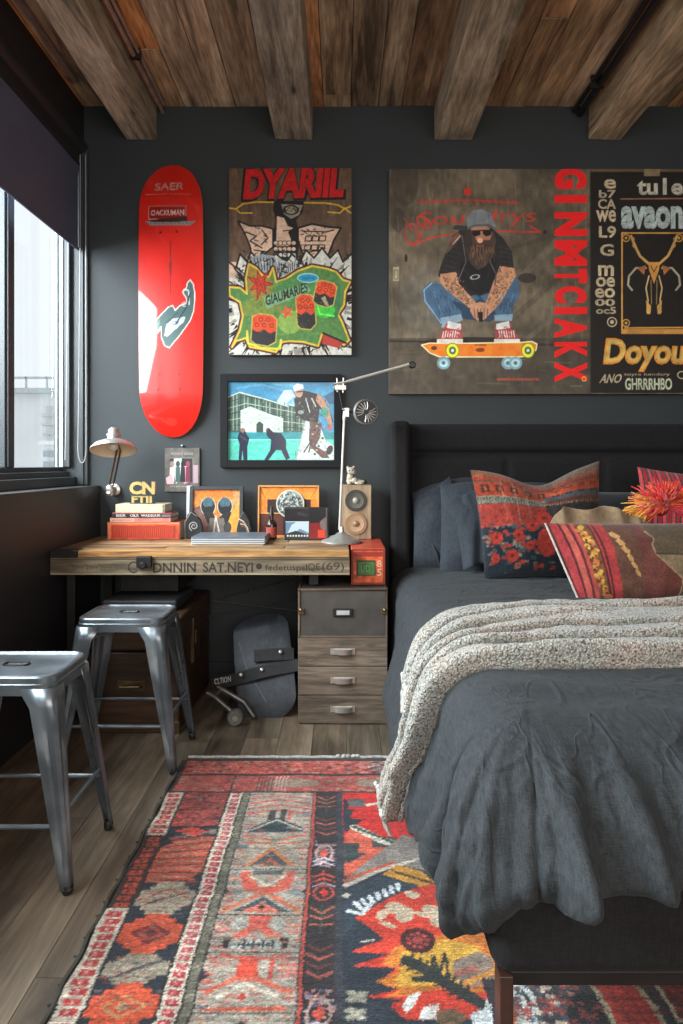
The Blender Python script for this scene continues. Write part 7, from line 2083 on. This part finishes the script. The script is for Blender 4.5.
rm = o.modifiers.new('r', 'REMESH'); rm.mode = 'VOXEL'; rm.voxel_size = 0.0028; rm.use_smooth_shade = True
b = MB(); b.ball((0.047, -0.004, 0.012), (0.012, 0.014, 0.010), 12, 8); b.ball((-0.013, -0.022, 0.071), 0.003, 8, 6); b.ball((-0.027, -0.022, 0.071), 0.003, 8, 6); b.ball((-0.003, -0.023, 0.063), 0.0035, 8, 6); b.build('dark_detail', M_black, fg, smooth=True)

# tall desk lamp with a round pierced head
ld = 3.06
dl = empty('desk_lamp', 'tall pale metal desk lamp with a round pierced head and long thin arm', 'lamp', (PX(341.5, ld), ld, TZ))
b = MB(); b.lathe([(0.0, 0), (0.092, 0), (0.095, 0.006), (0.090, 0.012), (0.062, 0.020), (0.048, 0.032), (0.032, 0.036), (0.022, 0.044), (0.012, 0.050), (0.010, 0.075), (0.0, 0.076)], 40); b.build('base', M_chrome, dl, smooth=True)
lx = lambda x_: PX(x_, ld) - PX(341.5, ld)
lz = lambda y_: PZ(y_, ld) - TZ
M_pole = mat('pale_pole', (0.62, 0.58, 0.53), rough=0.35, metal=0.5, var=0.08)
b = MB(); b.tube([(lx(339.5), 0, 0.06), (lx(344.5), 0, lz(414))], 0.0058, 12); b.build('pole', M_pole, dl, smooth=True)
b = MB(); b.tube([(lx(344.2), 0, lz(420)), (lx(345), -0.002, lz(411))], 0.009, 10); b.box((lx(345), -0.012, lz(417)), (lx(349), 0.012, lz(408))); b.cyl((lx(342), 0, lz(409)), (lx(350), 0, lz(409)), 0.004, 8); el = b.build('elbow_joint', M_pole, dl, bevel=0.001)
b = MB(); b.tube([(lx(343.5), 0, lz(412)), (lx(338), 0.0, lz(386))], 0.0035, 8); b.build('upper_link', M_iron, dl, smooth=True)
arm = [(lx(333), -0.005, lz(388)), (lx(343), 0.0, lz(383.2)), (lx(380), 0.03, lz(372)), (lx(412), 0.06, lz(362.5))]
b = MB(); b.tube(arm, 0.0048, 8)
for i in range(34):
    t = i / 33; p = Vector(arm[1]).lerp(Vector(arm[3]), 0.06 + 0.9 * t); b.box((p.x - 0.0022, p.y - 0.004, p.z - 0.001), (p.x + 0.0022, p.y + 0.004, p.z + 0.009))
am = b.build('toothed_arm', M_pole, dl)
b = MB(); b.box((lx(335), -0.012, lz(390)), (lx(346), 0.010, lz(385.5)), ); b.tube([(lx(337), 0, lz(378)), (lx(337.5), 0, lz(392))], 0.0035, 8); b.tube([(lx(343.5), -0.008, lz(378)), (lx(343), -0.008, lz(393))], 0.0035, 8); b.cyl((lx(334), -0.01, lz(384)), (lx(348), -0.01, lz(381.5)), 0.004, 8); b.build('arm_clamp', M_pole, dl, bevel=0.001)
kr = Matrix.Translation((lx(414), 0.07, lz(362.5))) @ Matrix.Rotation(math.pi / 2, 4, 'X')
b = MB(); b.lathe([(0.0, -0.018), (0.016, -0.018), (0.018, 0.0), (0.014, 0.016), (0.0, 0.018)], 20, kr); b.build('end_knob', M_black, dl, smooth=True)
hx_, hz_ = lx(366), lz(412)
b = MB(); b.tube([(lx(348), 0.004, lz(412)), (hx_, 0.03, hz_)], 0.004, 8); b.build('head_stem', M_iron, dl, smooth=True)
R = Matrix.Translation((hx_, 0.0, hz_)) @ Matrix.Rotation(math.radians(10), 4, 'Z') @ Matrix.Rotation(math.pi / 2, 4, 'X')
b = MB(); b.lathe([(0.0, -0.045), (0.030, -0.044), (0.050, -0.034), (0.058, -0.02), (0.061, 0.0), (0.058, 0.008), (0.053, 0.010), (0.052, 0.004), (0.0, 0.004)], 40, R); hd_ = b.build('head', mat('aged_silver', (0.36, 0.34, 0.31), rough=0.4, metal=0.7, var=0.3), dl, smooth=True)
b = MB(); b.lathe([(0.0, 0.0045), (0.0525, 0.0045), (0.0525, 0.0056), (0.0, 0.0056)], 36, R); b.build('dark_plate', M_black, hd_)
b = MB()
for s_ in (-1, 1):
    for k in range(7):
        a = math.radians(45 + 90 * 0 + s_ * 90 + (k - 3) * 20)
        p0 = Vector((0.012 * math.cos(a), 0.012 * math.sin(a), 0.007)); p1 = Vector((0.047 * math.cos(a + .15), 0.047 * math.sin(a + .15), 0.007))
        b.tube([R @ p0, R @ ((p0 + p1) / 2 + Vector((0.003, -0.002, 0.001))), R @ p1], 0.0022, 6)
b.build('pierced_grille', M_pole, hd_, smooth=True)
b = MB(); b.box((-0.048, -0.006, 0.005), (0.048, 0.006, 0.011), R @ Matrix.Rotation(math.radians(45), 4, 'Z')); b.build('cross_bar', M_black, hd_, bevel=0.001)

# wall lamp by the window
wl = empty('wall_lamp', 'small nickel wall lamp with a wide cream-lined shade by the window', 'lamp', (PX(111, 3.33), DB - 0.001, PZ(490, 3.33)))
b = MB(); Rw = Matrix.Rotation(math.pi / 2, 4, 'X')
b.lathe([(0.0, 0), (0.030, 0), (0.030, 0.008), (0.016, 0.014), (0.014, 0.05), (0.0, 0.052)], 24, Rw)
b.build('wall_mount', M_chrome, wl, smooth=True)
b = MB(); b.lathe([(0.0, -0.03), (0.014, -0.028), (0.021, -0.016), (0.018, -0.006), (0.022, 0.002), (0.020, 0.016), (0.012, 0.026), (0.0, 0.028)], 20, Matrix.Translation((0, -0.065, 0))); b.build('joint', M_chrome, wl, smooth=True)
sh_x = PX(113.5, 3.12) - wl.location.x; sh_y = 3.12 - DB; sh_z = PZ(450, 3.12) - wl.location.z
b = MB()
for s_ in (-1, 1): b.tube([(0.004 + s_ * 0.010, -0.065, 0.02), (sh_x + s_ * 0.009, sh_y + 0.075, sh_z + 0.0), (sh_x + s_ * 0.006, sh_y + 0.01, sh_z + 0.055)], 0.0048, 8)
b.build('arm', mat('bronze_arm', (0.22, 0.14, 0.10), rough=0.35, metal=0.8), wl, smooth=True)
Rs = Matrix.Translation((sh_x, sh_y, sh_z)) @ Matrix.Rotation(math.radians(-17), 4, 'X') @ Matrix.Rotation(math.radians(-5), 4, 'Y')
Ro = Matrix.Identity(4)
b = MB(); b.lathe([(0.107, -0.002), (0.105, 0.006), (0.090, 0.024), (0.062, 0.038), (0.034, 0.044), (0.030, 0.048), (0.028, 0.066), (0.033, 0.070), (0.033, 0.076), (0.026, 0.080), (0.026, 0.098), (0.016, 0.110), (0.0, 0.112)], 44, Rs, cap=False); shd = b.build('shade', M_chrome, wl, smooth=True)
b = MB(); b.lathe([(0.106, -0.0025), (0.102, 0.004), (0.088, 0.021), (0.060, 0.034), (0.02, 0.040), (0.0, 0.04)], 44, Rs, cap=False); b.build('shade_lining', mat('cream_enamel', (0.72, 0.56, 0.40), rough=0.5, var=0.05, bump=0), shd, smooth=True)
b = MB(); b.ball((0, 0, 0.018), (0.022, 0.022, 0.02), 16, 10, Rs); b.build('bulb', mat('white_bulb', (0.8, 0.76, 0.7), rough=0.3, bump=0), shd, smooth=True)
